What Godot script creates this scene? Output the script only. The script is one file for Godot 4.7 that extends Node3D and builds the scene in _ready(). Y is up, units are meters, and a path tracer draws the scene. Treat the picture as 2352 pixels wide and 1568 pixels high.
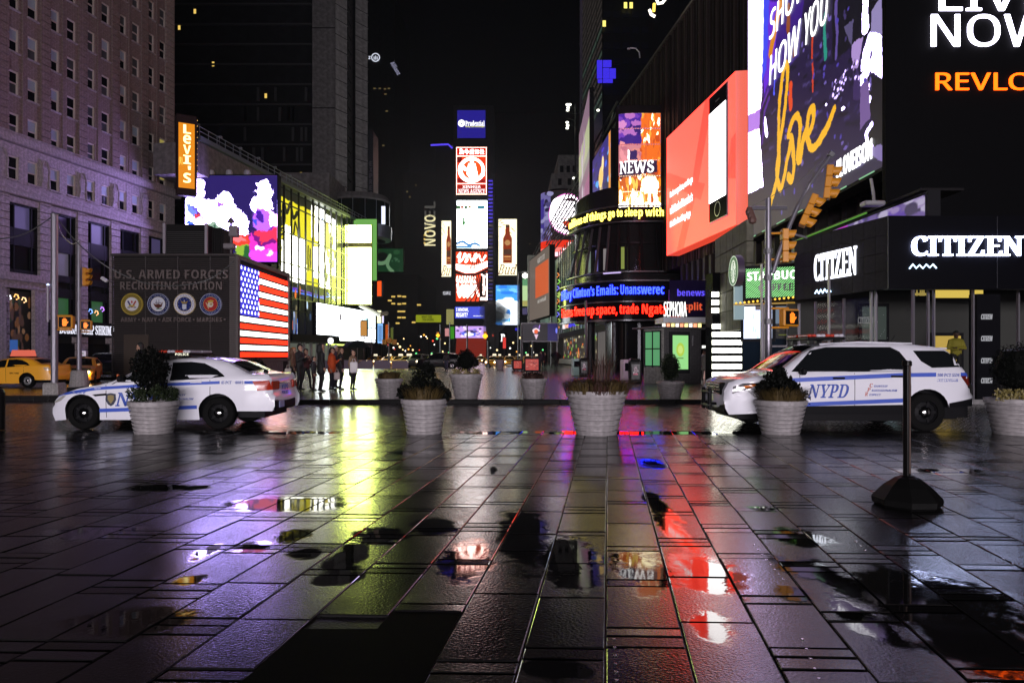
extends Node3D
# A wet city square at night, looking up a canyon of lit signs: paved foreground with puddles, two parked police cars, concrete planters, a small recruiting office, billboards on both sides and a thin sign tower far behind.
func _ready() -> void:
	# camera: eye 1.5 m above the paving, level, the lens shifted up a little
	var cam := Camera3D.new()
	cam.name = "camera"
	cam.projection = Camera3D.PROJECTION_FRUSTUM
	cam.near = 0.1
	cam.far = 3000.0
	cam.size = 0.1
	cam.frustum_offset = Vector2(0, 0.1 * 32.6 / 1568.0)
	cam.position = Vector3(0, 1.5, 0)
	add_child(cam)
	cam.current = true
	# night sky over the town
	var env := Environment.new()
	var sky := Sky.new()
	var sm := ProceduralSkyMaterial.new()
	sm.sky_top_color = Color(0.004, 0.004, 0.006)
	sm.sky_horizon_color = Color(0.020, 0.021, 0.030)
	sm.sky_curve = 0.12
	sm.ground_bottom_color = Color(0.01, 0.01, 0.012)
	sm.ground_horizon_color = Color(0.02, 0.02, 0.025)
	sky.sky_material = sm
	env.background_mode = Environment.BG_SKY
	env.sky = sky
	env.background_energy_multiplier = 0.35
	env.tonemap_mode = Environment.TONE_MAPPER_LINEAR
	env.tonemap_exposure = 1.0
	env.sdfgi_enabled = true
	env.ssao_enabled = true
	env.ssil_enabled = true
	env.fog_enabled = true
	env.fog_density = 0.00008
	env.fog_light_color = Color(0.75, 0.8, 0.85)
	env.volumetric_fog_enabled = true
	env.volumetric_fog_density = 0.0
	var we := WorldEnvironment.new()
	we.name = "environment"
	we.environment = env
	add_child(we)
	blotch_map = noise_tex(3, 0.012, 256, Color(0.72, 0.72, 0.72), Color(1, 1, 1), 5)
	grain_map = noise_tex(5, 0.09, 256, Color.BLACK, Color.WHITE, 3)
	build_ground()
	build_behind()
	build_left_block()
	build_recruiting_office()
	build_glass_block()
	build_left_towers()
	build_sign_tower()
	build_far_street()
	build_right_far()
	build_news_corner()
	build_right_billboards()
	build_right_shops()
	build_street_poles()
	build_planters()
	build_police_cars()
	build_traffic()
	build_plaza_things()
	build_people()
# ---------------------------------------------------------------- helpers
# px, py: where a point shows in a 2352 x 1568 print of the photograph; d: how many metres ahead of the camera it stands
func gx(px: float, d: float) -> float: return (px - 1176.0) * d / 1568.0
func gy(py: float, d: float) -> float: return 1.5 + (816.6 - py) * d / 1568.0
func at(px: float, py: float, d: float) -> Vector3: return Vector3(gx(px, d), gy(py, d), -d)
func ground_d(py: float) -> float: return 2352.0 / (py - 816.6)
var names := {}
func numbered(called: String) -> String:
	if not names.has(called):
		names[called] = 0
		return called
	names[called] += 1
	return "%s_%03d" % [called, names[called]]
func tag(o: Node3D, label := "", category := "", group := "", kind := "") -> Node3D:
	if label: o.set_meta("label", label)
	if category: o.set_meta("category", category)
	if group: o.set_meta("group", group)
	if kind: o.set_meta("kind", kind)
	return o
func thing(called: String, label: String, category: String, where := Vector3.ZERO, turn := 0.0, group := "") -> Node3D:
	var o := Node3D.new()
	o.name = numbered(called)
	add_child(o)
	o.position = where
	o.rotation.y = turn
	tag(o, label, category, group)
	return o
# a thing whose own x runs along a facade from a to b (each: metres to the right, metres ahead), y up, z out of the facade
func facade(called: String, label: String, category: String, a: Vector2, b: Vector2, group := "") -> Node3D:
	return thing(called, label, category, Vector3(a.x, 0, -a.y), atan2(b.y - a.y, b.x - a.x), group)
func copy_of(root: Node3D, where: Vector3, turn: float, label: String) -> Node3D:
	var r: Node3D = root.duplicate()
	r.name = numbered(String(root.name).rstrip("0123456789").trim_suffix("_"))
	add_child(r)
	r.position = where
	r.rotation.y = turn
	if label: r.set_meta("label", label)
	return r
func st(smooth := false) -> SurfaceTool:
	var s := SurfaceTool.new()
	s.begin(Mesh.PRIMITIVE_TRIANGLES)
	s.set_smooth_group(0 if smooth else -1)
	return s
func vert(s: SurfaceTool, p: Vector3, uv := Vector2.ZERO) -> void:
	s.set_uv(uv)
	s.add_vertex(p)
func tri(s: SurfaceTool, a: Vector3, b: Vector3, c: Vector3) -> void:
	vert(s, a); vert(s, c); vert(s, b)
func quad(s: SurfaceTool, a: Vector3, b: Vector3, c: Vector3, d: Vector3, u0 := 0.0, v0 := 0.0, u1 := 1.0, v1 := 1.0) -> void:
	vert(s, a, Vector2(u0, v1)); vert(s, d, Vector2(u0, v0)); vert(s, c, Vector2(u1, v0))
	vert(s, a, Vector2(u0, v1)); vert(s, c, Vector2(u1, v0)); vert(s, b, Vector2(u1, v1))
func box(s: SurfaceTool, c: Vector3, size: Vector3, t := Basis()) -> void:
	var x := t.x * size.x * 0.5
	var y := t.y * size.y * 0.5
	var z := t.z * size.z * 0.5
	quad(s, c - x - y + z, c + x - y + z, c + x + y + z, c - x + y + z)
	quad(s, c + x - y - z, c - x - y - z, c - x + y - z, c + x + y - z)
	quad(s, c + x - y + z, c + x - y - z, c + x + y - z, c + x + y + z)
	quad(s, c - x - y - z, c - x - y + z, c - x + y + z, c - x + y - z)
	quad(s, c - x + y + z, c + x + y + z, c + x + y - z, c - x + y - z)
	quad(s, c - x - y - z, c + x - y - z, c + x - y + z, c - x - y + z)
func box2(s: SurfaceTool, x0: float, y0: float, z0: float, x1: float, y1: float, z1: float) -> void:
	box(s, Vector3(x0 + x1, y0 + y1, z0 + z1) * 0.5, Vector3(x1 - x0, y1 - y0, z1 - z0))
func soft_box(s: SurfaceTool, c: Vector3, size: Vector3, bevel: float, t := Basis()) -> void:
	var h := size * 0.5
	var k := h - Vector3.ONE * bevel
	for ax in 3:
		var u := (ax + 1) % 3
		var v := (ax + 2) % 3
		for sg in [-1.0, 1.0]:
			var q := []
			for e in [[-1, -1], [1, -1], [1, 1], [-1, 1]]:
				var p := Vector3.ZERO
				p[ax] = sg * h[ax]
				p[u] = e[0] * k[u] * sg
				p[v] = e[1] * k[v]
				q.append(c + t * p)
			quad(s, q[0], q[1], q[2], q[3])
			for sv in [-1.0, 1.0]:
				var e2 := []
				for pr in [[0, -1.0], [0, 1.0], [1, 1.0], [1, -1.0]]:
					var p := Vector3.ZERO
					p[ax] = sg * (h[ax] if pr[0] == 0 else k[ax])
					p[u] = sv * (k[u] if pr[0] == 0 else h[u])
					p[v] = pr[1] * k[v]
					e2.append(c + t * p)
				if sg * sv > 0: quad(s, e2[3], e2[2], e2[1], e2[0])
				else: quad(s, e2[0], e2[1], e2[2], e2[3])
	for sx in [-1.0, 1.0]:
		for sy in [-1.0, 1.0]:
			for sz in [-1.0, 1.0]:
				var a := c + t * Vector3(sx * h.x, sy * k.y, sz * k.z)
				var b := c + t * Vector3(sx * k.x, sy * h.y, sz * k.z)
				var d := c + t * Vector3(sx * k.x, sy * k.y, sz * h.z)
				if sx * sy * sz > 0: tri(s, a, b, d)
				else: tri(s, a, d, b)
func side_axes(way: Vector3) -> Array:
	var up := Vector3.UP if absf(way.y) < 0.9 else Vector3.RIGHT
	var a := up.cross(way).normalized()
	return [a, way.cross(a).normalized()]
func tube(s: SurfaceTool, pts: Array, r, n := 8, caps := true) -> void:
	var rings := []
	for i in pts.size():
		var way: Vector3 = ((pts[mini(i + 1, pts.size() - 1)] as Vector3) - (pts[maxi(i - 1, 0)] as Vector3)).normalized()
		var ax := side_axes(way)
		var rad: float = r[i] if r is Array else r
		var ring := []
		for k in n:
			var f := TAU * k / n
			ring.append((pts[i] as Vector3) + (ax[0] * cos(f) + ax[1] * sin(f)) * rad)
		rings.append(ring)
	for i in pts.size() - 1:
		for k in n:
			var k2 := (k + 1) % n
			quad(s, rings[i][k], rings[i][k2], rings[i + 1][k2], rings[i + 1][k], 1.0 * k / n, 1, 1.0 * (k + 1) / n, 0)
	if caps:
		for k in range(1, n - 1):
			tri(s, rings[0][0], rings[0][k + 1], rings[0][k])
			tri(s, rings[-1][0], rings[-1][k], rings[-1][k + 1])
func lathe(s: SurfaceTool, prof: Array, n := 24, c := Vector3.ZERO, start := 0.0) -> void:
	for i in prof.size() - 1:
		var p: Vector2 = prof[i]
		var q: Vector2 = prof[i + 1]
		for k in n:
			var f := TAU * k / n + start
			var g := TAU * (k + 1) / n + start
			var a := c + Vector3(cos(g) * p.x, p.y, sin(g) * p.x)
			var b := c + Vector3(cos(f) * p.x, p.y, sin(f) * p.x)
			var d := c + Vector3(cos(f) * q.x, q.y, sin(f) * q.x)
			var e := c + Vector3(cos(g) * q.x, q.y, sin(g) * q.x)
			if p.x < 1e-5: tri(s, a, d, e)
			elif q.x < 1e-5: tri(s, a, b, d)
			else: quad(s, a, b, d, e)
func extrude(s: SurfaceTool, poly: PackedVector2Array, z0: float, z1: float, t := Transform3D()) -> void:
	if Geometry2D.is_polygon_clockwise(poly): poly.reverse()
	var idx := Geometry2D.triangulate_polygon(poly)
	var ccw := true
	if idx.size():
		ccw = (poly[idx[1]] - poly[idx[0]]).cross(poly[idx[2]] - poly[idx[0]]) > 0
	for i in range(0, idx.size(), 3):
		var a := poly[idx[i]]
		var b := poly[idx[i + 1 if ccw else i + 2]]
		var c := poly[idx[i + 2 if ccw else i + 1]]
		tri(s, t * Vector3(a.x, a.y, z1), t * Vector3(b.x, b.y, z1), t * Vector3(c.x, c.y, z1))
		tri(s, t * Vector3(a.x, a.y, z0), t * Vector3(c.x, c.y, z0), t * Vector3(b.x, b.y, z0))
	var area := 0.0
	for i in poly.size(): area += poly[i].cross(poly[(i + 1) % poly.size()])
	for i in poly.size():
		var a := poly[i]
		var b := poly[(i + 1) % poly.size()]
		if area < 0:
			var k := a
			a = b
			b = k
		quad(s, t * Vector3(a.x, a.y, z0), t * Vector3(b.x, b.y, z0), t * Vector3(b.x, b.y, z1), t * Vector3(a.x, a.y, z1))
func mesh_of(s: SurfaceTool, m: Material) -> ArrayMesh:
	s.generate_normals()
	s.index()
	var me := s.commit()
	if me.get_surface_count(): me.surface_set_material(0, m)
	return me
func put(called: String, me: Mesh, parent: Node3D = null, where := Vector3.ZERO, turn := 0.0) -> MeshInstance3D:
	var o := MeshInstance3D.new()
	o.mesh = me
	if parent == null:
		o.name = numbered(called)
		add_child(o)
	else:
		o.name = called
		parent.add_child(o, true)
	o.position = where
	o.rotation.y = turn
	return o
func obj(called: String, s: SurfaceTool, m: Material, parent: Node3D = null, where := Vector3.ZERO, turn := 0.0) -> MeshInstance3D:
	return put(called, mesh_of(s, m), parent, where, turn)
func block(called: String, m: Material, parent: Node3D, x0: float, y0: float, z0: float, x1: float, y1: float, z1: float) -> MeshInstance3D:
	var s := st()
	box2(s, x0, y0, z0, x1, y1, z1)
	return obj(called, s, m, parent)
func soft_block(called: String, m: Material, parent: Node3D, c: Vector3, size: Vector3, bevel: float, t := Basis()) -> MeshInstance3D:
	var s := st()
	soft_box(s, c, size, bevel, t)
	return obj(called, s, m, parent)
func rod(called: String, m: Material, parent: Node3D, pts: Array, r, n := 8) -> MeshInstance3D:
	var s := st()
	tube(s, pts, r, n)
	return obj(called, s, m, parent)
func structure(called: String, s: SurfaceTool, m: Material) -> MeshInstance3D:
	var o := obj(called, s, m)
	o.set_meta("kind", "structure")
	return o
# ---------------------------------------------------------------- materials
var mats := {}
func paint(key: String, c: Color, rough := 0.7, metal := 0.0) -> StandardMaterial3D:
	if mats.has(key): return mats[key]
	var m := StandardMaterial3D.new()
	m.resource_name = key
	m.albedo_color = c.linear_to_srgb()
	m.roughness = rough
	m.metallic = metal
	if maxf(c.r, maxf(c.g, c.b)) < 0.03 and not key.begins_with("wet"): m.metallic_specular = 0.2
	mats[key] = m
	return m
func glow(key: String, c: Color, energy := 1.0, tex: Texture2D = null) -> StandardMaterial3D:
	if mats.has(key): return mats[key]
	var m := StandardMaterial3D.new()
	m.resource_name = key
	m.albedo_color = Color(0.02, 0.02, 0.02)
	m.roughness = 0.45
	m.emission_enabled = true
	var most := maxf(c.r, maxf(c.g, c.b))
	if tex:
		m.emission_texture = tex
		m.emission_operator = BaseMaterial3D.EMISSION_OP_MULTIPLY
	m.emission = Color(c.r / most, c.g / most, c.b / most).linear_to_srgb()
	m.emission_energy_multiplier = energy * most
	mats[key] = m
	return m
func glass(key: String, c: Color, alpha: float, rough := 0.05) -> StandardMaterial3D:
	if mats.has(key): return mats[key]
	var m := paint(key, c, rough)
	m.albedo_color.a = alpha
	m.transparency = BaseMaterial3D.TRANSPARENCY_ALPHA
	return m
func noise_tex(seed_: int, freq: float, size: int, lo: Color, hi: Color, octaves := 4, cell := false) -> ImageTexture:
	var n := FastNoiseLite.new()
	n.seed = seed_
	n.frequency = freq
	n.fractal_octaves = octaves
	if cell: n.noise_type = FastNoiseLite.TYPE_CELLULAR
	var im := n.get_seamless_image(size, size)
	im.convert(Image.FORMAT_L8)
	var b := im.get_data()
	var o := PackedByteArray()
	o.resize(size * size * 3)
	for i in size * size:
		var c := lo.lerp(hi, b[i] / 255.0)
		o[i * 3] = int(clampf(c.r, 0, 1) * 255)
		o[i * 3 + 1] = int(clampf(c.g, 0, 1) * 255)
		o[i * 3 + 2] = int(clampf(c.b, 0, 1) * 255)
	return ImageTexture.create_from_image(Image.create_from_data(size, size, false, Image.FORMAT_RGB8, o))
var grain_map: ImageTexture
var blotch_map: ImageTexture
func rugged(m: StandardMaterial3D, scale := 1.0, relief := 0.3, blotch := true) -> StandardMaterial3D:
	m.uv1_triplanar = true
	m.uv1_scale = Vector3.ONE * scale
	if blotch: m.albedo_texture = blotch_map
	if relief > 0:
		m.heightmap_enabled = true
		m.heightmap_texture = grain_map
		m.heightmap_scale = relief
	return m
# ---------------------------------------------------------------- lettering
var fonts := {}
func font(which: String) -> Font:
	if not fonts.has(which):
		var f := SystemFont.new()
		f.font_names = PackedStringArray(["Droid Serif" if which.begins_with("serif") else "Droid Sans Mono" if which == "mono" else "Droid Sans"])
		f.font_weight = 700 if which.ends_with("bold") else 400
		fonts[which] = f
	return fonts[which]
func letters(text: String, which: String, x0: float, y0: float, x1: float, y1: float, depth := 0.03, warp = null, slant := 0.0, m: Material = null) -> ArrayMesh:
	var tm := TextMesh.new()
	tm.text = text
	tm.font = font(which)
	tm.font_size = 48
	tm.pixel_size = 0.02
	tm.depth = 0.1
	tm.curve_step = 1.5
	var a := tm.get_mesh_arrays()
	var v: PackedVector3Array = a[Mesh.ARRAY_VERTEX]
	var lo := Vector3.INF
	var hi := -Vector3.INF
	for p in v:
		lo = lo.min(p)
		hi = hi.max(p)
	for i in v.size():
		var t := (v[i] - lo) / (hi - lo).max(Vector3.ONE * 1e-6)
		var q := Vector3(lerpf(x0, x1, t.x) + slant * (t.y - 0.5) * (y1 - y0), lerpf(y0, y1, t.y), t.z * depth)
		v[i] = warp.call(q) if warp != null else q
	a[Mesh.ARRAY_VERTEX] = v
	if warp != null: a[Mesh.ARRAY_NORMAL] = null
	a[Mesh.ARRAY_TANGENT] = null
	var out := ArrayMesh.new()
	out.add_surface_from_arrays(Mesh.PRIMITIVE_TRIANGLES, a)
	out.surface_set_material(0, m)
	return out
func lettering(parent: Node3D, called: String, text: String, which: String, x0: float, y0: float, x1: float, y1: float, z: float, m: Material, depth := 0.03, slant := 0.0) -> MeshInstance3D:
	return put(called, letters(text, which, x0, y0, x1, y1, depth, null, slant, m), parent, Vector3(0, 0, z))
# ---------------------------------------------------------------- pictures for screens and print
class Pic:
	var im: Image
	var w: int
	var h: int
	func _init(w_: int, h_: int, c: Color) -> void:
		w = w_
		h = h_
		im = Image.create_empty(w, h, false, Image.FORMAT_RGB8)
		im.fill(c)
	func rect(x: float, y: float, rw: float, rh: float, c: Color) -> Pic:
		im.fill_rect(Rect2i(int(x * w), int(y * h), maxi(1, int(rw * w)), maxi(1, int(rh * h))), c)
		return self
	func oval(x: float, y: float, rx: float, ry: float, c: Color) -> Pic:
		for j in range(maxi(0, int((y - ry) * h)), mini(h, int((y + ry) * h) + 1)):
			var k := 1.0 - pow(((j + 0.5) / h - y) / ry, 2)
			if k > 0:
				var half := sqrt(k) * rx
				var a := clampi(int((x - half) * w), 0, w)
				var b := clampi(int((x + half) * w), 0, w)
				if b > a: im.fill_rect(Rect2i(a, j, b - a, 1), c)
		return self
	func poly(pts: Array, c: Color) -> Pic:
		var n := pts.size() / 2
		for j in h:
			var y := (j + 0.5) / h
			var xs := []
			for i in n:
				var x0: float = pts[i * 2]
				var y0: float = pts[i * 2 + 1]
				var x1: float = pts[(i * 2 + 2) % (n * 2)]
				var y1: float = pts[(i * 2 + 3) % (n * 2)]
				if (y0 <= y) != (y1 <= y): xs.append(x0 + (y - y0) / (y1 - y0) * (x1 - x0))
			xs.sort()
			for i in range(0, xs.size() - 1, 2):
				var a := clampi(int(xs[i] * w), 0, w)
				var b := clampi(int(xs[i + 1] * w + 0.5), 0, w)
				if b > a: im.fill_rect(Rect2i(a, j, b - a, 1), c)
		return self
	func line(pts: Array, r: float, c: Color) -> Pic:
		for i in range(0, pts.size() - 2, 2):
			var a := Vector2(pts[i], pts[i + 1])
			var b := Vector2(pts[i + 2], pts[i + 3])
			var n := maxi(1, int((b - a).length() / r * 2.5))
			for k in n + 1:
				var p := a.lerp(b, 1.0 * k / n)
				oval(p.x, p.y, r * h / w, r, c)
		return self
	func curve(pts: Array, r: float, c: Color) -> Pic:
		var out := []
		var n := pts.size() / 2
		for i in n - 1:
			var p0 := Vector2(pts[maxi(i - 1, 0) * 2], pts[maxi(i - 1, 0) * 2 + 1])
			var p1 := Vector2(pts[i * 2], pts[i * 2 + 1])
			var p2 := Vector2(pts[i * 2 + 2], pts[i * 2 + 3])
			var p3 := Vector2(pts[mini(i + 2, n - 1) * 2], pts[mini(i + 2, n - 1) * 2 + 1])
			for k in 8:
				var q := p1.cubic_interpolate(p2, p0, p3, k / 8.0)
				out.append_array([q.x, q.y])
		out.append_array([pts[-2], pts[-1]])
		return line(out, r, c)
	func specks(g: RandomNumberGenerator, count: int, x0: float, y0: float, x1: float, y1: float, rx: float, ry: float, cs: Array) -> Pic:
		for i in count:
			var k := g.randf_range(0.4, 1.0)
			oval(g.randf_range(x0, x1), g.randf_range(y0, y1), rx * k, ry * g.randf_range(0.4, 1.0), cs[g.randi() % cs.size()])
		return self
	func soften(k: int) -> Pic:
		im.resize(maxi(1, w / k), maxi(1, h / k), Image.INTERPOLATE_BILINEAR)
		im.resize(w, h, Image.INTERPOLATE_CUBIC)
		return self
	func ragged(seed_: int, amount: float) -> Pic:
		var n := FastNoiseLite.new()
		n.seed = seed_
		n.frequency = 1.0
		n.fractal_octaves = 4
		n.fractal_gain = 0.6
		var src := im.duplicate()
		for j in h:
			for i in w:
				var u := 9.0 * i / w
				var v := 9.0 * j / h
				im.set_pixel(i, j, src.get_pixel(clampi(i + int(n.get_noise_2d(u, v) * amount * w), 0, w - 1), clampi(j + int(n.get_noise_2d(u + 40, v) * amount * h), 0, h - 1)))
		return self
	func lift(times: float) -> Pic:
		for j in h:
			for i in w:
				var c := im.get_pixel(i, j)
				var k := lerpf(1.0 / times, 1.0, smoothstep(0.62, 0.95, minf(c.r, minf(c.g, c.b))))
				im.set_pixel(i, j, (c.srgb_to_linear() * k).linear_to_srgb())
		return self
	func tex() -> ImageTexture:
		return ImageTexture.create_from_image(im)
func rgb(r: int, g: int, b: int) -> Color: return Color8(r, g, b)
func lin(r: int, g: int, b: int) -> Color: return Color8(r, g, b).srgb_to_linear()
# a flat lit panel with its casing; x, y in the parent's own axes, z the front
func panel(parent: Node3D, called: String, x0: float, y0: float, x1: float, y1: float, z: float, m: Material, thick := 0.25, casing: Material = null, rim := 0.12) -> MeshInstance3D:
	var s := st()
	quad(s, Vector3(x0, y0, z), Vector3(x1, y0, z), Vector3(x1, y1, z), Vector3(x0, y1, z))
	var o := obj(called, s, m, parent)
	if thick > 0:
		s = st()
		box2(s, x0 - rim, y0 - rim, z - thick, x1 + rim, y1 + rim, z - 0.02)
		obj("casing", s, casing if casing else paint("casing", Color(0.012, 0.012, 0.014), 0.5), o)
	return o
# the light that such a panel throws: an area light of its size just in front of it
func shine(parent: Node3D, x0: float, y0: float, x1: float, y1: float, z: float, c: Color, energy: float) -> void:
	var l := AreaLight3D.new()
	l.name = "screen_light"
	parent.add_child(l, true)
	l.area_size = Vector2(x1 - x0, y1 - y0)
	l.area_normalize_energy = false
	l.position = Vector3((x0 + x1) * 0.5, (y0 + y1) * 0.5, z + 0.05)
	l.rotation.y = PI
	l.light_color = c
	l.light_energy = energy * 0.4
	l.area_range = 200.0
	l.area_attenuation = 2.0
	l.shadow_enabled = true
# ---------------------------------------------------------------- the ground
# standing water on the paving: centre and half sizes of each pool as seen, turned into metres below
const POOLS := [[1062,1282,64,24],[1138,1370,74,60],[1276,1300,68,82],[1396,1370,90,84],[1570,1392,84,64],[1611,1235,30,54],[1727,1400,92,56],[1740,1530,60,50],[1640,1290,34,62],
	[1956,1312,76,28],[2270,1463,235,100],[2404,1578,160,100],[2021,1406,64,54],[2109,1513,66,66],[1929,1383,40,36],[1937,1448,52,24],[701,1230,205,21],[619,1334,52,19],
	[503,1346,32,25],[466,1416,42,16],[718,1305,48,21],[743,1354,56,14],[850,1362,52,50],[825,1412,72,20],[924,1309,78,26],[841,1371,60,34],[1592,1131,37,13],[1206,1150,15,13],
	[1365,1635,88,36],[1500,1056,520,6],[640,1056,200,6],[240,1300,150,22],[420,1190,120,9],[2300,1150,120,8],[1010,1105,60,6],[1860,1240,50,10],[300,1520,180,40]]
func paving_material(seed_: int, x0: float, d0: float, w: float, h: float, wd: int, ht: int) -> Array:
	var low := 256
	var pools := PackedByteArray()
	pools.resize(low * low)
	var es := []
	for p in POOLS:
		var d: float = 2500.0 / (p[1] - 868.0)
		var e := [(p[0] - 1250.0) * d / 1667.0, d, p[2] * d / 1667.0, p[3] * d * d / 2500.0]
		if e[1] + e[3] > d0 and e[1] - e[3] < d0 + h: es.append(e)
	for j in low:
		var d := d0 + (j + 0.5) / low * h
		var row := []
		for e in es:
			var k: float = (d - e[1]) / e[3]
			if k * k < 1.5: row.append([e[0], e[2], k * k])
		for i in low:
			var x := x0 + (i + 0.5) / low * w
			var m := 0.0
			for e in row:
				var k: float = (x - e[0]) / e[1]
				m = maxf(m, 1.45 - k * k - e[2])
			pools[j * low + i] = int(clampf(m / 1.45, 0, 1) * 255)
	var pi_ := Image.create_from_data(low, low, false, Image.FORMAT_L8, pools)
	pi_.resize(wd, ht, Image.INTERPOLATE_CUBIC)
	var pool := pi_.get_data()
	var n := FastNoiseLite.new()
	n.seed = seed_
	n.frequency = 1.0
	n.fractal_octaves = 5
	n.fractal_gain = 0.6
	n.domain_warp_enabled = false
	# noise laid out so that its cells are square on the ground
	var side := 1024
	n.frequency = 0.02
	var ni := n.get_seamless_image(side, side)
	ni.convert(Image.FORMAT_L8)
	n.seed = seed_ + 1
	n.frequency = 0.22
	n.fractal_octaves = 2
	var gi := n.get_seamless_image(side, side)
	gi.convert(Image.FORMAT_L8)
	var nb := ni.get_data()
	var gb := gi.get_data()
	var pxm := wd / w
	var pym := ht / h
	var rough := PackedByteArray()
	var relief := PackedByteArray()
	rough.resize(wd * ht)
	relief.resize(wd * ht)
	var gloss := PackedByteArray()
	gloss.resize(768)
	var damp := PackedByteArray()
	damp.resize(768)
	for i in 768:
		var t := smoothstep(0.40, 0.65, i / 512.0)
		gloss[i] = int(lerpf(205.0, 32.0, t))
		damp[i] = int(lerpf(255.0, 10.0, t))
	var ky := pxm / pym
	for j in ht:
		var nj := (int(j * ky) % side) * side
		var gj := (j % side) * side
		var o := j * wd
		for i in wd:
			var c := nb[nj + i % side]
			var g := gb[gj + i % side]
			var wet := pool[o + i] + c + (g >> 3)
			rough[o + i] = maxi(18, gloss[wet] + ((c - 128) >> 2))
			relief[o + i] = ((g * 3 + c) * damp[wet]) >> 10
	var rt := ImageTexture.create_from_image(Image.create_from_data(wd, ht, false, Image.FORMAT_L8, rough))
	var ht_ := ImageTexture.create_from_image(Image.create_from_data(wd, ht, false, Image.FORMAT_L8, relief))
	var out := []
	for k in 3:
		var m := paint("wet_paver_%d_%d" % [seed_, k], [Color(0.008, 0.0075, 0.0077), Color(0.010, 0.0093, 0.0096), Color(0.012, 0.0112, 0.0115)][k], [0.21, 0.25, 0.30][k])
		m.roughness_texture = rt
		m.roughness_texture_channel = BaseMaterial3D.TEXTURE_CHANNEL_RED
		m.heightmap_enabled = true
		m.heightmap_texture = ht_
		m.heightmap_scale = 0.13
		m.texture_repeat = true
		out.append(m)
	return out
func paver_block(s: SurfaceTool, c: Array, tilt: Array, uv: Array) -> void:
	var mid := Vector2.ZERO
	for p in c: mid += p * 0.25
	var top := []
	var rim := []
	var foot := []
	for k in 4:
		var p: Vector2 = c[k]
		var q := p + (mid - p).sign() * Vector2(0.006, 0.008)
		top.append(Vector3(q.x, tilt[k], -q.y))
		rim.append(Vector3(p.x, tilt[k] - 0.004, -p.y))
		foot.append(Vector3(p.x, -0.03, -p.y))
	var f := func(p: Vector3) -> Vector2: return Vector2((p.x - uv[0]) / uv[2], (-p.z - uv[1]) / uv[3])
	for q in [[top[0],top[1],top[2],top[3]],[rim[0],rim[1],top[1],top[0]],[rim[1],rim[2],top[2],top[1]],[rim[2],rim[3],top[3],top[2]],[rim[3],rim[0],top[0],top[3]],
			[foot[0], foot[1], rim[1], rim[0]], [foot[1], foot[2], rim[2], rim[1]], [foot[3], foot[0], rim[0], rim[3]]]:
		vert(s, q[0], f.call(q[0])); vert(s, q[3], f.call(q[3])); vert(s, q[2], f.call(q[2]))
		vert(s, q[0], f.call(q[0])); vert(s, q[2], f.call(q[2])); vert(s, q[1], f.call(q[1]))
func sheet(called: String, x0: float, d0: float, x1: float, d1: float, y: float, m: Material, thick := 0.2, turn_uv := 0.0, per := 1.0) -> MeshInstance3D:
	var s := st()
	var cs := [Vector3(x0, y, -d0), Vector3(x1, y, -d0), Vector3(x1, y, -d1), Vector3(x0, y, -d1)]
	for k in [0, 3, 2, 0, 2, 1]:
		var p: Vector3 = cs[k]
		vert(s, p, Vector2(p.x, -p.z).rotated(turn_uv) / per)
	for k in 4:
		var a: Vector3 = cs[k]
		var b: Vector3 = cs[(k + 1) % 4]
		quad(s, a - Vector3(0, thick, 0), b - Vector3(0, thick, 0), b, a)
	return structure(called, s, m)
func sett_maps(seed_: int) -> Array:
	var n := 512
	var g := RandomNumberGenerator.new()
	g.seed = seed_
	var cells := 16
	var px := n / cells
	var hb := PackedByteArray()
	var rb := PackedByteArray()
	hb.resize(n * n)
	rb.resize(n * n)
	var tip := {}
	for j in n:
		for i in n:
			var cx := i / px
			var cy := j / px
			var k := posmod(cx - cy, 4)
			var bx := cx
			var by := cy
			var lx := (i % px + 0.5) / px
			var ly := (j % px + 0.5) / px
			var wx := 1.0
			var wy := 1.0
			if k == 0: wx = 2.0
			elif k == 1:
				wx = 2.0
				bx = cx - 1
				lx += 1.0
			elif k == 2:
				wy = 2.0
				by = cy - 1
				ly += 1.0
			else: wy = 2.0
			var id := posmod(bx, cells) * 64 + posmod(by, cells)
			if not tip.has(id): tip[id] = [g.randf_range(-1, 1), g.randf_range(-1, 1), g.randf_range(0, 30), g.randf_range(-28, 28)]
			var t: Array = tip[id]
			var edge := minf(minf(lx, wx - lx), minf(ly, wy - ly))
			var h: float = 170.0 + t[2] + t[0] * (lx - wx * 0.5) * 30.0 + t[1] * (ly - wy * 0.5) * 30.0
			h *= smoothstep(0.0, 0.14, edge) * 0.55 + 0.45
			hb[j * n + i] = int(clampf(h, 0, 255))
			rb[j * n + i] = int(clampf(140.0 + t[3] + (60.0 if edge < 0.07 else 0.0), 0, 255))
	return [ImageTexture.create_from_image(Image.create_from_data(n, n, false, Image.FORMAT_L8, hb)), ImageTexture.create_from_image(Image.create_from_data(n, n, false, Image.FORMAT_L8, rb))]
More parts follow.
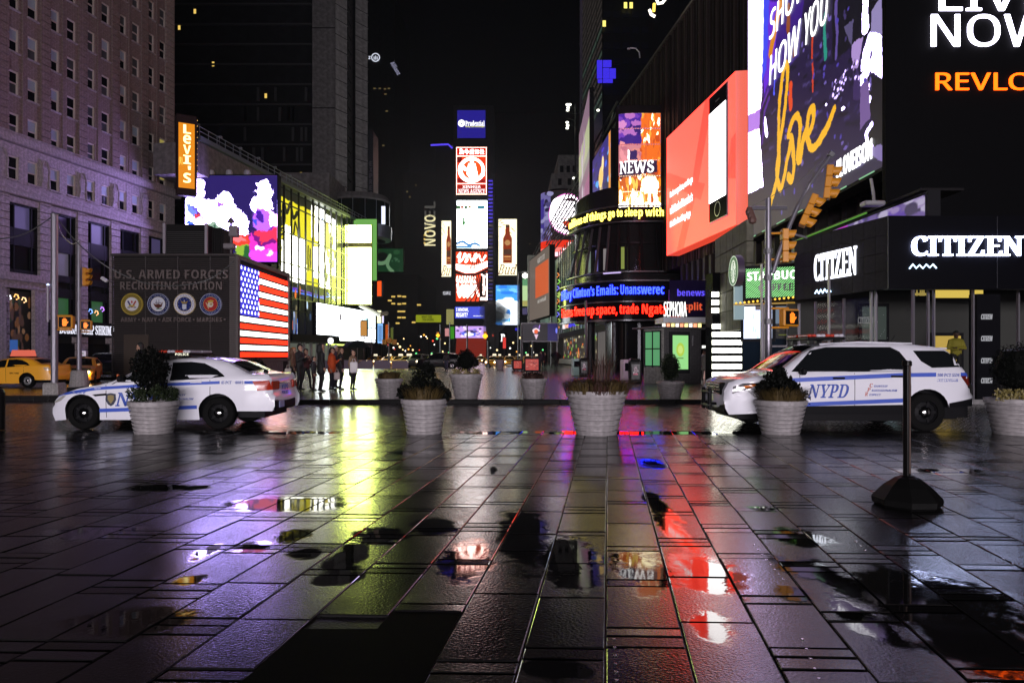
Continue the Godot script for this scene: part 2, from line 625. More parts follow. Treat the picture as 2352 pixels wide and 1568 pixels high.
func build_ground() -> void:
	var g := RandomNumberGenerator.new()
	g.seed = 11
	var asphalt := rugged(paint("wet_asphalt", Color(0.020, 0.020, 0.021), 0.2), 0.6, 0.5)
	sheet("ground", -1500, -300, 1500, 2500, -0.06, asphalt, 0.5)
	var mortar := rugged(paint("mortar_bed", Color(0.008, 0.0075, 0.0075), 0.5), 2.0, 0.3)
	sheet("paving_bed", -16, -12, 16, 13.62, -0.016, mortar, 0.1)
	var maps := sett_maps(4)
	var sett := paint("wet_setts", Color(0.016, 0.015, 0.0155), 0.34)
	sett.roughness_texture = maps[1]
	sett.heightmap_enabled = true
	sett.heightmap_texture = maps[0]
	sett.heightmap_scale = 1.3
	sheet("roadway", -60, 13.64, 60, 21.3, -0.008, sett, 0.1, 0.7, 1.6)
	sheet("plaza", -9.3, 21.46, 26, 71.7, 0.13, sett, 0.2, 0.35, 1.6)
	sheet("traffic_island", -17.5, 23.5, -9.32, 44.0, 0.126, sett, 0.2, 0.35, 1.6)
	sheet("traffic_island", -29.0, 44.02, -9.32, 64.0, 0.126, sett, 0.2, 0.35, 1.6)
	sheet("pavement_across_the_avenue", -80, 46, -34, 200, 0.12, sett, 0.2, 0.2, 1.6)
	# kerb stones along the plaza
	var kerb := tag(Node3D.new(), "", "", "", "structure")
	kerb.name = "kerb"
	add_child(kerb)
	var km := rugged(paint("kerb_granite", Color(0.005, 0.0048, 0.005), 0.42), 3.0, 0.25)
	for i in 30:
		var s := st()
		soft_box(s, Vector3(-9.3 + 0.6 + i * 1.2, 0.03, -21.38), Vector3(1.19, 0.2 + g.randf_range(-0.004, 0.004), 0.15), 0.012)
		obj("kerb_stone", s, km, kerb)
	var end := st()
	box2(end, -9.3, -0.06, -71.86, 26, 0.13, -71.71)
	obj("kerb_edge", end, km, kerb)
	# the foreground paving, laid in long rows
	var pavement := tag(Node3D.new(), "", "", "", "structure")
	pavement.name = "pavement"
	add_child(pavement)
	var near := [-5.6, 2.3, 11.2, 4.5]
	var far := [-12.5, 6.2, 25.0, 7.6]
	var nm := paving_material(21, near[0], near[1], near[2], near[3], 2048, 1024)
	var fm := paving_material(31, far[0], far[1], far[2], far[3], 2048, 1024)
	var rest := []
	for k in 6: rest.append(st())
	var all := []
	for i in range(-42, 40):
		var d := 1.7 - g.randf() * 0.9
		while d < 13.58:
			var lens := [g.randf_range(0.60, 0.84)]
			var kind := g.randi() % 5
			if kind < 4: lens.append(g.randf_range(0.11, 0.14))
			if kind < 2: lens.append(g.randf_range(0.10, 0.14))
			if kind == 4: lens = [g.randf_range(0.5, 0.95)]
			for l in lens:
				var e: float = minf(d + l, 13.6)
				if e - d > 0.05:
					var x := 0.426 + 0.419 * i + 0.1405 * (d - 3.13)
					var xe := 0.426 + 0.419 * i + 0.1405 * (e - 3.13)
					var j := 0.006
					var c := [Vector2(x + j, d + 0.007), Vector2(x + 0.419 - j, d - 0.006), Vector2(xe + 0.419 - j, e - 0.020), Vector2(xe + j, e - 0.007)]
					if absf(x + 0.2) < d * 0.75 + 2.6 and e > 2.0: all.append([c, d, x, e - d])
				d = e
	# an old asphalt patch where slabs are missing
	var kept := []
	for p in all:
		var row := roundi((p[2] - 0.426 - 0.1405 * (p[1] - 3.13)) / 0.419)
		var until: float = {-4: 3.78, -3: 4.10}.get(row, 0.0)
		if p[1] < until - 0.25: continue
		var area: float = 0.419 * p[3] / pow(maxf(p[1], 2.6), 3)
		if absf(p[2] + 0.2) > p[1] * 0.75 + 0.2 or p[1] + p[3] < 3.1: area = 0.0
		kept.append([area, p])
	kept.sort_custom(func(a, b): return a[0] > b[0])
	for n in kept.size():
		var p: Array = kept[n][1]
		var tilt := []
		var lift := g.randf_range(-0.002, 0.002)
		var tx := g.randf_range(-0.0012, 0.0012)
		var td := g.randf_range(-0.0016, 0.0016)
		for k in 4: tilt.append(lift + (tx if k in [1, 2] else -tx) + (td if k > 1 else -td))
		var is_near: bool = p[1] < 6.3 and absf(p[2]) < 5.1
		var tone := g.randi() % 3
		if n < 290:
			var s := st()
			paver_block(s, p[0], tilt, near if is_near else far)
			obj("paver", s, (nm if is_near else fm)[tone], pavement)
		else: paver_block(rest[tone + (0 if is_near else 3)], p[0], tilt, near if is_near else far)
	for k in 6:
		tag(obj("outer_pavers", rest[k], (nm if k < 3 else fm)[k % 3], pavement), "", "", "", "stuff")
	var patch := st()
	var pm := rugged(paint("asphalt_patch", Color(0.005, 0.005, 0.005), 0.7), 14.0, 2.0, false)
	pm.metallic_specular = 0.07
	for q in [[-4, 2.0, 3.76], [-3, 2.0, 4.08]]:
		var x0: float = 0.426 + 0.419 * q[0]
		var a: float = x0 + 0.1405 * (q[1] - 3.13)
		var b: float = x0 + 0.1405 * (q[2] - 3.13)
		quad(patch, Vector3(a, -0.003, -q[1]), Vector3(a + 0.419, -0.003, -q[1]), Vector3(b + 0.419, -0.003, -q[2]), Vector3(b, -0.003, -q[2]))
	obj("asphalt_patch", patch, pm, pavement)
	# steel discs let into some slabs
	var discs := st()
	for q in [[2037,1266,8,11,11],[1842,1330,8,10,12],[1960,1560,8,10,24],[1500,1560,7,1,20],[2430,1352,3,22,12]]:
		for k in q[2]:
			var py: float = q[1] + k * q[4]
			var d := 2500.0 / (py - 868.0)
			lathe(discs, [Vector2(0.009, -0.01), Vector2(0.009, 0.0022), Vector2(0.007, 0.003), Vector2(0, 0.003)], 8, Vector3((q[0] + k * q[3] - 1250.0) * d / 1667.0, 0, -d))
	tag(obj("steel_discs", discs, paint("steel_disc", Color(0.6, 0.6, 0.62), 0.25, 1.0), pavement), "", "", "", "stuff")
# ---------------------------------------------------------------- the sign building behind the camera, whose screens light the street front
func build_behind() -> void:
	var b := facade("sign_building", "tall building behind the viewer whose screens light the parked cars", "building", Vector2(30, -45), Vector2(-30, -45))
	var s := st()
	box2(s, 0, 0, -16, 60, 70, -0.4)
	obj("wall", s, rugged(paint("dark_stone", Color(0.03, 0.03, 0.03), 0.7), 0.3, 0.0), b)
	for q in [[5.0, 1.5, 55.0, 7.0, Color(1.0, 0.92, 0.99), 40.0]]:
		panel(b, "screen", q[0], q[1], q[2], q[3], 0.0, glow("rear_screen", q[4], q[5]))
		shine(b, q[0], q[1], q[2], q[3], 0.1, q[4], 2.0)
# ---------------------------------------------------------------- the old office building on the left
func build_left_block() -> void:
	var b := facade("office_building", "old brick office block with sash windows over a pale stone base", "building", Vector2(-43.6, 40), Vector2(-37.1, 75))
	var g := RandomNumberGenerator.new()
	g.seed = 7
	var brick := rugged(paint("brown_brick", Color(0.27, 0.195, 0.180), 0.85), 1.2, 0.8)
	var stone := rugged(paint("limestone", Color(0.42, 0.355, 0.37), 0.8), 0.9, 0.7)
	var frame := paint("window_frame", Color(0.50, 0.43, 0.38), 0.6)
	var dark := paint("dark_pane", Color(0.006, 0.006, 0.008), 0.08)
	var blind := paint("pale_blind", Color(0.30, 0.36, 0.42), 0.5)
	var grey := paint("grey_blind", Color(0.05, 0.055, 0.06), 0.4)
	var lit := glow("lit_room", Color(0.75, 0.62, 0.16), 0.35)
	var L := 35.6
	var starts := []
	for k in range(-3, 5): starts.append(15.5 + 3.99 * k)
	var cols := []
	for x in starts:
		if x + 0.45 > 4.0:
			cols.append(x + 0.45)
			cols.append(x + 2.25)
	var rows := [17.8]
	for k in 8: rows.append(21.3 + 3.47 * k)
	# wall: strips between the windows, spandrels above and below them, a dark room wall behind
	var back := st()
	box2(back, 0, 0, -18, L, 50, -0.55)
	obj("core", back, paint("core_wall", Color(0.02, 0.02, 0.02), 0.9), b)
	for part in [["brick_wall", brick, 19.3, 49.0, 1], ["attic_wall", stone, 14.7, 19.0, 0]]:
		var w := st()
		var x := 0.0
		for c in cols:
			box2(w, x, part[2], -0.55, c - 0.5, part[3], 0.0)
			x = c + 0.5
			var y: float = part[2]
			for r in rows:
				if r - 1.95 >= part[2] - 0.01 and r <= part[3]:
					box2(w, c - 0.5, y, -0.55, c + 0.5, r - 1.95, -0.02)
					y = r
			box2(w, c - 0.5, y, -0.55, c + 0.5, part[3], -0.02)
		box2(w, x, part[2], -0.55, L, part[3], 0.0)
		obj(part[0], w, part[1], b)
	# banded piers between the window pairs
	for k in starts.size() + 1:
		var x: float = (starts[k] if k < starts.size() else L - 0.35) - 0.55
		if x < 1.0: continue
		var p := st()
		var y := 19.6
		while y < 48.0:
			soft_box(p, Vector3(x, y + 0.28, 0.04), Vector3(1.0 if k < starts.size() else 1.3, 0.56, 0.24), 0.03)
			y += 0.62
		obj("pier", p, brick if k < starts.size() else rugged(paint("corner_brick", Color(0.34, 0.27, 0.24), 0.85), 1.2, 0.8), b)
		var q := st()
		if k < starts.size(): box2(q, x + 1.75, 19.6, -0.1, x + 1.92, 48, 0.1)
		if k < starts.size(): obj("rib", q, brick, b)
	# windows
	var fs := st()
	for e in [[-0.52,-1.95,-0.40,0],[0.40,-1.95,0.52,0],[-0.40,-0.12,0.40,0.02],[-0.42,-1.95,0.42,-1.85],[-0.42,-1.03,0.42,-0.95]]: box2(fs,e[0],e[1],-0.30,e[2],e[3],-0.10)
	var f_mesh := mesh_of(fs, frame)
	var up := st()
	quad(up, Vector3(-0.42, -0.95, -0.2), Vector3(0.42, -0.95, -0.2), Vector3(0.42, -0.09, -0.2), Vector3(-0.42, -0.09, -0.2))
	var lo := st()
	quad(lo, Vector3(-0.42, -1.85, -0.24), Vector3(0.42, -1.85, -0.24), Vector3(0.42, -1.03, -0.24), Vector3(-0.42, -1.03, -0.24))
	var um := {}
	var lm := {}
	for m in [dark, blind, grey, lit]:
		um[m] = mesh_of(up, m)
		lm[m] = mesh_of(lo, m)
	var ss := st()
	soft_box(ss, Vector3(0, -2.0, 0.02), Vector3(1.2, 0.12, 0.3), 0.02)
	var sill := mesh_of(ss, stone)
	for r in rows.size():
		for c in cols.size():
			var w := put("window", f_mesh, b, Vector3(cols[c], rows[r], 0))
			var pale := g.randf()
			var upper: Material = dark
			if r == 0: upper = blind if pale < 0.75 else dark
			elif pale < (0.45 if c < 8 else 0.12) and r < 5: upper = blind
			elif pale < 0.65: upper = grey
			var lower: Material = grey if g.randf() < 0.25 else dark
			if c == cols.size() - 1 and r in [1, 2]: upper = lit
			put("upper_pane", um[upper], w)
			put("lower_pane", lm[lower], w)
			put("sill", sill, w)
	# cornices and the carved panels of the attic storey
	for q in [[18.75, 19.45, 0.55], [19.45, 19.75, 0.25], [14.55, 15.0, 0.5], [15.0, 15.6, 0.22]]:
		var c := st()
		soft_box(c, Vector3(L * 0.5 + 0.15, (q[0] + q[1]) * 0.5, q[2] * 0.5 - 0.2), Vector3(L + 0.6, q[1] - q[0], q[2] + 0.4), 0.08)
		obj("cornice", c, stone, b)
	for k in starts.size():
		var x: float = starts[k] - 0.62
		if x < 2: continue
		var c := st()
		soft_box(c, Vector3(x, 17.0, 0.02), Vector3(1.0, 2.4, 0.16), 0.05)
		soft_box(c, Vector3(x, 17.0, 0.12), Vector3(0.55, 1.3, 0.12), 0.05)
		for e in [-1,1]: tube(c,[Vector3(x + e * 0.42,15.9,0.12),Vector3(x + e * 0.30,16.6,0.18),Vector3(x + e * 0.42,17.3,0.14),Vector3(x + e * 0.2,18.1,0.16)],0.09,6)
		lathe(c, [Vector2(0, -0.1), Vector2(0.16, 0), Vector2(0, 0.14)], 8, Vector3(x, 18.1, 0.14))
		obj("carved_panel", c, stone, b)
	# the stone base: piers of coursed blocks with two tall glazed storeys between them
	var steel := paint("storefront_steel", Color(0.012, 0.012, 0.013), 0.4)
	var room := glow("dim_room", Color(0.30, 0.26, 0.36), 0.22)
	var room2 := glow("dim_blue_room", Color(0.25, 0.20, 0.5), 0.2)
	for k in starts.size():
		var x: float = starts[k]
		if x < 2: continue
		var y := 0.2
		while y < 14.4:
			var p := st()
			soft_box(p, Vector3(x - 0.6, y + 0.29, -0.2), Vector3(1.17, 0.58, 0.7), 0.03)
			obj("stone_block", p, stone, b)
			y += 0.615
		var f := st()
		box2(f, x, 14.0, -0.5, x + 2.8, 14.5, 0.05)
		obj("lintel", f, stone, b)
		f = st()
		for e in [[x,13.85,14.0],[x,10.6,12.0],[x,8.0,8.6],[x,6.6,7.4]]: box2(f,e[0],e[1],-0.5,e[0] + 2.8,e[2],-0.12)
		for e in [0.0, 0.55, 2.2, 2.7]: box2(f, x + e, 3.6, -0.4, x + e + 0.09, 14.0, -0.1)
		obj("storefront_frame", f, steel, b)
		for e in [[12.0, 13.85, room2 if k % 2 else dark], [8.6, 10.6, room if k % 2 == 0 else dark], [3.9, 6.6, glow("green_bar", Color(0.08, 0.30, 0.10), 0.25) if k in [4, 5] else dark]]:
			for v in [[0.0, 0.6], [0.6, 2.2], [2.2, 2.8]]:
				var q := st()
				quad(q, Vector3(x + v[0], e[0], -0.3), Vector3(x + v[1], e[0], -0.3), Vector3(x + v[1], e[1], -0.3), Vector3(x + v[0], e[1], -0.3))
				obj("storefront_pane", q, e[2] if v[0] == 0.6 else dark, b)
	# street level: dark shop fronts with a lettered fascia
	var f := st()
	box2(f, 18.9, 3.2, -0.3, L, 4.6, 0.3)
	obj("shop_fascia", f, paint("black_fascia", Color(0.008, 0.008, 0.01), 0.35), b)
	lettering(b, "fascia_lettering", "BUBBA GUMP SHRIMP CO.", "serif_bold", 20.1, 3.45, 27.5, 4.3, 0.31, glow("fascia_letters", Color(0.85, 0.85, 1.0), 1.1))
	f = st()
	box2(f, 18.9, 0.1, -0.5, L, 2.6, -0.2)
	obj("shop_window", f, dark, b)
	for x in [22.5, 26.2, 29.0, 32.5]:
		f = st()
		box2(f, x, 0.1, -0.2, x + 0.1, 2.6, -0.05)
		obj("shop_mullion", f, steel, b)
	# the pale stone entrance with a dim shop window
	f = st()
	box2(f, 13.6, 0.1, 0.0, 15.0, 7.6, 0.35)
	box2(f, 17.6, 0.1, 0.0, 18.9, 7.6, 0.35)
	box2(f, 13.6, 7.0, 0.0, 18.9, 7.6, 0.45)
	box2(f, 13.4, 7.6, 0.0, 19.1, 8.2, 0.7)
	obj("entrance_surround", f, stone, b)
	var g2 := RandomNumberGenerator.new()
	g2.seed = 3
	var pic := Pic.new(64,96,rgb(10,8,8)).specks(g2,60,0,0.1,1,1,0.1,0.08,[rgb(90,55,30),rgb(60,40,35),rgb(30,45,30),rgb(110,80,60)]).rect(0.25,0.62,0.3,0.16,rgb(50,90,160))
	panel(b, "shop_display", 15.0, 0.3, 17.6, 6.8, -0.1, glow("shop_display", Color(1, 1, 1), 0.8, pic.tex()), 0.2)
	for q in [[15.5,6.2,Color(0.9,0.9,1)],[16.2,6.3,Color(1,0.5,0.15)],[16.9,6.1,Color(1,0.6,0.3)],[23.9,5.6,Color(0.2,0.4,1.0)],[24.6,5.5,Color(1,0.45,0.2)],[25.3,5.9,Color(0.5,0.2,0.9)],[27.8,5.8,Color(0.2,0.4,1)],[28.6,4.6,Color(0.9,0.85,0.1)],[29.2,5.6,Color(0.2,0.9,0.2)],[29.9,5.5,Color(0.2,0.9,0.6)],[19.6,2.2,Color(1,0.2,0.1)]]:
		var l := st()
		tube(l,[Vector3(q[0] - 0.2,q[1],0.0),Vector3(q[0] - 0.1,q[1] + 0.22,0.0),Vector3(q[0] + 0.12,q[1] + 0.18,0.0),Vector3(q[0] + 0.22,q[1] - 0.08,0.0),Vector3(q[0],q[1] - 0.2,0.0)],0.05,6)
		obj("neon_sign", l, glow("neon_%d" % int(q[0] * 10), q[2], 2.0), b)
	# the vertical sign on the corner
	var v := thing("vertical_sign", "tall amber vertical sign with white letters reading downwards, on the office block corner", "sign", at(428, 355, 67) * Vector3(1, 0, 1), 0.52)
	var y0 := gy(432, 67)
	var y1 := gy(283, 67)
	panel(v, "sign_face", -0.72, y0, 0.72, y1, 0.0, glow("amber_face", lin(235, 140, 12), 1.0), 0.0)
	var c := st()
	soft_box(c, Vector3(0, (y0 + y1) * 0.5 + 0.1, -0.45), Vector3(1.9, y1 - y0 + 1.6, 0.85), 0.12)
	obj("casing", c, paint("sign_casing", Color(0.03, 0.018, 0.018), 0.4), v)
	var h := (y1 - y0) / 6.4
	for k in 6:
		lettering(v,"letter",["L","e","V","I","'","S"][k],"bold",-0.30 if k != 4 else 0.1,y1 - h * (k + 1.0 if k < 4 else 4.55 if k == 4 else 5.85) - 0.02,0.38,y1 - h * (k + 0.15 if k < 4 else 4.2 if k == 4 else 4.9),0.01,glow("sign_letters",lin(255,244,170),2.2))
	lettering(v, "mark", "(R)", "bold", -0.68, y0 + h * 2.2, -0.36, y0 + h * 3.0, 0.01, glow("sign_mark", lin(255, 215, 90), 1.2))
	var bulbs := st()
	for k in 14: lathe(bulbs, [Vector2(0, -0.05), Vector2(0.05, 0), Vector2(0, 0.05)], 6, Vector3(0.97, y0 - 0.4 + k * (y1 - y0 + 0.9) / 13, -0.2))
	obj("bulbs", bulbs, glow("sign_bulbs", Color(1, 0.55, 0.15), 1.5), v)
	shine(v, -0.7, y0, 0.7, y1, 0.05, Color(1, 0.75, 0.3), 0.2)
# ---------------------------------------------------------------- the recruiting office
func seal(kind: int) -> Texture2D:
	var ring: Color = [rgb(140, 124, 52), rgb(26, 38, 90), rgb(225, 225, 235), rgb(28, 44, 110)][kind]
	var inner: Color = [rgb(222, 222, 226), rgb(222, 226, 236), rgb(24, 44, 120), rgb(176, 40, 38)][kind]
	var p := Pic.new(128,128,ring).oval(0.5,0.5,0.49,0.49,[rgb(200,176,70),rgb(190,196,214),rgb(196,170,90),rgb(190,196,214)][kind]).oval(0.5,0.5,0.465,0.465,ring)
	p.oval(0.5,0.5,0.335,0.335,[rgb(120,96,30),rgb(220,214,190),rgb(150,130,60),rgb(206,180,90)][kind]).oval(0.5,0.5,0.315,0.315,inner)
	for k in 34:
		var a := TAU * k / 34.0
		if k % 9 != 4: p.oval(0.5 + cos(a) * 0.40,0.5 + sin(a) * 0.40,0.013,0.02,[rgb(90,70,20),rgb(210,214,230),rgb(40,60,130),rgb(214,214,225)][kind])
	if kind == 0:
		p.line([0.33,0.38,0.47,0.62],0.035,rgb(60,60,120)).line([0.67,0.38,0.53,0.62],0.035,rgb(170,60,60)).oval(0.5,0.40,0.035,0.06,rgb(190,60,60)).rect(0.36,0.55,0.28,0.07,rgb(200,180,60)).rect(0.3,0.64,0.12,0.04,rgb(30,60,40)).rect(0.58,0.64,0.12,0.04,rgb(30,30,60))
	elif kind == 1:
		p.poly([0.28,0.46,0.4,0.52,0.5,0.48,0.62,0.52,0.72,0.40,0.66,0.62,0.5,0.70,0.36,0.62],rgb(90,44,30)).rect(0.36,0.42,0.3,0.05,rgb(150,150,165)).line([0.42,0.32,0.42,0.5],0.012,rgb(120,120,140)).line([0.54,0.30,0.54,0.5],0.012,rgb(120,120,140)).rect(0.42,0.7,0.26,0.04,rgb(60,120,70))
	elif kind == 2:
		p.rect(0.40,0.5,0.2,0.18,rgb(214,220,230)).oval(0.5,0.68,0.1,0.06,rgb(214,220,230)).poly([0.32,0.34,0.5,0.42,0.68,0.34,0.6,0.48,0.4,0.48],rgb(170,140,60)).oval(0.5,0.36,0.03,0.05,rgb(220,210,190))
		for k in 11: p.oval(0.5 + cos(k * 0.571) * 0.27, 0.5 + sin(k * 0.571) * 0.27, 0.015, 0.015, rgb(220, 220, 235))
	else:
		p.oval(0.5,0.52,0.13,0.13,rgb(216,210,196)).poly([0.34,0.36,0.5,0.3,0.66,0.34,0.6,0.42,0.4,0.43],rgb(206,176,80)).line([0.30,0.44,0.42,0.70],0.022,rgb(206,190,140)).oval(0.53,0.5,0.06,0.05,rgb(186,150,90))
	return p.tex()
func build_recruiting_office() -> void:
	var before := get_child_count()
	var x0 := gx(257, 26)
	var x1 := gx(540, 26)
	var o := thing("recruiting_office", "small dark louvred steel office with lettering, four round seals and a flag of lights", "office building", Vector3(x0, 0, -26))
	var W := x1 - x0
	var H := gy(584, 26)
	var metal := paint("louvre_steel", Color(0.072, 0.062, 0.060), 0.42, 0.35)
	var s := st()
	box2(s, 0.03, 0.1, -6.2, W - 0.05, H - 0.03, -0.06)
	obj("core", s, paint("office_core", Color(0.02, 0.018, 0.018), 0.6), o)
	var sl := st()
	quad(sl, Vector3(0, 0, 0.012), Vector3(W, 0, 0.012), Vector3(W, 0.046, -0.008), Vector3(0, 0.046, -0.008))
	quad(sl, Vector3(0, 0, -0.05), Vector3(W, 0, -0.05), Vector3(W, 0, 0.012), Vector3(0, 0, 0.012))
	quad(sl, Vector3(0, 0.046, -0.008), Vector3(W, 0.046, -0.008), Vector3(W, 0.046, -0.05), Vector3(0, 0.046, -0.05))
	var slat := mesh_of(sl, metal)
	var n := int((H - 0.25) / 0.073)
	for k in n: put("slat", slat, o, Vector3(0, 0.2 + k * 0.073, 0))
	for x in [0.0, 1.27, 2.5, 3.74, W]:
		block("seam", paint("seam_steel", Color(0.10, 0.09, 0.088), 0.4, 0.3), o, x - 0.012, 0.15, -0.05, x + 0.012, H, 0.022)
	soft_block("roof_edge", metal, o, Vector3(W * 0.5, H - 0.02, -3.1), Vector3(W + 0.08, 0.09, 6.35), 0.015)
	block("door", paint("office_door", Color(0.05, 0.035, 0.025), 0.5), o, 0.45, 0.1, 0.0, 1.4, 2.3, 0.03)
	var steel := paint("sign_steel", Color(0.20, 0.165, 0.155), 0.35, 0.3)
	for q in [["U.S. ARMED FORCES", 264.8, 620, 525, 641], ["RECRUITING STATION", 278, 647, 511, 665.5], ["ARMY - NAVY - AIR FORCE - MARINES -", 279, 729, 519, 739]]:
		lettering(o,"lettering",q[0].replace(" - "," \u2022 ").replace(" -"," \u2022"),"bold" if q[2] > 700 else "sans_bold",gx(q[1],26) - x0,gy(q[4],26),gx(q[3],26) - x0,gy(q[2],26),0.03,steel,0.06)
	for k in 4:
		var c := Vector3(gx([304.4, 364.6, 424.8, 484.7][k], 26) - x0, gy(698.5, 26), 0)
		s = st()
		for i in 40:
			var a := TAU * i / 40
			var b := TAU * (i + 1) / 40
			var p := Vector3(cos(a), sin(a), 0) * 0.415
			var q := Vector3(cos(b), sin(b), 0) * 0.415
			vert(s,Vector3(0,0,0.07),Vector2(0.5,0.5)); vert(s,q + Vector3(0,0,0.07),Vector2(0.5 + cos(b) * 0.5,0.5 - sin(b) * 0.5)); vert(s,p + Vector3(0,0,0.07),Vector2(0.5 + cos(a) * 0.5,0.5 - sin(a) * 0.5))
			quad(s, p, q, q + Vector3(0, 0, 0.07), p + Vector3(0, 0, 0.07), 0.02, 0.5, 0.03, 0.51)
		var m := paint("seal_%d" % k, Color(1, 1, 1), 0.35)
		m.albedo_texture = seal(k)
		var e := obj("seal", s, m, o, c)
		e.set_meta("label", ["round gold-rimmed seal with flags", "round navy-rimmed seal with an eagle and ship", "round white-rimmed blue seal with a shield", "round blue-rimmed red seal with a globe"][k])
	# the flag of light strips on the street side
	var f := facade("flag_of_lights", "flag made of red, white and blue light strips on the louvred office side", "light display", Vector2(x1 + 0.02, 26.1), Vector2(x1 - 0.06, 32.35))
	block("backing", paint("flag_backing", Color(0.012, 0.012, 0.012), 0.4), f, 0, 1.3, -0.25, 6.2, H - 0.02, -0.02)
	s = st()
	for q in [[-0.1,1.25,0.12,H],[6.08,1.25,6.25,H],[0.12,H - 0.16,6.08,H],[0.12,1.25,6.08,1.36]]: box2(s,q[0],q[1],-0.25,q[2],q[3],0.08)
	obj("frame", s, paint("flag_frame", Color(0.12, 0.105, 0.10), 0.4, 0.3), f)
	block("plinth", rugged(paint("office_plinth", Color(0.16, 0.15, 0.15), 0.5), 1.0, 0.1), f, -0.1, 0.1, -0.25, 6.25, 1.24, 0.0)
	var red := glow("strip_red", Color(3.2, 0.06, 0.01), 1.0)
	var white := glow("strip_white", Color(1, 0.97, 0.86), 4.5)
	var blue := glow("strip_blue", lin(40, 34, 205), 1.2)
	var rh := 3.64 / 13
	var strips := {}
	for k in 13:
		for c in 4:
			var a := 0.2 + c * 1.4625
			var e := a + 1.44
			if k < 7 and c == 0: continue
			if k < 7 and c == 1: a = 2.35
			var y := 1.40 + (12 - k) * rh
			block("light_strip", red if k % 2 == 0 else white, f, a, y + 0.045, -0.02, e, y + rh - 0.05, 0.03)
	for c in 2:
		var a := 0.2 + c * 1.4625
		var e: float = a + 1.44 if c == 0 else 2.32
		for k in 7:
			var y := 1.40 + (12 - k) * rh
			block("blue_strip", blue, f, a, y + 0.015, -0.02, e, y + rh - 0.015, 0.02)
	var star := st()
	for k in 9:
		for c in (6 if k % 2 == 0 else 5):
			var q := Vector3(0.36 + c * 0.37 + (0.0 if k % 2 == 0 else 0.185), 1.40 + 3.64 - 0.12 - k * 0.212, 0.03)
			var pts := PackedVector2Array()
			for i in 10: pts.append(Vector2(sin(i * PI / 5), cos(i * PI / 5)) * (0.085 if i % 2 == 0 else 0.04))
			extrude(star, pts, 0.0, 0.012, Transform3D(Basis(), q))
	obj("stars", star, glow("star_white", Color(0.9, 0.92, 1), 2.6), f)
	shine(f, 0.2, 1.4, 6.05, 5.04, 0.06, Color(1, 0.6, 0.5), 0.22)
	# plant boxes and a camera mast on its roof
	var r := thing("roof_plant", "dark louvred plant box with pale corner posts on the office roof", "air conditioner", Vector3(0, 0, 0))
	var a := gx(378, 28)
	var e := gx(474, 28)
	block("cabinet", paint("plant_box", Color(0.016, 0.015, 0.015), 0.5), r, a, H, -30.0, e, gy(515, 28), -28.0)
	for k in 14:
		block("slat", paint("plant_slat", Color(0.035, 0.033, 0.032), 0.5), r, a + 0.1, H + 0.12 + k * 0.083, -28.0, e - 0.1, H + 0.15 + k * 0.083, -27.96)
	for x in [a, e]:
		block("post", paint("pale_post", Color(0.35, 0.32, 0.36), 0.4), r, x - 0.05, H, -28.02, x + 0.05, gy(513, 28), -27.92)
	r = thing("roof_plant", "narrow dark ribbed plant box, right of the bigger one on the office roof", "air conditioner", Vector3(gx(478, 28.5), 0, -28.5))
	s = st()
	for k in 8: box2(s, k * 0.075, H, -0.8, k * 0.075 + 0.05, gy(523, 28.5), 0.0)
	box2(s, -0.02, H, -1.0, 0.62, gy(525, 28.5), -0.05)
	obj("cabinet", s, mats["plant_box"], r)
	r = thing("camera_mast", "stubby mast with camera boxes on the corner of the louvred office roof", "camera mast", Vector3(gx(530, 27), H, -27))
	rod("pole", paint("mast_grey", Color(0.10, 0.09, 0.095), 0.5), r, [Vector3(0, -0.05, 0), Vector3(0, 1.45, 0)], 0.05, 8)
	s = st()
	soft_box(s, Vector3(0.12, 1.05, 0), Vector3(0.34, 0.42, 0.3), 0.03)
	soft_box(s, Vector3(-0.02, 0.45, 0.1), Vector3(0.42, 0.22, 0.3), 0.04)
	obj("camera_box", s, paint("camera_grey", Color(0.22, 0.20, 0.21), 0.5), r)
	s = st()
	lathe(s, [Vector2(0.16, 1.40), Vector2(0.16, 1.45), Vector2(0, 1.66)], 4, Vector3.ZERO)
	obj("cap", s, mats["mast_grey"], r)
	r = thing("security_camera", "white bullet camera on the left edge of the louvred office", "security camera", Vector3(x0 - 0.08, gy(643, 26), -25.9))
	soft_block("body",paint("camera_white",Color(0.7,0.7,0.72),0.4),r,Vector3(-0.1,0,0.1),Vector3(0.26,0.12,0.14),0.02,Basis(Vector3(0,0,1),-0.6))
	rod("bracket", mats["mast_grey"], r, [Vector3(0.0, -0.06, 0.08), Vector3(0.12, -0.1, -0.05)], 0.02, 6)
	for k in range(before, get_child_count()):
		var t: Node3D = get_child(k)
		t.position = t.position * 1.73 - Vector3(0, 1.095, 0)
		t.scale *= 1.73
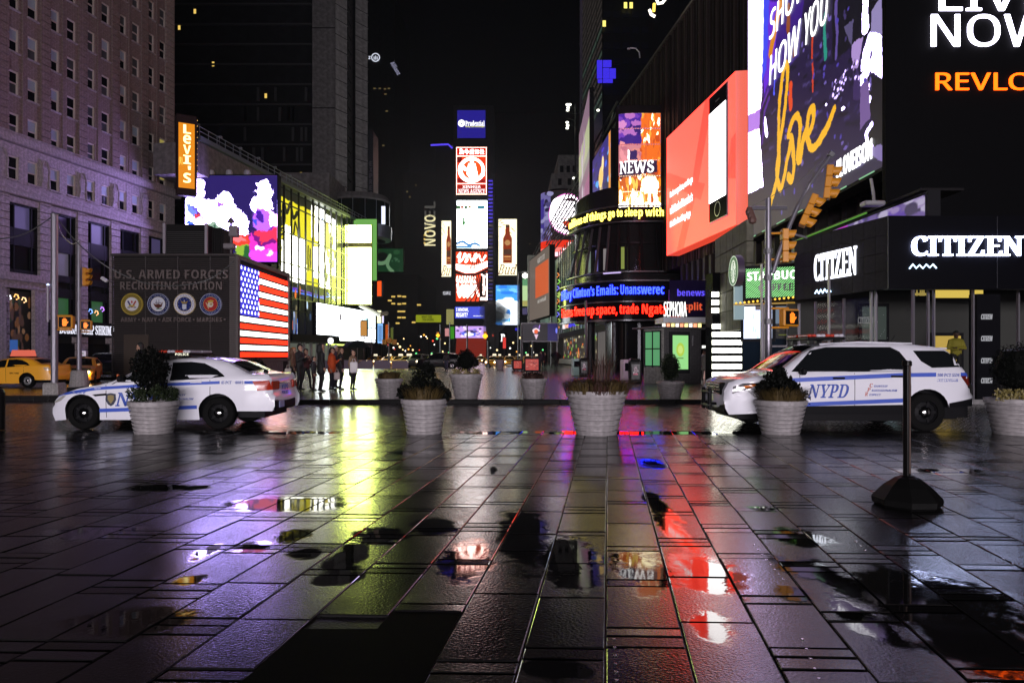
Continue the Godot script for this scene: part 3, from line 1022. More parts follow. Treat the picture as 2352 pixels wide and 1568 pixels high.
# ---------------------------------------------------------------- the glass-fronted block on the left, with its screens
func build_glass_block() -> void:
	var a := Vector2(-31.75, 69.0)
	var e := Vector2(-24.1, 119.0)
	var L := a.distance_to(e)
	var b := facade("glass_building", "glass-fronted corner block with yellow and white lit storeys", "building", a, e)
	var cosf := (e.y - a.y) / L
	var xof := func(px: float) -> float: return (42.22 / (0.152 + (1176.0 - px) / 1568.0) - 69.0) / cosf
	var s := st()
	box2(s, 7.5, 0, -5, L, 23.3, -1.6)
	obj("core", s, paint("block_core", Color(0.03, 0.03, 0.032), 0.8), b)
	# lit interior wall behind the glass, with its printed mural
	var g := RandomNumberGenerator.new()
	g.seed = 19
	var w0: float = xof.call(640.0)
	var w1: float = xof.call(800.0)
	var yel := rgb(226, 214, 40)
	var p := Pic.new(512, 384, rgb(30, 30, 24))
	var top := 23.2
	var span := top - 4.2
	var u := func(px: float) -> float: return (xof.call(px) - w0) / (w1 - w0)
	var v := func(y: float) -> float: return (top - y) / span
	p.rect(u.call(656.0), v.call(22.0), u.call(745.0) - u.call(656.0), 8.6 / span, yel)
	p.rect(u.call(718.0), v.call(20.6), u.call(786.0) - u.call(718.0), 9.4 / span, yel)
	var ink := rgb(36, 34, 22)
	for k in 7: p.curve([u.call(654.0), v.call(13.6 + k * 0.9), u.call(660.0), v.call(15.2 + k * 0.8), u.call(667.0), v.call(15.9 + k * 0.75)], 0.008, ink)
	p.curve([u.call(663.0),v.call(18.6),u.call(668.0),v.call(21.4),u.call(675.0),v.call(20.3),u.call(683.0),v.call(21.6),u.call(690.0),v.call(20.0),u.call(700.0),v.call(20.8),u.call(704.0),v.call(17.8)],0.017,ink)
	p.curve([u.call(690.0), v.call(17.6), u.call(694.0), v.call(19.4), u.call(702.0), v.call(17.6)], 0.012, ink).curve([u.call(660.0), v.call(19.2), u.call(668.0), v.call(18.6), u.call(672.0), v.call(20.6)], 0.012, ink)
	var wht := rgb(255, 255, 255)
	for q in [[671,688,18.6,10.5],[688,703,17.5,10.3],[703,719,17.5,10.2],[663,671,16.5,11.2],[734,746,17.2,12.6],[746,774,22.6,11.5],[730,734,22.8,18.2],[738,760,23.0,18.0],[774,788,22.4,13.5]]:
		p.rect(u.call(q[0] + 0.0), v.call(q[2]), u.call(q[1] + 0.0) - u.call(q[0] + 0.0), (q[2] - q[3]) / span, wht)
	for q in [[760,770,21.3,17.4],[770,775,20.0,12.0],[758,764,15.0,13.4],[776,782,17.8,14.8]]: p.rect(u.call(q[0] + 0.0),v.call(q[2]),u.call(q[1] + 0.0) - u.call(q[0] + 0.0),(q[2] - q[3]) / span,rgb(236,214,110))
	p.specks(g,26,u.call(745.0),v.call(22.0),u.call(788.0),v.call(12.0),0.02,0.05,[rgb(255,250,230),rgb(220,225,160),rgb(150,170,220),rgb(250,240,120),rgb(90,90,70)])
	p.rect(u.call(721.0), v.call(17.0), 0.02, 3.6 / span, ink).rect(u.call(726.0), v.call(16.6), 0.02, 2.8 / span, ink)
	p.rect(0, v.call(11.4), 1, 7.2 / span, rgb(20, 22, 26))
	for k in 26: p.line([g.randf(),v.call(g.randf_range(9.8,11.2)),g.randf(),v.call(g.randf_range(9.8,10.2))],0.006,[rgb(40,70,220),rgb(60,110,255),rgb(90,40,200)][k % 3]) if k < 6 else p.oval(g.randf(),v.call(g.randf_range(5.0,11.2)),0.012,0.035,[rgb(60,110,220),rgb(120,150,200),rgb(170,190,230),rgb(220,110,40),rgb(50,70,110)][k % 5])
	for k in 18: p.rect(u.call(656.0) + g.randf() * 0.25,v.call(g.randf_range(5.5,8.6)),0.018,g.randf_range(0.05,0.16),[rgb(90,110,150),rgb(150,165,200),rgb(40,60,140),rgb(110,100,80)][k % 4])
	panel(b, "lit_interior", w0, 4.2, w1, top, -1.0, glow("lit_interior", Color(1, 1, 0.9), 6.0, p.ragged(8, 0.012).lift(4.5).tex()), 0.4)
	# panes and mullions
	var xs := [xof.call(640.0)]
	for q in [654.0,670.9,687.7,703.3,720.0,733.8,747.7,761.6,773.6,786.0,798.0,809.0,820.0,830.0,840.0,850.0]: xs.append(xof.call(q))
	var ys := [4.3, 7.4, 9.0, 11.7, 13.4, 17.3, 21.0, 23.3]
	var gl := glass("curtain_glass", Color(0.02, 0.02, 0.02), 0.05, 0.04)
	var bar := paint("mullion", Color(0.045, 0.047, 0.05), 0.35, 0.5)
	for i in xs.size() - 1:
		for j in ys.size() - 1:
			s = st()
			quad(s, Vector3(xs[i] + 0.05, ys[j] + 0.05, -0.1), Vector3(xs[i + 1] - 0.05, ys[j] + 0.05, -0.1), Vector3(xs[i + 1] - 0.05, ys[j + 1] - 0.05, -0.1), Vector3(xs[i] + 0.05, ys[j + 1] - 0.05, -0.1))
			obj("pane", s, gl, b)
		block("mullion", bar, b, xs[i] - 0.06, 4.3, -0.25, xs[i] + 0.06, 23.3, 0.0)
	for y in ys:
		block("transom", bar, b, xs[0], y - 0.06, -0.24, L, y + 0.06, -0.015)
	# roof catwalk with its railing
	block("cornice", paint("roof_cornice", Color(0.12, 0.14, 0.17), 0.5), b, 0, 23.3, -1.6, L, 23.75, 0.25)
	s = st()
	for q in [0.45, 0.9]: tube(s, [Vector3(0, 23.75 + q, 0.15), Vector3(L, 23.75 + q, 0.15)], 0.045, 5)
	for k in 34: tube(s, [Vector3(k * L / 33, 23.75, 0.15), Vector3(k * L / 33, 24.65, 0.15)], 0.04, 5)
	obj("railing", s, paint("rail_steel", Color(0.32, 0.36, 0.42), 0.4, 0.5), b)
	for k in 6:
		s = st()
		tube(s, [Vector3(1.0 + k * 4.0, 23.7, -0.8), Vector3(1.0 + k * 4.0, 25.1, -0.8)], 0.03, 5)
		soft_box(s, Vector3(1.0 + k * 4.0, 25.2, -0.7), Vector3(0.3, 0.22, 0.4), 0.04)
		obj("roof_lamp", s, mats["rail_steel"], b)
	block("parapet_wall", rugged(paint("parapet_concrete", Color(0.20, 0.175, 0.18), 0.85), 0.4, 0.3), b, 0, 20.0, -5, 14.5, 23.2, -0.05)
	# ground floor: recess with white posts under a dark canopy
	block("canopy", paint("dark_canopy", Color(0.02, 0.025, 0.03), 0.4), b, xof.call(640.0), 3.3, -1, xof.call(753.0), 4.25, 1.8)
	panel(b, "shop_interior", xof.call(640.0), 0.2, xof.call(790.0), 3.2, -1.2, glow("shop_interior", Color(0.55, 0.6, 0.5), 0.16), 0.3)
	for q in [664.0, 690.0, 700.0, 716.0, 730.0, 744.0, 757.0]:
		block("post", paint("white_post", Color(0.55, 0.55, 0.55), 0.5), b, xof.call(q) - 0.15, 0.1, -0.3, xof.call(q) + 0.15, 3.4, 0.0)
	block("strip_lamp", glow("green_strip", Color(0.8, 1.0, 0.2), 1.6), b, xof.call(757.0), 3.05, -0.6, xof.call(800.0), 3.25, 0.5)
	# the wide white screen over the pavement
	var d := thing("white_screen", "wide white video screen with small dark figures, over the left pavement", "screen", b.position, b.rotation.y)
	var q0: float = xof.call(707.6)
	var q1: float = xof.call(845.0)
	var wp := Pic.new(256,128,rgb(250,252,255)).rect(0.34,0.25,0.035,0.22,rgb(60,20,40)).rect(0.20,0.52,0.015,0.1,rgb(80,90,160)).rect(0.24,0.52,0.015,0.1,rgb(80,90,160)).rect(0.3,0.2,0.5,0.02,rgb(150,170,200)).rect(0.74,0.22,0.03,0.5,rgb(110,160,170)).rect(0.77,0.25,0.12,0.45,rgb(180,220,220)).rect(0.83,0.25,0.03,0.45,rgb(40,70,80)).rect(0.9,0.25,0.04,0.42,rgb(90,130,130)).rect(0.93,0.08,0.02,0.12,rgb(50,60,60)).rect(0.8,0.78,0.02,0.16,rgb(130,150,220))
	panel(d, "screen_face", q0, 4.45, q1, 8.75, 1.2, glow("white_screen", Color(0.93, 0.98, 1), 9.0, wp.lift(9).tex()), 0.5)
	panel(d, "lower_screen_face", xof.call(753.0), 3.75, q1, 4.3, 1.2, glow("white_screen_low", Color(0.9, 0.97, 1), 6.0), 0.5)
	shine(d, q0, 4.45, q1, 8.75, 1.25, Color(0.93, 0.98, 1), 0.3)
	# the screen with two white-haired faces at the near end of the block
	var f := thing("portrait_screen", "large video screen of two blurred white-haired faces on dark blue", "screen", Vector3(gx(425, 71), 0, -71))
	var fw := gx(636, 71) - gx(425, 71)
	var y0 := gy(601, 71)
	var y1 := gy(403, 71)
	var n := Pic.new(256, 256, rgb(38, 32, 62))
	var W := rgb(255, 255, 255)
	var lav := rgb(206, 186, 240)
	n.oval(0.13,0.16,0.09,0.14,W).oval(0.10,0.36,0.11,0.16,W).oval(0.42,0.40,0.13,0.20,W).oval(0.30,0.48,0.28,0.20,W).oval(0.20,0.60,0.24,0.22,W).oval(0.55,0.62,0.14,0.24,W).oval(0.86,0.22,0.09,0.17,W).oval(0.83,0.34,0.12,0.12,W).curve([0.1,0.42,0.24,0.44,0.34,0.36],0.012,lav).curve([0.2,0.66,0.4,0.52,0.52,0.56],0.012,lav).curve([0.36,0.64,0.5,0.7,0.6,0.6],0.01,lav).oval(0.22,0.5,0.05,0.02,lav)
	n.poly([0.0,0.30,0.12,0.36,0.2,0.5,0.06,0.46],rgb(120,160,255)).poly([0.06,0.34,0.17,0.42,0.15,0.48],rgb(110,50,90)).oval(0.13,0.46,0.035,0.03,rgb(220,80,50)).oval(0.37,0.33,0.04,0.02,rgb(170,120,190))
	n.poly([0.10,0.64,0.30,0.54,0.40,0.60,0.28,0.72,0.14,0.72],rgb(150,200,110)).poly([0.18,0.60,0.34,0.58,0.26,0.66],rgb(40,90,40)).poly([0.02,0.52,0.10,0.56,0.06,0.62],rgb(80,130,255))
	n.poly([0.78,0.36,0.92,0.42,0.96,0.60,0.80,0.66,0.72,0.56],rgb(196,120,200)).poly([0.76,0.40,0.84,0.44,0.86,0.54,0.80,0.52],rgb(70,30,110)).poly([0.72,0.50,0.80,0.52,0.76,0.58],rgb(60,90,200)).poly([0.9,0.38,1.0,0.46,1.0,0.62,0.92,0.58],rgb(250,200,230))
	n.poly([0.42,0.70,0.68,0.68,0.72,0.80,0.44,0.84],rgb(240,70,30)).poly([0.46,0.72,0.66,0.72,0.66,0.76,0.46,0.78],rgb(255,140,90)).poly([0.56,0.82,0.72,0.80,0.70,1.0,0.54,1.0],rgb(140,200,40)).poly([0.64,0.84,0.72,0.82,0.70,1.0,0.62,1.0],rgb(40,110,30))
	n.poly([0.70,0.68,1.0,0.60,1.0,1.0,0.70,1.0],rgb(240,60,140)).poly([0.74,0.64,1.0,0.62,1.0,0.76,0.80,0.80],rgb(235,60,60)).poly([0.70,0.86,1.0,0.88,1.0,1.0,0.72,1.0],rgb(235,90,220)).curve([0.74,0.68,0.84,0.80,0.96,0.76],0.02,rgb(120,20,90)).oval(0.82,0.84,0.05,0.03,rgb(255,190,240)).oval(0.93,0.90,0.03,0.04,rgb(255,180,240))
	panel(f, "screen_face", 0, y0, fw, y1, 0.0, glow("portrait_screen", Color(0.60, 0.46, 1.3), 22.0, n.soften(2).ragged(4, 0.05).lift(10).tex()), 0.9)
	for k in 4:
		s = st()
		lathe(s, [Vector2(0.28, 0), Vector2(0.34, 0.1), Vector2(0.34, 0.35), Vector2(0.26, 0.55), Vector2(0, 0.6)], 12, Vector3(0.6 + k * 1.9, y1 + 0.1, -0.4))
		obj("vent", s, paint("vent_white", Color(0.4, 0.4, 0.44), 0.5), f)
	shine(f, 0, y0, fw, y1, 0.05, Color(0.95, 0.85, 1), 0.3)
	# the tall white blade sign and the green board behind it
	var t := thing("blade_sign", "tall white double-panel blade sign glowing over the left pavement", "sign", Vector3(0, 0, -108))
	var yl := glow("blade_gold", Color(0.55, 0.5, 0.05), 0.8)
	var bt := Pic.new(64, 256, rgb(255, 255, 235))
	for k in 26: bt.rect(0.1 + (k % 5) * 0.15, 0.35 + k / 5 * 0.1, 0.1, 0.02 + 0.02 * (k % 3), rgb(255, 225, 120))
	var wm := glow("blade_white", Color(0.85, 1, 0.2), 26.0)
	for q in [[793,818.5,517,557],[820,852,517,557],[820,852,568,698]]: panel(t,"lit_panel",gx(q[0],108),gy(q[3],108),gx(q[1],108),gy(q[2],108),0,wm,0.6,yl,0.05)
	panel(t,"lit_panel",gx(793,108),gy(698,108),gx(818.5,108),gy(568,108),0,glow("blade_print",Color(0.85,1,0.2),22.0,bt.tex()),0.6,yl,0.05)
	block("frame",paint("blade_frame",Color(0.2,0.2,0.05),0.5),t,gx(791,108),gy(700,108),-0.65,gx(853,108),gy(515,108),-0.3)
	rod("bracket",paint("bracket_pale",Color(0.5,0.5,0.4),0.5),t,[at(835,700,0.0001) * 0 + Vector3(gx(825,108),gy(700,108),-0.3),Vector3(gx(870,108),gy(722,108),-0.5),Vector3(gx(880,108),gy(716,108),-3)],0.35,8)
	shine(t, gx(793, 108), gy(698, 108), gx(852, 108), gy(517, 108), 0.05, Color(1, 1, 0.75), 0.5)
	var gb := thing("green_board", "plain pale green lit board behind the tall white blade sign", "sign", Vector3(0, 0, -110))
	panel(gb,"board_face",gx(812,110),gy(644,110),gx(865,110),gy(503,110),0,glow("green_board",lin(112,176,84),0.9),0.4)
	var dg := thing("green_screen", "dim dark green screen with a pale swirl, high beside the curved balcony", "screen", Vector3(0, 0, -150))
	var gp := Pic.new(96,64,rgb(22,60,34)).oval(0.2,0.45,0.25,0.3,rgb(14,20,16)).curve([0.0,0.62,0.3,0.6,0.5,0.3,0.4,0.7,0.6,1.0],0.09,rgb(110,150,110)).oval(0.75,0.15,0.12,0.1,rgb(40,84,50)).specks(RandomNumberGenerator.new(),8,0.55,0.4,0.95,0.6,0.05,0.06,[rgb(60,100,70)])
	panel(dg,"screen_face",gx(866,150),gy(624,150),gx(926,150),gy(571,150),0,glow("green_screen",Color(1,1,1),0.75,gp.soften(2).tex()),0.6)
# ---------------------------------------------------------------- towers behind the left blocks
func lit_windows(parent: Node3D, called: String, spots: Array, d: float, w: float, h: float, m: Material) -> void:
	for q in spots:
		var s := st()
		box2(s, gx(q[0], d) - w * 0.5, gy(q[1], d) - h * 0.5, -d - 0.05, gx(q[0], d) + w * 0.5, gy(q[1], d) + h * 0.5, -d + 0.06)
		obj(called, s, m, parent)
func build_left_towers() -> void:
	var g := RandomNumberGenerator.new()
	g.seed = 29
	var dark := rugged(paint("dark_tower", Color(0.022, 0.022, 0.025), 0.5), 0.1, 0.0)
	var conc := rugged(paint("tower_concrete", Color(0.30, 0.29, 0.29), 0.8), 0.25, 0.3)
	var pale := rugged(paint("tower_pale_concrete", Color(0.75, 0.74, 0.73), 0.8), 0.25, 0.3)
	var warm := glow("far_warm_window", Color(1, 0.68, 0.15), 0.9)
	# hotel tower: dark fin wall with floor lines, a grey pier, a pale ribbed corner
	var t := thing("hotel_tower", "tall dark hotel tower with a grey concrete pier and pale ribbed corner", "building")
	var d := 150.0
	var s := st()
	box2(s, gx(330, d), 0, -d - 40, gx(716, d), 130, -d)
	obj("wall", s, dark, t)
	for k in 26:
		block("floor_edge", paint("floor_edge", Color(0.06, 0.06, 0.065), 0.6), t, gx(400, d), 8 + k * 4.4, -d, gx(716, d), 8.35 + k * 4.4, -d + 0.5)
	for k in 70:
		var r := g.randi() % 12
		var x := gx(560 + (g.randi() % 15) * 10.0, d)
		block("window_post", mats["floor_edge"], t, x, 9 + r * 4.4, -d + 0.02, x + 0.55, 12 + r * 4.4, -d + 0.25)
	lit_windows(t,"lit_window",[[489,147,0],[447,26,0],[411,63,0],[691,401,0],[610,220,0]],d,0.5,1.0,warm)
	block("pier", conc, t, gx(717, 145), 0, -175, gx(769, 145), 130, -145)
	for k in 7:
		block("joint", dark, t, gx(717, 145), 20 + k * 17.0, -145.2, gx(769, 145), 20.2 + k * 17.0, -144.95)
	# ribbed corner: strips of panels running back from the street
	var a := Vector2(gx(770, 145), 145)
	var r0 := 0
	for q in [[770, 797, pale], [799, 806, conc], [816, 844, pale]]:
		var f0 := Vector2(gx(q[0], 145 + r0 * 7), 145 + r0 * 7)
		var f1 := Vector2(gx(q[1], 148 + r0 * 7), 148 + r0 * 7)
		for k in 34:
			s = st()
			var y := 22.0 + k * 3.2 + (0.0 if r0 == 0 else 3.0)
			var p0 := Vector3(f0.x, y, -f0.y)
			var p1 := Vector3(f1.x, y, -f1.y)
			var out := Vector3(0.05, 0, 0.05) * g.randf()
			quad(s, p0 + out, p1 + out, p1 + Vector3(0, 3.05, 0), p0 + Vector3(0, 3.05, 0))
			quad(s, p0 + Vector3(0, 0, 0), p0 + Vector3(0, 0, -1), p1 + Vector3(0, 0, -1), p1)
			obj("cladding_panel", s, q[2], t)
		s = st()
		var c := PackedVector2Array([Vector2(f0.x, f0.y + 0.1), Vector2(f1.x, f1.y + 0.1), Vector2(f1.x - 3, f1.y + 6), Vector2(f0.x - 3, f0.y + 6)])
		for k in 4:
			var m0 := c[k]
			var m1 := c[(k + 1) % 4]
			quad(s, Vector3(m0.x, 0, -m0.y), Vector3(m1.x, 0, -m1.y), Vector3(m1.x, 131, -m1.y), Vector3(m0.x, 131, -m0.y))
		obj("rib_core", s, dark, t)
		r0 += 1
	block("podium", conc, t, gx(640, 128), 0, -140, gx(756, 128), gy(396, 128), -128)
	# the round balcony
	s = st()
	var c := Vector3(gx(818, 136), 0, -139)
	lathe(s, [Vector2(5.2, gy(548, 136)), Vector2(6.4, gy(545, 136)), Vector2(6.5, gy(516, 136)), Vector2(6.3, gy(515, 136))], 40, c)
	obj("balcony_band", s, paint("balcony_steel", Color(0.35, 0.40, 0.46), 0.3, 0.6), t)
	s = st()
	lathe(s, [Vector2(6.0, gy(516, 136)), Vector2(6.0, gy(462, 136))], 40, c)
	obj("balcony_glass", s, paint("dark_curved_glass", Color(0.02, 0.024, 0.024), 0.08), t)
	s = st()
	lathe(s, [Vector2(6.1, gy(462, 136)), Vector2(6.3, gy(458, 136)), Vector2(5.6, gy(446, 136)), Vector2(0, gy(444, 136))], 40, c)
	obj("balcony_roof", s, conc, t)
	for k in 16:
		s = st()
		var an := TAU * k / 16
		tube(s, [c + Vector3(cos(an) * 6.02, gy(516, 136), sin(an) * 6.02), c + Vector3(cos(an) * 6.02, gy(460, 136), sin(an) * 6.02)], 0.06, 5)
		obj("balcony_mullion", s, mats["rail_steel"], t)
	block("lit_panel",glow("cool_panel",Color(0.75,0.8,1),1.4),t,gx(876,132.6),gy(513,132),-132.8,gx(883,132),gy(472,132),-132.5)
	block("sign_fin",paint("sign_fin",Color(0.03,0.032,0.045),0.5),t,gx(846,160),gy(470,160),-166,gx(857,160),gy(300,160),-160)
	for k in 7: lettering(t,"fin_letter","EXPRESS"[k],"bold",gx(848,160),gy(370 + k * 14 + 11,160),gx(855,160),gy(370 + k * 14,160),-159.99,paint("fin_letter",Color(0.18,0.18,0.22),0.5))
	# insurance tower far behind with two lit marks
	var n := thing("insurance_tower", "black distant tower with a small white round emblem and slanting name", "building")
	block("wall", dark, n, gx(790, 400), 0, -460, gx(905, 400), 215, -402)
	var m := glow("cold_white_mark", Color(0.8, 0.85, 1), 0.9)
	s = st()
	for k in 28:
		var f0 := TAU * k / 28
		var f1 := TAU * (k + 1) / 28
		var o := Vector3(gx(861.5, 400), gy(130, 400), -401)
		quad(s, o + Vector3(cos(f0), sin(f0), 0) * 2.0, o + Vector3(cos(f0), sin(f0), 0) * 2.6, o + Vector3(cos(f1), sin(f1), 0) * 2.6, o + Vector3(cos(f1), sin(f1), 0) * 2.0)
	for k in 3: box2(s, gx(857.2 + k * 3.5, 400), gy(135, 400), -401.2, gx(859.0 + k * 3.5, 400), gy(126 if k == 1 else 128, 400), -400.9)
	obj("emblem", s, m, n)
	lettering(n, "letter", "z", "bold", gx(845, 400), gy(134, 400), gx(850, 400), gy(127, 400), -401, m)
	var tx := letters("Allianz", "sans_bold", 0, 0, 8.4, 2.6, 0.1, null, 0.0, glow("dim_mark", Color(0.55, 0.55, 0.8), 0.45))
	var o := put("name_letters", tx, n, Vector3(gx(896, 401), gy(146, 401), -400.5))
	o.rotation.z = -1.02
	lit_windows(n,"lit_window",[[860,203,0],[872,203,0],[884,204,0],[893,203,0],[885,216,0],[888,255,0],[880,334,0]],401,1.4,0.8,glow("far_dim_window",Color(1,0.75,0.3),0.10))
	# hotel with its name running up the wall
	n = thing("hotel_block", "dark hotel slab with its name in lit letters running up the wall", "building")
	block("wall", dark, n, gx(905, 430), 0, -470, gx(1012, 430), gy(395, 430), -431)
	for k in 2:
		tx = letters(["NOVO","TEL"][k],"bold",0,0,[19.5,16.0][k],7.0,0.1,null,0.0,glow("hotel_letters_%d" % k,[Color(1,0.9,0.5),Color(0.35,0.33,0.3)][k],[1.1,0.22][k]))
		o = put("name_letters", tx, n, Vector3(gx(1000, 430), gy([564, 521][k] - 0.0, 430), -430.5))
		o.rotation.z = PI / 2
	lit_windows(n,"lit_window",[[975,540,0],[975,549,0],[975,558,0],[982,532,0]],430.4,1.2,1.0,warm)
	lit_windows(n,"lit_window",[[935,440,0],[920,455,0],[941,452,0],[955,425,0]],430.4,1.0,1.2,mats["far_dim_window"])
	# an office block with a grid of lights beyond the left pavement
	n = thing("far_office", "dark far office block with a few rows of small warm lights", "building")
	block("wall", dark, n, gx(860, 300), 0, -380, gx(960, 300), gy(630, 300), -301)
	lit_windows(n,"lit_window",[[903,681,0],[917,680,0],[928,681,0],[903,697,0],[917,698,0],[928,697,0],[917,715,0],[926,715,0],[917,729,0],[927,729,0],[895,690,0],[913,742,0],[950,740,0],[962,700,0],[873,660,0]],300.5,1.7,0.7,warm)
	# two plain dark masses closing the gap behind the tower
	for q in [[930, 1046, 560, 520, "broad dark far block behind the hotel name"], [1122, 1345, 600, 560, "broad dark far block right of the sign tower"], [1000, 1046, 360, 352, "dark slab left of the sign tower with a blue roof line"]]:
		n = thing("far_block", q[4], "building")
		block("wall",dark,n,gx(q[0],q[2]),0,-q[2] - 60,gx(q[1],q[2]),gy([430,260,333][[930,1122,1000].find(q[0])],q[2]),-q[2])
		if q[0] == 1000:
			rod("roof_light",glow("blue_roof_light",Color(0.10,0.06,0.9),1.2),n,[at(989,333,q[2] - 1.0),at(1029,331,q[2] - 1.0),at(1039,340,q[2] - 1.0)],0.5,5)
		else:
			for k in 12:
				lit_windows(n, "lit_window", [[g.randf_range(q[0] + 8, q[1] - 8), g.randf_range(460, 740), 0]], q[2] - 0.6, 1.6, 1.2, mats["far_dim_window"] if k % 3 else warm)
# ---------------------------------------------------------------- the thin sign tower at the end of the view
func build_sign_tower() -> void:
	var d := 290.0
	var t := thing("sign_tower", "narrow dark tower stacked with lit signs, at the end of the street", "building", Vector3(0, 0, -d))
	var s := st()
	box2(s, gx(1041, d), 0, -30, gx(1134, d), gy(240, d), -1.0)
	obj("wall", s, paint("sign_tower_wall", Color(0.03, 0.03, 0.034), 0.6), t)
	block("side_frame",paint("side_frame",Color(0.05,0.05,0.06),0.5),t,gx(1120,d),gy(712,d),-1.2,gx(1136,d),gy(400,d),2.0)
	for k in 34:
		block("side_lamp",glow("side_blue",Color(0.10,0.06,0.9),0.9) if k < 12 else glow("side_blue_dim",Color(0.10,0.07,0.45),0.6) if k % 3 else glow("side_pale",Color(0.4,0.3,0.35),0.4),t,gx(1122,d),gy(420 + k * 8.4,d),2.0,gx(1132,d),gy(420 + k * 8.4 - (3.5 if k < 12 else 2.5),d),2.2)
	var sig := func(called: String, label: String, x0: float, y0: float, x1: float, y1: float, m: Material, z := 0.0) -> Node3D:
		var o := thing(called, label, "sign", Vector3(0, 0, -d + z))
		panel(o, "sign_face", gx(x0, d), gy(y1, d), gx(x1, d), gy(y0, d), 0, m, 0.9)
		return o
	var o: Node3D = sig.call("blue_sign", "square deep blue sign with white emblem and name, topmost on the sign tower", 1050, 253, 1115, 317, glow("deep_blue", lin(40, 32, 150), 0.9))
	lettering(o,"name","Prudential","serif_bold",gx(1069,d),gy(289,d),gx(1113,d),gy(277,d),0.05,glow("tower_white",Color(1,1,1),2.0))
	lettering(o,"slogan","Bring Your Challenges","bold",gx(1069,d),gy(293,d),gx(1113,d),gy(289.5,d),0.05,glow("tower_yellow",Color(0.9,0.9,0.2),1.3))
	s = st()
	var disc := PackedVector2Array()
	for k in 20: disc.append(Vector2(gx(1060, d) + cos(TAU * k / 20) * 1.5, gy(283, d) + sin(TAU * k / 20) * 1.5))
	extrude(s, disc, 0.02, 0.06)
	obj("emblem", s, mats["tower_white"], o)
	s = st()
	extrude(s,PackedVector2Array([Vector2(gx(1056,d),gy(284.5,d)),Vector2(gx(1064,d),gy(281.5,d)),Vector2(gx(1062,d),gy(284.5,d)),Vector2(gx(1059,d),gy(286,d))]),0.05,0.09)
	obj("emblem_rock", s, mats["deep_blue"], o)
	var p := Pic.new(128, 192, rgb(208, 62, 26))
	p.rect(0,0,1,0.015,rgb(255,240,220)).rect(0,0.985,1,0.015,rgb(255,240,220)).rect(0,0,0.02,1,rgb(255,240,220)).rect(0.98,0,0.02,1,rgb(255,240,220)).rect(0.02,0.18,0.96,0.02,rgb(255,240,220)).rect(0.02,0.765,0.96,0.02,rgb(255,240,220)).rect(0.02,0.02,0.96,0.15,rgb(176,26,14)).rect(0.02,0.79,0.96,0.19,rgb(150,24,12)).rect(0.02,0.20,0.17,0.12,rgb(90,10,8)).rect(0.02,0.66,0.4,0.1,rgb(120,14,10)).rect(0.6,0.68,0.38,0.08,rgb(130,16,12))
	var W := rgb(255, 252, 245)
	p.oval(0.5,0.48,0.44,0.27,W).oval(0.52,0.47,0.32,0.20,rgb(226,92,34)).poly([0.40,0.34,0.62,0.34,0.72,0.62,0.48,0.68,0.34,0.56],W).oval(0.3,0.46,0.06,0.04,W).oval(0.26,0.42,0.04,0.03,W).poly([0.46,0.2,0.56,0.2,0.56,0.36,0.46,0.36],W).oval(0.86,0.58,0.07,0.04,W)
	# five characters: 新华通讯社
	for k in 5:
		var x := 0.12 + k * 0.165
		for e in [[[0,0,0.5,0],[0,0.35,0.5,0.35],[0.25,0,0.25,1],[0.1,0.6,0,0.95],[0.6,0.1,0.6,0.9],[0.6,0.3,1,0.3],[0.85,0.3,0.85,1]],[[0.3,0,0,0.4],[0.2,0.2,0.2,0.55],[0.6,0,0.6,0.45],[0.6,0.45,1,0.4],[0,0.65,1,0.65],[0.5,0.5,0.5,1]],[[0.1,0.1,0.2,0.2],[0,0.4,0.2,0.4],[0.2,0.4,0.15,0.8],[0,0.95,1,0.95],[0.4,0.05,0.9,0.05],[0.4,0.25,0.9,0.25],[0.4,0.5,0.9,0.5],[0.4,0.25,0.4,0.8],[0.9,0.25,0.9,0.8],[0.65,0.25,0.65,0.8]],[[0.1,0.05,0.2,0.15],[0,0.35,0.2,0.35],[0.2,0.35,0.2,0.9],[0.4,0.15,0.85,0.15],[0.85,0.15,0.9,0.9],[0.6,0.15,0.6,0.95],[0.4,0.5,0.8,0.5]],[[0.2,0,0.3,0.1],[0,0.3,0.4,0.3],[0.4,0.3,0,0.7],[0.22,0.5,0.22,1],[0.5,0.4,1,0.4],[0.75,0.05,0.75,0.9],[0.45,0.92,1,0.92]]][k]:
			p.line([x + e[0] * 0.13, 0.045 + e[1] * 0.1, x + e[2] * 0.13, 0.045 + e[3] * 0.1], 0.0075, W)
	o = sig.call("red_news_sign", "red sign with a white globe emblem, second from the top of the sign tower", 1048, 338, 1118, 447, glow("red_news", Color(1.5, 1, 0.95), 6.0, p.lift(5).tex()))
	lettering(o, "name", "XINHUA", "bold", gx(1062, d), gy(432, d), gx(1104, d), gy(426, d), 0.05, mats["tower_white"])
	lettering(o, "name", "NEWS AGENCY", "serif_bold", gx(1053, d), gy(444, d), gx(1114, d), gy(434, d), 0.05, mats["tower_white"])
	p = Pic.new(128, 192, rgb(255, 255, 255))
	p.rect(0,0,1,0.1,rgb(222,226,230)).rect(0.0,0.11,0.12,0.07,rgb(60,120,60)).rect(0.14,0.11,0.1,0.06,rgb(196,90,50)).rect(0.26,0.11,0.09,0.07,rgb(60,110,60)).rect(0.38,0.11,0.1,0.05,rgb(190,150,70)).rect(0.68,0.11,0.24,0.07,rgb(70,150,170)).poly([0.18,0.36,0.24,0.36,0.24,0.44,0.32,0.44,0.24,0.52,0.18,0.52],rgb(90,160,90)).rect(0.32,0.6,0.12,0.06,rgb(240,236,232)).curve([0.02,0.9,0.2,0.86,0.4,0.93,0.6,0.9,0.74,0.94],0.025,rgb(90,160,230)).rect(0.0,0.95,0.5,0.05,rgb(110,176,240)).poly([0.3,0.84,0.74,0.83,0.6,0.86],rgb(80,150,230))
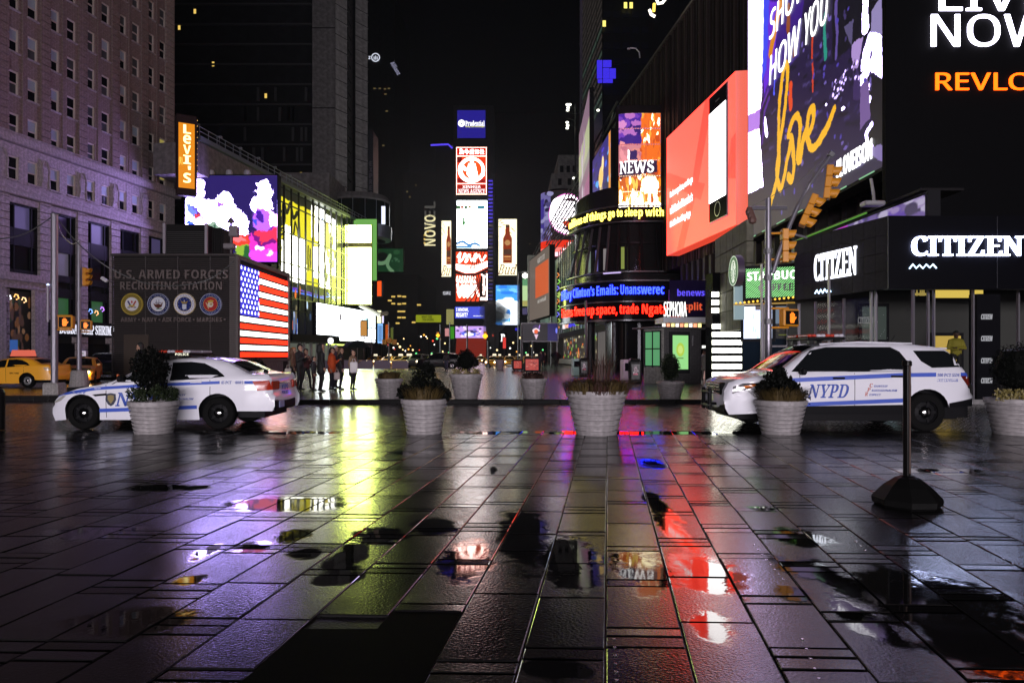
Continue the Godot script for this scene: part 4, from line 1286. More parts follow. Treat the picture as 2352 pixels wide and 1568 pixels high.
	o = sig.call("white_tower_screen", "bright white screen, third from the top of the sign tower", 1049, 460, 1119, 570, glow("white_tower", Color(0.97, 1, 1), 6.0, p.lift(6).tex()))
	p = Pic.new(192, 256, rgb(228, 74, 30))
	W = rgb(255, 248, 240)
	var K := rgb(20, 12, 12)
	p.curve([0.06,0.10,0.14,0.03,0.10,0.2,0.22,0.14,0.28,0.04,0.36,0.16,0.30,0.2,0.42,0.05,0.5,0.18,0.62,0.04,0.58,0.2,0.7,0.06,0.8,0.18,0.92,0.08],0.022,W)
	p.poly([0,0.24,0.3,0.27,0.6,0.27,1,0.18,1,0.3,0.6,0.42,0.3,0.43,0,0.36],W)
	for k in 9: p.rect(0.05 + k * 0.065, 0.28, 0.022, 0.08, rgb(228, 74, 30))
	for k in 6: p.curve([0.4 + k * 0.1, 0.0, 0.52 + k * 0.06, 0.2, 0.44 + k * 0.1, 0.36], 0.008, K)
	p.poly([0,0.38,0.3,0.45,0.6,0.44,1,0.33,1,0.38,0.6,0.48,0.3,0.49,0,0.44],K)
	for k in 8: p.curve([0.05 + k * 0.08, 0.5, 0.03 + k * 0.08, 0.58, 0.08 + k * 0.08, 0.62], 0.016, W)
	p.curve([0.06,0.66,0.12,0.9,0.2,0.68,0.26,0.9,0.3,0.68],0.03,W).curve([0.36,0.68,0.38,0.92,0.48,0.66,0.5,0.9,0.6,0.68,0.7,0.88],0.028,W).rect(0.03,0.8,0.3,0.03,W)
	for k in 3: p.curve([0.5 + k * 0.1, 0.45, 0.66 + k * 0.04, 0.7, 0.3 + k * 0.15, 1.0], 0.012, K)
	p.poly([0.78,0.42,1,0.40,1,1,0.72,1],K).rect(0.84,0.48,0.05,0.4,W).rect(0.94,0.44,0.05,0.5,W).line([0.84,0.66,0.98,0.82],0.012,W).line([0.98,0.66,0.84,0.82],0.012,W).rect(0.76,0.92,0.24,0.06,W).line([0.8,0.46,0.98,0.52],0.015,W)
	o = sig.call("soda_sign", "red and white curvy-lettered sign, fourth from the top of the sign tower", 1047, 578, 1121, 692, glow("soda_sign", Color(1.3, 0.95, 0.9), 4.0, p.ragged(2, 0.01).lift(3.2).tex()))
	var low := 262.0
	o = thing("blue_screen", "wide violet-blue screen with white words at the foot of the sign tower", "screen", Vector3(0, 0, -low))
	panel(o,"screen_face",gx(1045,low),gy(731,low),gx(1113,low),gy(704,low),0,glow("violet_screen",lin(74,84,214),1.2),0.6)
	lettering(o, "words", "I KNOW,", "bold", gx(1048, low), gy(716, low), gx(1076, low), gy(707, low), 0.03, mats["tower_white"])
	lettering(o, "words", "RIGHT?", "bold", gx(1048, low), gy(728, low), gx(1074, low), gy(718, low), 0.03, mats["tower_white"])
	lettering(o, "footnote", "see you there", "bold", gx(1087, low), gy(727, low), gx(1110, low), gy(724, low), 0.03, mats["tower_white"])
	p = Pic.new(128,64,rgb(190,150,225)).oval(0.5,0.62,0.3,0.25,rgb(90,100,220)).oval(0.45,0.7,0.16,0.14,rgb(255,255,255)).oval(0.5,0.45,0.22,0.12,rgb(60,50,110)).specks(RandomNumberGenerator.new(),26,0,0,1,1,0.06,0.1,[rgb(240,225,255),rgb(120,110,200),rgb(90,60,110),rgb(230,200,220)])
	o = thing("lilac_screen", "wide lilac video screen of a car at the foot of the sign tower", "screen", Vector3(0, 0, -low))
	panel(o,"screen_face",gx(1046,low),gy(776,low),gx(1116,low),gy(749,low),0,glow("lilac_screen",Color(1,1,1),1.5,p.soften(2).tex()),0.6)
	o = thing("red_stairs", "red glowing stand of steps below the lilac screen", "grandstand", Vector3(0, 0, -255))
	for k in 7:
		block("step", glow("red_step", Color(0.35, 0.025, 0.01), 0.55), o, gx(1046, 255), 0.1 + k * 1.15, -k * 0.9, gx(1116, 255), 1.2 + k * 1.15, -k * 0.9 + 0.8)
	# flanking bottle signs and the sky picture
	for q in [[1014, 1036, 507, 635, "narrow"], [1145, 1187, 503, 632, "wider"]]:
		var k0: bool = q[0] == 1014
		p = Pic.new(64, 192, rgb(255, 246, 214))
		var cx := 0.75 if k0 else 0.5
		p.poly([cx - 0.10,0.1,cx + 0.10,0.1,cx + 0.12,0.26,cx + 0.24,0.34,cx + 0.24,0.78,cx - 0.24,0.78,cx - 0.24,0.34,cx - 0.12,0.26],rgb(110,38,12)).rect(cx - 0.10,0.1,0.2,0.05,rgb(50,30,20)).oval(cx,0.42,0.16,0.05,rgb(150,110,70)).rect(cx - 0.22,0.54,0.44,0.1,rgb(60,40,30)).rect(cx - 0.18,0.66,0.36,0.03,rgb(170,130,80)).rect(cx - 0.18,0.71,0.36,0.02,rgb(150,110,60))
		for k in 7: p.line([0.04 + (k % 3) * 0.1 + (0.55 if not k0 and k > 3 else 0.0), 0.04 + k * 0.03, 0.16 + (k % 3) * 0.1 + (0.55 if not k0 and k > 3 else 0.0), 0.02 + k * 0.04], 0.006, rgb(120, 100, 50))
		for k in 4: p.rect(0.02, 0.42 + k * 0.05, 0.12, 0.008, rgb(190, 170, 110))
		o = sig.call("bottle_sign", "%s cream sign with a brown bottle, %s of the sign tower" % [q[4], "left" if k0 else "right"], q[0], q[2], q[1], q[3], glow("bottle_sign_%d" % int(k0), Color(1, 0.98, 0.9), 2.0, p.tex()))
		o.set_meta("group", "bottle signs beside the sign tower")
		lettering(o,"script","Bu" if k0 else "Bud","serif",gx(q[0] + 1,d),gy(q[3] - 2,d),gx(q[1] - 1,d),gy(q[3] - 25,d),0.05,glow("brown_script",lin(120,60,20),0.8),0.1,0.3)
		block("pylon", mats["sign_tower_wall"], o, gx(q[0] - 4, d), 0, -12, gx(q[1] + 6, d), gy(q[2] - 3, d), -1.0)
	p = Pic.new(96,160,rgb(60,140,235)).specks(RandomNumberGenerator.new(),12,0,0.0,1,0.25,0.3,0.05,[rgb(40,110,220),rgb(110,180,250),rgb(80,150,240)]).oval(0.3,0.45,0.35,0.1,rgb(250,252,255)).oval(0.7,0.5,0.4,0.12,rgb(250,252,255)).oval(0.2,0.62,0.3,0.12,rgb(240,248,255)).oval(0.55,0.36,0.25,0.06,rgb(230,242,255)).rect(0.62,0.55,0.38,0.45,rgb(255,255,255)).rect(0.0,0.72,0.6,0.22,rgb(120,190,250)).oval(0.3,0.78,0.4,0.08,rgb(235,246,255)).rect(0.3,0.93,0.7,0.07,rgb(250,252,255))
	o = thing("sky_screen", "tall screen of blue sky and white cloud right of the sign tower", "screen", Vector3(0, 0, -250))
	panel(o,"screen_face",gx(1139,250),gy(746,250),gx(1192,250),gy(655,250),0,glow("sky_screen",Color(0.95,0.98,1),1.9,p.soften(3).tex()),0.7)
	var fp := FogMaterial.new()
	fp.density = 0.3
	var steam := thing("steam", "plume of white street steam before the sky screen", "steam")
	steam.set_meta("kind", "stuff")
	fp.albedo = Color(0.92, 0.92, 0.95)
	for q in [[1131,716,7.0,6.0],[1140,738,5.0,6.0],[1126,755,4.0,7.0],[1150,722,5.5,4.5],[1136,775,2.6,8.0]]:
		var f := FogVolume.new()
		f.name = "puff"
		f.shape = 0
		f.size = Vector3(q[2], q[3], q[2])
		f.material = fp
		f.position = at(q[0], q[1], 180)
		steam.add_child(f, true)
	var mist := FogMaterial.new()
	mist.density = 0.0009
	mist.albedo = Color(0.85, 0.88, 0.9)
	var fv := FogVolume.new()
	fv.name = "haze"
	fv.shape = 3
	fv.size = Vector3(150, 80, 220)
	fv.material = mist
	fv.position = Vector3(0, 37, -235)
	tag(fv, "thin night haze round the sign tower", "haze", "", "stuff")
	add_child(fv)
# ---------------------------------------------------------------- down the street: small signs, poles and lamps
func build_far_street() -> void:
	var s: SurfaceTool
	# signs along the left pavement
	for q in [[828,842,737,771,100,"amber poster lightbox beside the wide white screen",lin(190,130,50),1.0],[843,862,755,780,112,"blank white lit box low on the left pavement",Color(0.9,0.97,1),2.6],[866,875,713,742,150,"yellow-white upright sign, upper of two on the far left pavement",Color(1,0.95,0.5),1.8],
			[867,879,743,788,140,"blue-white upright sign with slanting lettering on the far left pavement",lin(120,170,230),1.5],[876,881,716,790,152,"thin violet-white upright sign beside the blue-white one",Color(0.75,0.7,1),1.4],[866,876,645,680,132,"small orange-red flag sign under the green board",lin(238,84,28),1.2],
			[885,893,745,785,175,"column of orange and red sign characters far along the left pavement",lin(190,84,26),0.9],[897,903,752,790,190,"dim olive upright sign far along the left pavement",lin(120,130,60),0.5],[955,1013,723,740,230,"long yellow-green lit billboard with dark words, left of the sign tower",lin(150,160,24),0.9],
			[1025,1042,710,745,245,"pale olive lit building corner left of the violet screen",lin(170,165,100),0.7],[1022,1031,754,772,245,"small pink and white sign left of the lilac screen",lin(220,150,150),0.9],[1032,1043,750,778,244,"bright green panel sign left of the lilac screen",lin(60,150,30),0.9],
			[1017,1035,669,677,286,"small white lit name on the dark wall left of the soda sign",lin(220,220,230),1.0],[1155,1162,775,800,120,"red and white upright sign, right of the sign tower foot",lin(220,50,40),1.0],[1183,1192,753,759,240,"small deep blue sign under the sky screen",lin(50,40,210),1.0],[1200,1234,640,703,120,"pale green and cream lit board on the right side",lin(190,215,170),1.25],[1200,1233,707,722,119,"dim violet striped band sign under the pale green board",lin(80,74,120),0.6]]:
		var d: float = q[4]
		var o := thing("street_sign", q[5], "sign", Vector3(0, 0, -d))
		var m := glow("street_sign_%d_%d" % [q[0], q[2]], q[6], q[7])
		if q[0] == 1200 and q[2] == 640:
			m.emission_texture = Pic.new(64,128,rgb(225,235,215)).rect(0,0,1,0.25,rgb(110,160,140)).rect(0.75,0.2,0.25,0.5,rgb(190,210,190)).oval(0.9,0.9,0.4,0.3,rgb(60,56,54)).rect(0,0.8,0.5,0.2,rgb(200,170,120)).soften(2).tex()
			m.emission_operator = BaseMaterial3D.EMISSION_OP_MULTIPLY
		panel(o, "sign_face", gx(q[0], d), gy(q[3], d), gx(q[1], d), gy(q[2], d), 0, m, 0.4)
		s = st()
		if q[3] > 700: tube(s, [Vector3(gx((q[0] + q[1]) * 0.5, d), 0, -0.3), Vector3(gx((q[0] + q[1]) * 0.5, d), gy(q[3] - 4, d), -0.3)], 0.1, 6)
		else: box2(s, gx(q[0] + 1.0, d), gy(q[3] - 3, d), -2.0, gx(q[1] - 1.0, d), gy(q[2] + 3, d), -0.3)
		obj("support", s, mats["sign_casing"], o)
		if q[0] == 955:
			lettering(o,"words","WHAT ARE","bold",gx(968,d),gy(730,d),gx(992,d),gy(725,d),0.03,paint("ink",Color(0.01,0.01,0.01)))
			lettering(o,"words","YOU DOING","bold",gx(970,d),gy(737,d),gx(996,d),gy(731,d),0.03,paint("ink",Color(0.01,0.01,0.01)))
		if q[0] == 1017: lettering(o, "name", "SHELBY", "bold", gx(1016, d), gy(677, d), gx(1036, d), gy(669, d), 0.03, mats["ink"])
		if q[0] == 867:
			for k in 8: lettering(o,"slanted_word","TIMES","bold",gx(868,d),gy(752 + k * 4.6,d),gx(878,d),gy(748 + k * 4.6,d),0.02,paint("sign_blue_ink",Color(0.02,0.05,0.25)))
	var o := thing("letter_sign", "single white lit letter on a dark wall right of the sign tower foot", "sign", Vector3(0, 0, -140))
	lettering(o, "letter", "R", "serif_bold", gx(1150, 140), gy(784, 140), gx(1161, 140), gy(767, 140), 0, mats["tower_white"])
	block("wall_panel", mats["casing"], o, gx(1146, 140), 0, -0.4, gx(1164, 140), gy(764, 140), -0.03)
	# street lamps and signal poles along the street, with their round lamps
	var pole := paint("street_pole", Color(0.14, 0.14, 0.15), 0.45, 0.5)
	for q in [[1073,744,90,"slim grey pole standing before the foot of the sign tower"],[1121,782,84,"grey signal pole with an amber lamp, right of the red stand of steps"],[893,740,95,"grey pole with orange signal boxes beyond the barricade"],[1033,740,110,"thin pale pole left of the lilac screen"],[1011,745,115,"thin pole with an amber lamp left of the sign tower"],[933,795,125,"dark thin pole before the far office"],[1198,745,72,"thin post under the low black screen"],[1346,690,55,"slim violet-lit pole before the toy shop windows"]]:
		var d: float = q[2]
		var p := thing("street_pole", q[3], "pole", Vector3(gx(q[0], d), 0, -d))
		rod("shaft", pole, p, [Vector3.ZERO, Vector3(0, gy(q[1], d), 0)], [0.13, 0.09], 8)
		s = st()
		lathe(s, [Vector2(0.3, 0), Vector2(0.28, 0.4), Vector2(0.16, 0.6)], 10)
		obj("base", s, pole, p)
		if q[0] in [1121, 1011]:
			soft_block("signal_box", paint("signal_yellow", Color(0.55, 0.22, 0.01), 0.45), p, Vector3(-0.35, 4.0 if q[0] == 1121 else 5.0, 0.1), Vector3(0.4, 1.0, 0.3), 0.04)
			s = st()
			lathe(s, [Vector2(0, -0.34), Vector2(0.3, -0.1), Vector2(0.34, 0), Vector2(0.3, 0.1), Vector2(0, 0.34)], 12, Vector3(-0.35, 3.9 if q[0] == 1121 else 4.9, 0.4))
			obj("amber_lamp", s, glow("amber_lamp", Color(1, 0.45, 0.02), 2.2), p)
		if q[0] == 893:
			for k in 3:
				soft_block("signal_box", mats["signal_yellow"], p, Vector3(-0.6 + k * 0.7, 3.4 + 0.2 * (k % 2), 0.1), Vector3(0.6, 0.7, 0.4), 0.05)
	# small lamps and lit shop signs far down the street, one by one
	var g := RandomNumberGenerator.new()
	g.seed = 77
	var lamps := [glow("lamp_warm",Color(1,0.72,0.3),3.0),glow("lamp_white",Color(1,0.95,0.85),3.5),glow("lamp_green",Color(0.15,0.8,0.25),1.6),glow("lamp_orange",Color(1,0.4,0.06),2.2),glow("lamp_red",Color(1,0.08,0.04),1.6)]
	var tints := ["warm", "white", "green", "orange", "red"]
	var nth := "first second third fourth fifth sixth seventh eighth ninth tenth eleventh twelfth thirteenth fourteenth".split(" ")
	for k in 42:
		var c := k / 14
		var q := [[884, 958, 1118][c] + (k % 14 + g.randf()) * [5.2, 5.6, 9.4][c], g.randf_range(768, 812)]
		var d := g.randf_range(150, 240)
		var t := g.randi() % 5 if k % 3 else k % 2
		var p := thing("distant_lamp", "tiny %s street lamp, %s from the left %s" % [tints[t], nth[k % 14], ["beyond the barriers", "left of the sign tower foot", "right of the sign tower foot"][c]], "street lamp", Vector3(gx(q[0], d), 0, -d), 0, "lamps down the far street")
		var y := gy(q[1], d)
		s = st()
		var r := g.randf_range(0.12, 0.26) * d / 150
		lathe(s, [Vector2(0, -r), Vector2(r * 0.7, -r * 0.7), Vector2(r, 0), Vector2(r * 0.7, r * 0.7), Vector2(0, r)], 8, Vector3(0, y, 0))
		obj("globe", s, lamps[t], p)
		rod("post", pole, p, [Vector3.ZERO, Vector3(0, y - r * 0.8, 0)], 0.06, 5)
	for q in [[1231, 633, 115, "bright round white lamp at the end of a pale bracket, right of the bottle sign"]]:
		var d: float = q[2]
		var p := thing("bracket_lamp", q[3], "street lamp", Vector3(0, 0, -d))
		s = st()
		lathe(s,[Vector2(0,-0.5),Vector2(0.4,-0.3),Vector2(0.5,0),Vector2(0.4,0.3),Vector2(0,0.5)],14,Vector3(gx(1206,d),gy(633,d),0))
		obj("globe", s, mats["lamp_white"], p)
		s = st()
		tube(s,[Vector3(gx(1188,d),gy(624,d),-0.5),Vector3(gx(1214,d),gy(623,d),-0.3),Vector3(gx(1206,d),gy(630,d),0)],0.12,6)
		tube(s, [Vector3(gx(1190, d), 0, -0.5), Vector3(gx(1190, d), gy(622, d), -0.5)], 0.14, 6)
		obj("bracket", s, pole, p)
# ---------------------------------------------------------------- right side, far: the toy shop, boards and a tower
func build_right_far() -> void:
	var s: SurfaceTool
	var far := Vector2(7.2, 150)
	var near := Vector2(12.6, 70)
	var b := facade("toy_shop_building", "grey-green glass shop building with coloured lit letters, beyond the news corner", "building", far, near)
	var L := far.distance_to(near)
	var xo := func(px: float) -> float:
		var t := (px - 1176.0) / 1568.0
		var d: float = (7.2 + 0.0675 * 150.0) / (t + 0.0675)
		return (150.0 - d) * L / 80.0
	var top := 21.0
	block("core", paint("toy_core", Color(0.05, 0.055, 0.05), 0.7), b, 0, 0, -20, L, top, -0.9)
	var g := RandomNumberGenerator.new()
	g.seed = 41
	var p := Pic.new(256, 128, rgb(92, 112, 96))
	p.specks(g,120,0,0,1,1,0.03,0.12,[rgb(110,130,104),rgb(74,98,88),rgb(130,140,100),rgb(84,110,112),rgb(120,150,130)]).specks(g,14,0.3,0,1,0.6,0.02,0.1,[rgb(210,230,180),rgb(170,200,150)])
	panel(b, "lit_interior", xo.call(1236.0), 5.6, L, top - 0.6, -0.5, glow("toy_interior", Color(0.95, 1, 0.92), 0.55, p.soften(2).tex()), 0.2)
	p = Pic.new(256,64,rgb(50,46,42)).specks(g,70,0,0,1,1,0.02,0.1,[rgb(230,220,180),rgb(150,140,110),rgb(230,110,50),rgb(120,190,60),rgb(90,80,70),rgb(200,170,90),rgb(110,120,120)])
	panel(b, "shop_window", xo.call(1290.0), 1.0, xo.call(1366.0), 4.6, -0.3, glow("toy_window", Color(1, 1, 1), 1.0, p.tex()), 0.2)
	panel(b, "shop_window", xo.call(1368.0), 0.3, L, 4.6, -0.3, glow("toy_dark_window", Color(0.9, 0.8, 0.8), 0.10), 0.2)
	var gl := glass("toy_glass", Color(0.02, 0.02, 0.02), 0.06, 0.05)
	var bar := paint("toy_mullion", Color(0.16, 0.18, 0.17), 0.4, 0.4)
	var n := 22
	for i in n:
		var x0: float = lerpf(xo.call(1282.0), L, 1.0 * i / n)
		var x1: float = lerpf(xo.call(1282.0), L, (i + 1.0) / n)
		for j in 5:
			s = st()
			quad(s, Vector3(x0 + 0.05, 5.7 + j * 3.0, -0.05), Vector3(x1 - 0.05, 5.7 + j * 3.0, -0.05), Vector3(x1 - 0.05, 8.6 + j * 3.0, -0.05), Vector3(x0 + 0.05, 8.6 + j * 3.0, -0.05))
			obj("pane", s, gl, b)
		block("mullion", bar, b, x0 - 0.05, 4.8, -0.2, x0 + 0.05, top, 0.0)
	block("canopy", paint("toy_canopy", Color(0.02, 0.024, 0.024), 0.4), b, xo.call(1282.0), 4.6, -0.4, L, 5.4, 0.6)
	block("window_sill", paint("pale_sill", Color(0.45, 0.45, 0.42), 0.5), b, xo.call(1288.0), 0.13, -0.4, xo.call(1345.0), 0.95, 0.4)
	for k in 5:
		var q: Array = [["Y",1302,1312,Color(0.85,0.75,0.8)],["S",1311,1320,Color(0.8,0.4,0.3)],["R",1334,1319,Color(0.06,0.05,0.6)],["U",1334,1346,Color(0.3,0.7,0.1)],["S",1346,1356,Color(0.9,0.22,0.08)]][k]
		lettering(b, "toy_letter", q[0], "bold", xo.call(q[1] + 0.0), 6.0, xo.call(q[2] + 0.0), 9.6 if k == 2 else 8.6, 0.7, glow("toy_letter_%d" % k, q[3], 1.3), 0.3)
	s = st()
	var star := PackedVector2Array()
	for i in 10: star.append(Vector2(sin(i * PI / 5), cos(i * PI / 5)) * (0.55 if i % 2 == 0 else 0.25))
	extrude(s, star, 0, 0.1, Transform3D(Basis(), Vector3(xo.call(1327.0), 8.3, 1.05)))
	obj("star", s, mats["tower_white"], b)
	# roof trusses slanting up over the shop
	for k in 4:
		s = st()
		var x0: float = xo.call(1225.0) + 3
		for w in [0.0, 1.0]: tube(s, [Vector3(x0, top + k * 0.9 + w, 0.4 + k * 0.4), Vector3(L, top + 1.6 + k * 1.3 + w, 0.6 + k * 0.4)], 0.12, 5)
		for m in 20: tube(s,[Vector3(lerpf(x0,L,m / 20.0),top + k * 0.9 + lerpf(0,1.6 + k * 0.4,m / 20.0),0.45 + k * 0.4),Vector3(lerpf(x0,L,(m + 0.5) / 20.0),top + 1 + k * 0.9 + lerpf(0,1.6 + k * 0.4,m / 20.0),0.45 + k * 0.4)],0.06,4)
		obj("roof_truss", s, paint("truss_dark", Color(0.04, 0.045, 0.045), 0.5), b)
	for q in [[1242, 652], [1262, 640], [1352, 632], [1358, 655]]:
		block("roof_lamp", glow("truss_lamp", Color(1, 1, 0.85), 2.4), b, xo.call(q[0] + 0.0), top - 0.9, 0.8, xo.call(q[0] + 12.0), top - 0.3, 1.2)
	# grey board with an orange square; the black screen below; the neon string
	var o := facade("grey_board", "tall grey-brown advertising board with an orange square", "billboard", Vector2(gx(1233, 112), 112), Vector2(gx(1281, 96), 96))
	var w := Vector2(gx(1233, 112), 112).distance_to(Vector2(gx(1281, 96), 96))
	panel(o, "board_face", 0, 7.2, w, 17.0, 1.2, glow("grey_board", lin(112, 100, 92), 0.9), 0.8)
	panel(o, "orange_square", w * 0.33, 10.4, w * 0.97, 15.2, 1.22, glow("orange_square", lin(205, 92, 50), 1.0), 0.0)
	lettering(o, "words", "GET IT", "bold", w * 0.45, 15.6, w * 0.8, 16.3, 1.21, glow("board_words", Color(0.5, 0.46, 0.42), 0.8))
	lettering(o, "words", "at retail", "sans_bold", w * 0.45, 9.5, w * 0.85, 10.1, 1.21, mats["board_words"])
	block("side_frame", paint("board_side", Color(0.4, 0.4, 0.36), 0.5), o, -0.9, 5, 0.1, -0.15, 18, 1.4)
	s = st()
	for e in [0.5, w - 0.5]: tube(s, [Vector3(e, 0, 0.8), Vector3(e, 7.1, 0.8)], 0.15, 6)
	obj("legs", s, pole_mat(), o)
	o = thing("low_screen", "wide black video screen with a masked face in white and orange, on posts", "screen", Vector3(0, 0, -78))
	p = Pic.new(128,64,rgb(22,18,24)).rect(0.72,0,0.28,1,rgb(26,18,80)).oval(0.40,0.32,0.10,0.26,rgb(50,30,80)).curve([0.34,0.5,0.32,0.38,0.4,0.3,0.48,0.4],0.05,rgb(240,220,225)).oval(0.40,0.46,0.055,0.12,rgb(230,90,40)).poly([0.34,0.6,0.46,0.62,0.40,0.92],rgb(220,190,210)).oval(0.97,0.4,0.03,0.16,rgb(110,120,240)).line([0.50,0.1,0.48,0.3],0.03,rgb(170,130,220))
	panel(o,"screen_face",gx(1199,78),gy(783,78),gx(1281,78),gy(743,78),0,glow("low_screen",Color(1,1,1),1.1,p.tex()),0.5,mats["pale_post"],0.1)
	for q in [1200.0, 1280.0]:
		block("post", mats["pale_post"], o, gx(q, 78) - 0.06, 0.13, -0.4, gx(q, 78) + 0.06, gy(743, 78), -0.25)
	o = thing("neon_string", "vertical string of coloured neon shapes at the edge of the toy shop front", "neon sign", Vector3(0, 0, -92))
	block("back_strip", mats["casing"], o, gx(1280, 92), 4, -0.3, gx(1285, 92), gy(615, 92), -0.06)
	for k in 9:
		s = st()
		var c := Vector3(gx(1282 + (k % 2) * 2, 92), gy(632 + k * 15, 92), 0.1)
		tube(s, [c + Vector3(-0.2, -0.3, 0), c + Vector3(0.15, 0.0, 0), c + Vector3(-0.1, 0.3, 0)], 0.09 if k != 3 else 0.25, 6)
		obj("neon_tube",s,glow("neon_s%d" % (k % 4),[Color(0.8,0.25,0.06),Color(0.3,0.8,0.1),Color(0.2,0.2,1.0),Color(0.35,0.5,0.1)][k % 4],1.2),o)
	# the rounded phone billboard and the pale building above it
	o = thing("rounded_billboard", "curved billboard of a glowing white ring and phone over a red band", "billboard", Vector3(gx(1292, 135), 0, -139))
	p = Pic.new(192,256,rgb(30,26,30)).rect(0,0,0.3,0.75,rgb(104,100,150)).rect(0.0,0.1,0.15,0.5,rgb(60,50,130)).specks(g,20,0,0.0,0.3,0.7,0.1,0.05,[rgb(70,66,110),rgb(140,140,180),rgb(40,36,60)])
	p.oval(0.62,0.36,0.36,0.32,rgb(255,120,220)).oval(0.62,0.36,0.34,0.30,rgb(255,240,250)).oval(0.66,0.36,0.27,0.25,rgb(60,20,40)).rect(0.44,0.16,0.4,0.4,rgb(255,252,255)).oval(0.45,0.3,0.16,0.2,rgb(255,252,255)).oval(0.66,0.50,0.14,0.06,rgb(230,70,40)).rect(0.5,0.42,0.3,0.02,rgb(240,190,190))
	p.rect(0,0.75,1,0.25,rgb(228,52,28)).rect(0,0.86,1,0.07,rgb(248,130,120)).rect(0,0.93,1,0.07,rgb(250,190,200)).rect(0.5,0.88,0.4,0.025,rgb(255,240,240))
	s = st()
	var y0 := gy(588, 135)
	var y1 := gy(436, 135)
	for k in 20:
		var f0 := PI * (1.0 - k / 20.0) * 0.9 + 0.16
		var f1 := PI * (1.0 - (k + 1) / 20.0) * 0.9 + 0.16
		quad(s,Vector3(cos(f0) * 4.2,y0,sin(f0) * 3.6),Vector3(cos(f1) * 4.2,y0,sin(f1) * 3.6),Vector3(cos(f1) * 4.2,y1,sin(f1) * 3.6),Vector3(cos(f0) * 4.2,y1,sin(f0) * 3.6),k / 20.0,0,(k + 1) / 20.0,1)
	obj("screen_face", s, glow("ring_billboard", Color(1, 0.96, 1), 4.0, p.ragged(9, 0.01).lift(3.6).tex()), o)
	s = st()
	lathe(s, [Vector2(0, y0 - 2.5), Vector2(2.9, y0 - 2.0), Vector2(2.9, y1 + 0.6), Vector2(0, y1 + 0.8)], 20)
	obj("drum", s, mats["casing"], o)
	lettering(o, "name", "LG G3", "bold", 1.2, gy(563, 135), 3.2, gy(555, 135), 3.55, mats["tower_white"], 0.1)
	o = thing("pale_building", "plain pale stepped building with small dark windows above the curved billboard", "building", Vector3(0, 0, -170))
	var pale := rugged(paint("pale_render", Color(0.42, 0.40, 0.38), 0.85), 0.2, 0.2)
	block("upper_wall", pale, o, gx(1283, 170), 0, -20, gx(1345, 170), gy(353, 170), -1)
	block("lower_wall", pale, o, gx(1267, 170), 0, -20, gx(1345, 170), gy(398, 170), 0)
	for q in [[1291, 385], [1306, 385], [1320, 385], [1286, 417], [1308, 417], [1326, 417]]:
		block("window", mats["dark_pane"], o, gx(q[0] - 4, 170), gy(q[1] + 8, 170), -1.2, gx(q[0] + 4, 170), gy(q[1] - 7, 170), 0.1 if q[1] > 400 else -0.9)
	o = thing("flood_lamps", "three bright floodlights in two clusters on a dark lattice mast", "floodlight", Vector3(0, 0, -120))
	for q in [[1303,240],[1309,240],[1305,247],[1304,253],[1303,281],[1304,288],[1303,294],[1374,253],[1318,409]]:
		s = st()
		lathe(s, [Vector2(0, -0.2), Vector2(0.25, -0.1), Vector2(0.25, 0.1), Vector2(0, 0.2)], 10, Vector3(gx(q[0], 120), gy(q[1], 120), 0))
		obj("lamp", s, glow("flood", Color(1, 1, 0.85), 4.0), o)
	s = st()
	for q in [1322.0, 1336.0, 1356.0]: tube(s, [Vector3(gx(q, 120), 4, -0.6), Vector3(gx(q, 120), gy(235, 120), -0.6)], 0.1, 5)
	for k in 12: tube(s, [Vector3(gx(1336 if k % 2 else 1356, 120), gy(235 + k * 18, 120), -0.6), Vector3(gx(1356 if k % 2 else 1336, 120), gy(253 + k * 18, 120), -0.6)], 0.06, 4)
	for k in 4: tube(s, [Vector3(gx(1303, 120), gy(242 + k * 14, 120), -0.2), Vector3(gx(1322, 120), gy(246 + k * 14, 120), -0.6)], 0.05, 4)
	obj("mast", s, mats["truss_dark"], o)
	# tower with floor bands and a blue reflection painted as glow in its windows
	b = thing("banded_tower", "dark glass tower with dim floor bands and a violet-blue reflection painted as glowing panes", "building")
	block("wall", paint("dark_glass_wall", Color(0.012, 0.012, 0.015), 0.3), b, gx(1384, 150), 0, -190, gx(1560, 150), 130, -150.3)
	var fa := Vector2(gx(1338, 178), 178)
	var fb := Vector2(gx(1384, 150), 150)
	s = st()
	quad(s, Vector3(fa.x, 0, -fa.y), Vector3(fb.x, 0, -fb.y), Vector3(fb.x, 130, -fb.y), Vector3(fa.x, 130, -fa.y))
	obj("side_wall", s, mats["dark_glass_wall"], b)
	for k in 22:
		for i in 4:
			var f0 := fa.lerp(fb, i / 4.0 + 0.01)
			var f1 := fa.lerp(fb, (i + 1) / 4.0 - 0.01)
			var y := gy(240 - k * 35.0 * 0.55, 150)
			s = st()
			quad(s, Vector3(f0.x - 0.1, y, -f0.y + 0.2), Vector3(f1.x - 0.1, y, -f1.y + 0.2), Vector3(f1.x - 0.1, y + 1.0, -f1.y + 0.2), Vector3(f0.x - 0.1, y + 1.0, -f0.y + 0.2))
			obj("floor_band", s, glow("band_green", Color(0.10, 0.16, 0.12), 0.28) if k in [0, 1, 6, 9] else glow("band_brown", Color(0.12, 0.10, 0.09), 0.22), b)
	for q in [[1372,1384,137,153],[1386,1405,137,152],[1372,1384,155,178],[1386,1400,155,178],[1401,1415,156,178],[1374,1384,181,188],[1386,1408,180,188]]:
		block("blue_reflection_pane",glow("blue_reflection_pane",lin(66,50,245),0.9),b,gx(q[0],149),gy(q[3],149),-149.6,gx(q[1],149),gy(q[2],149),-149.2)
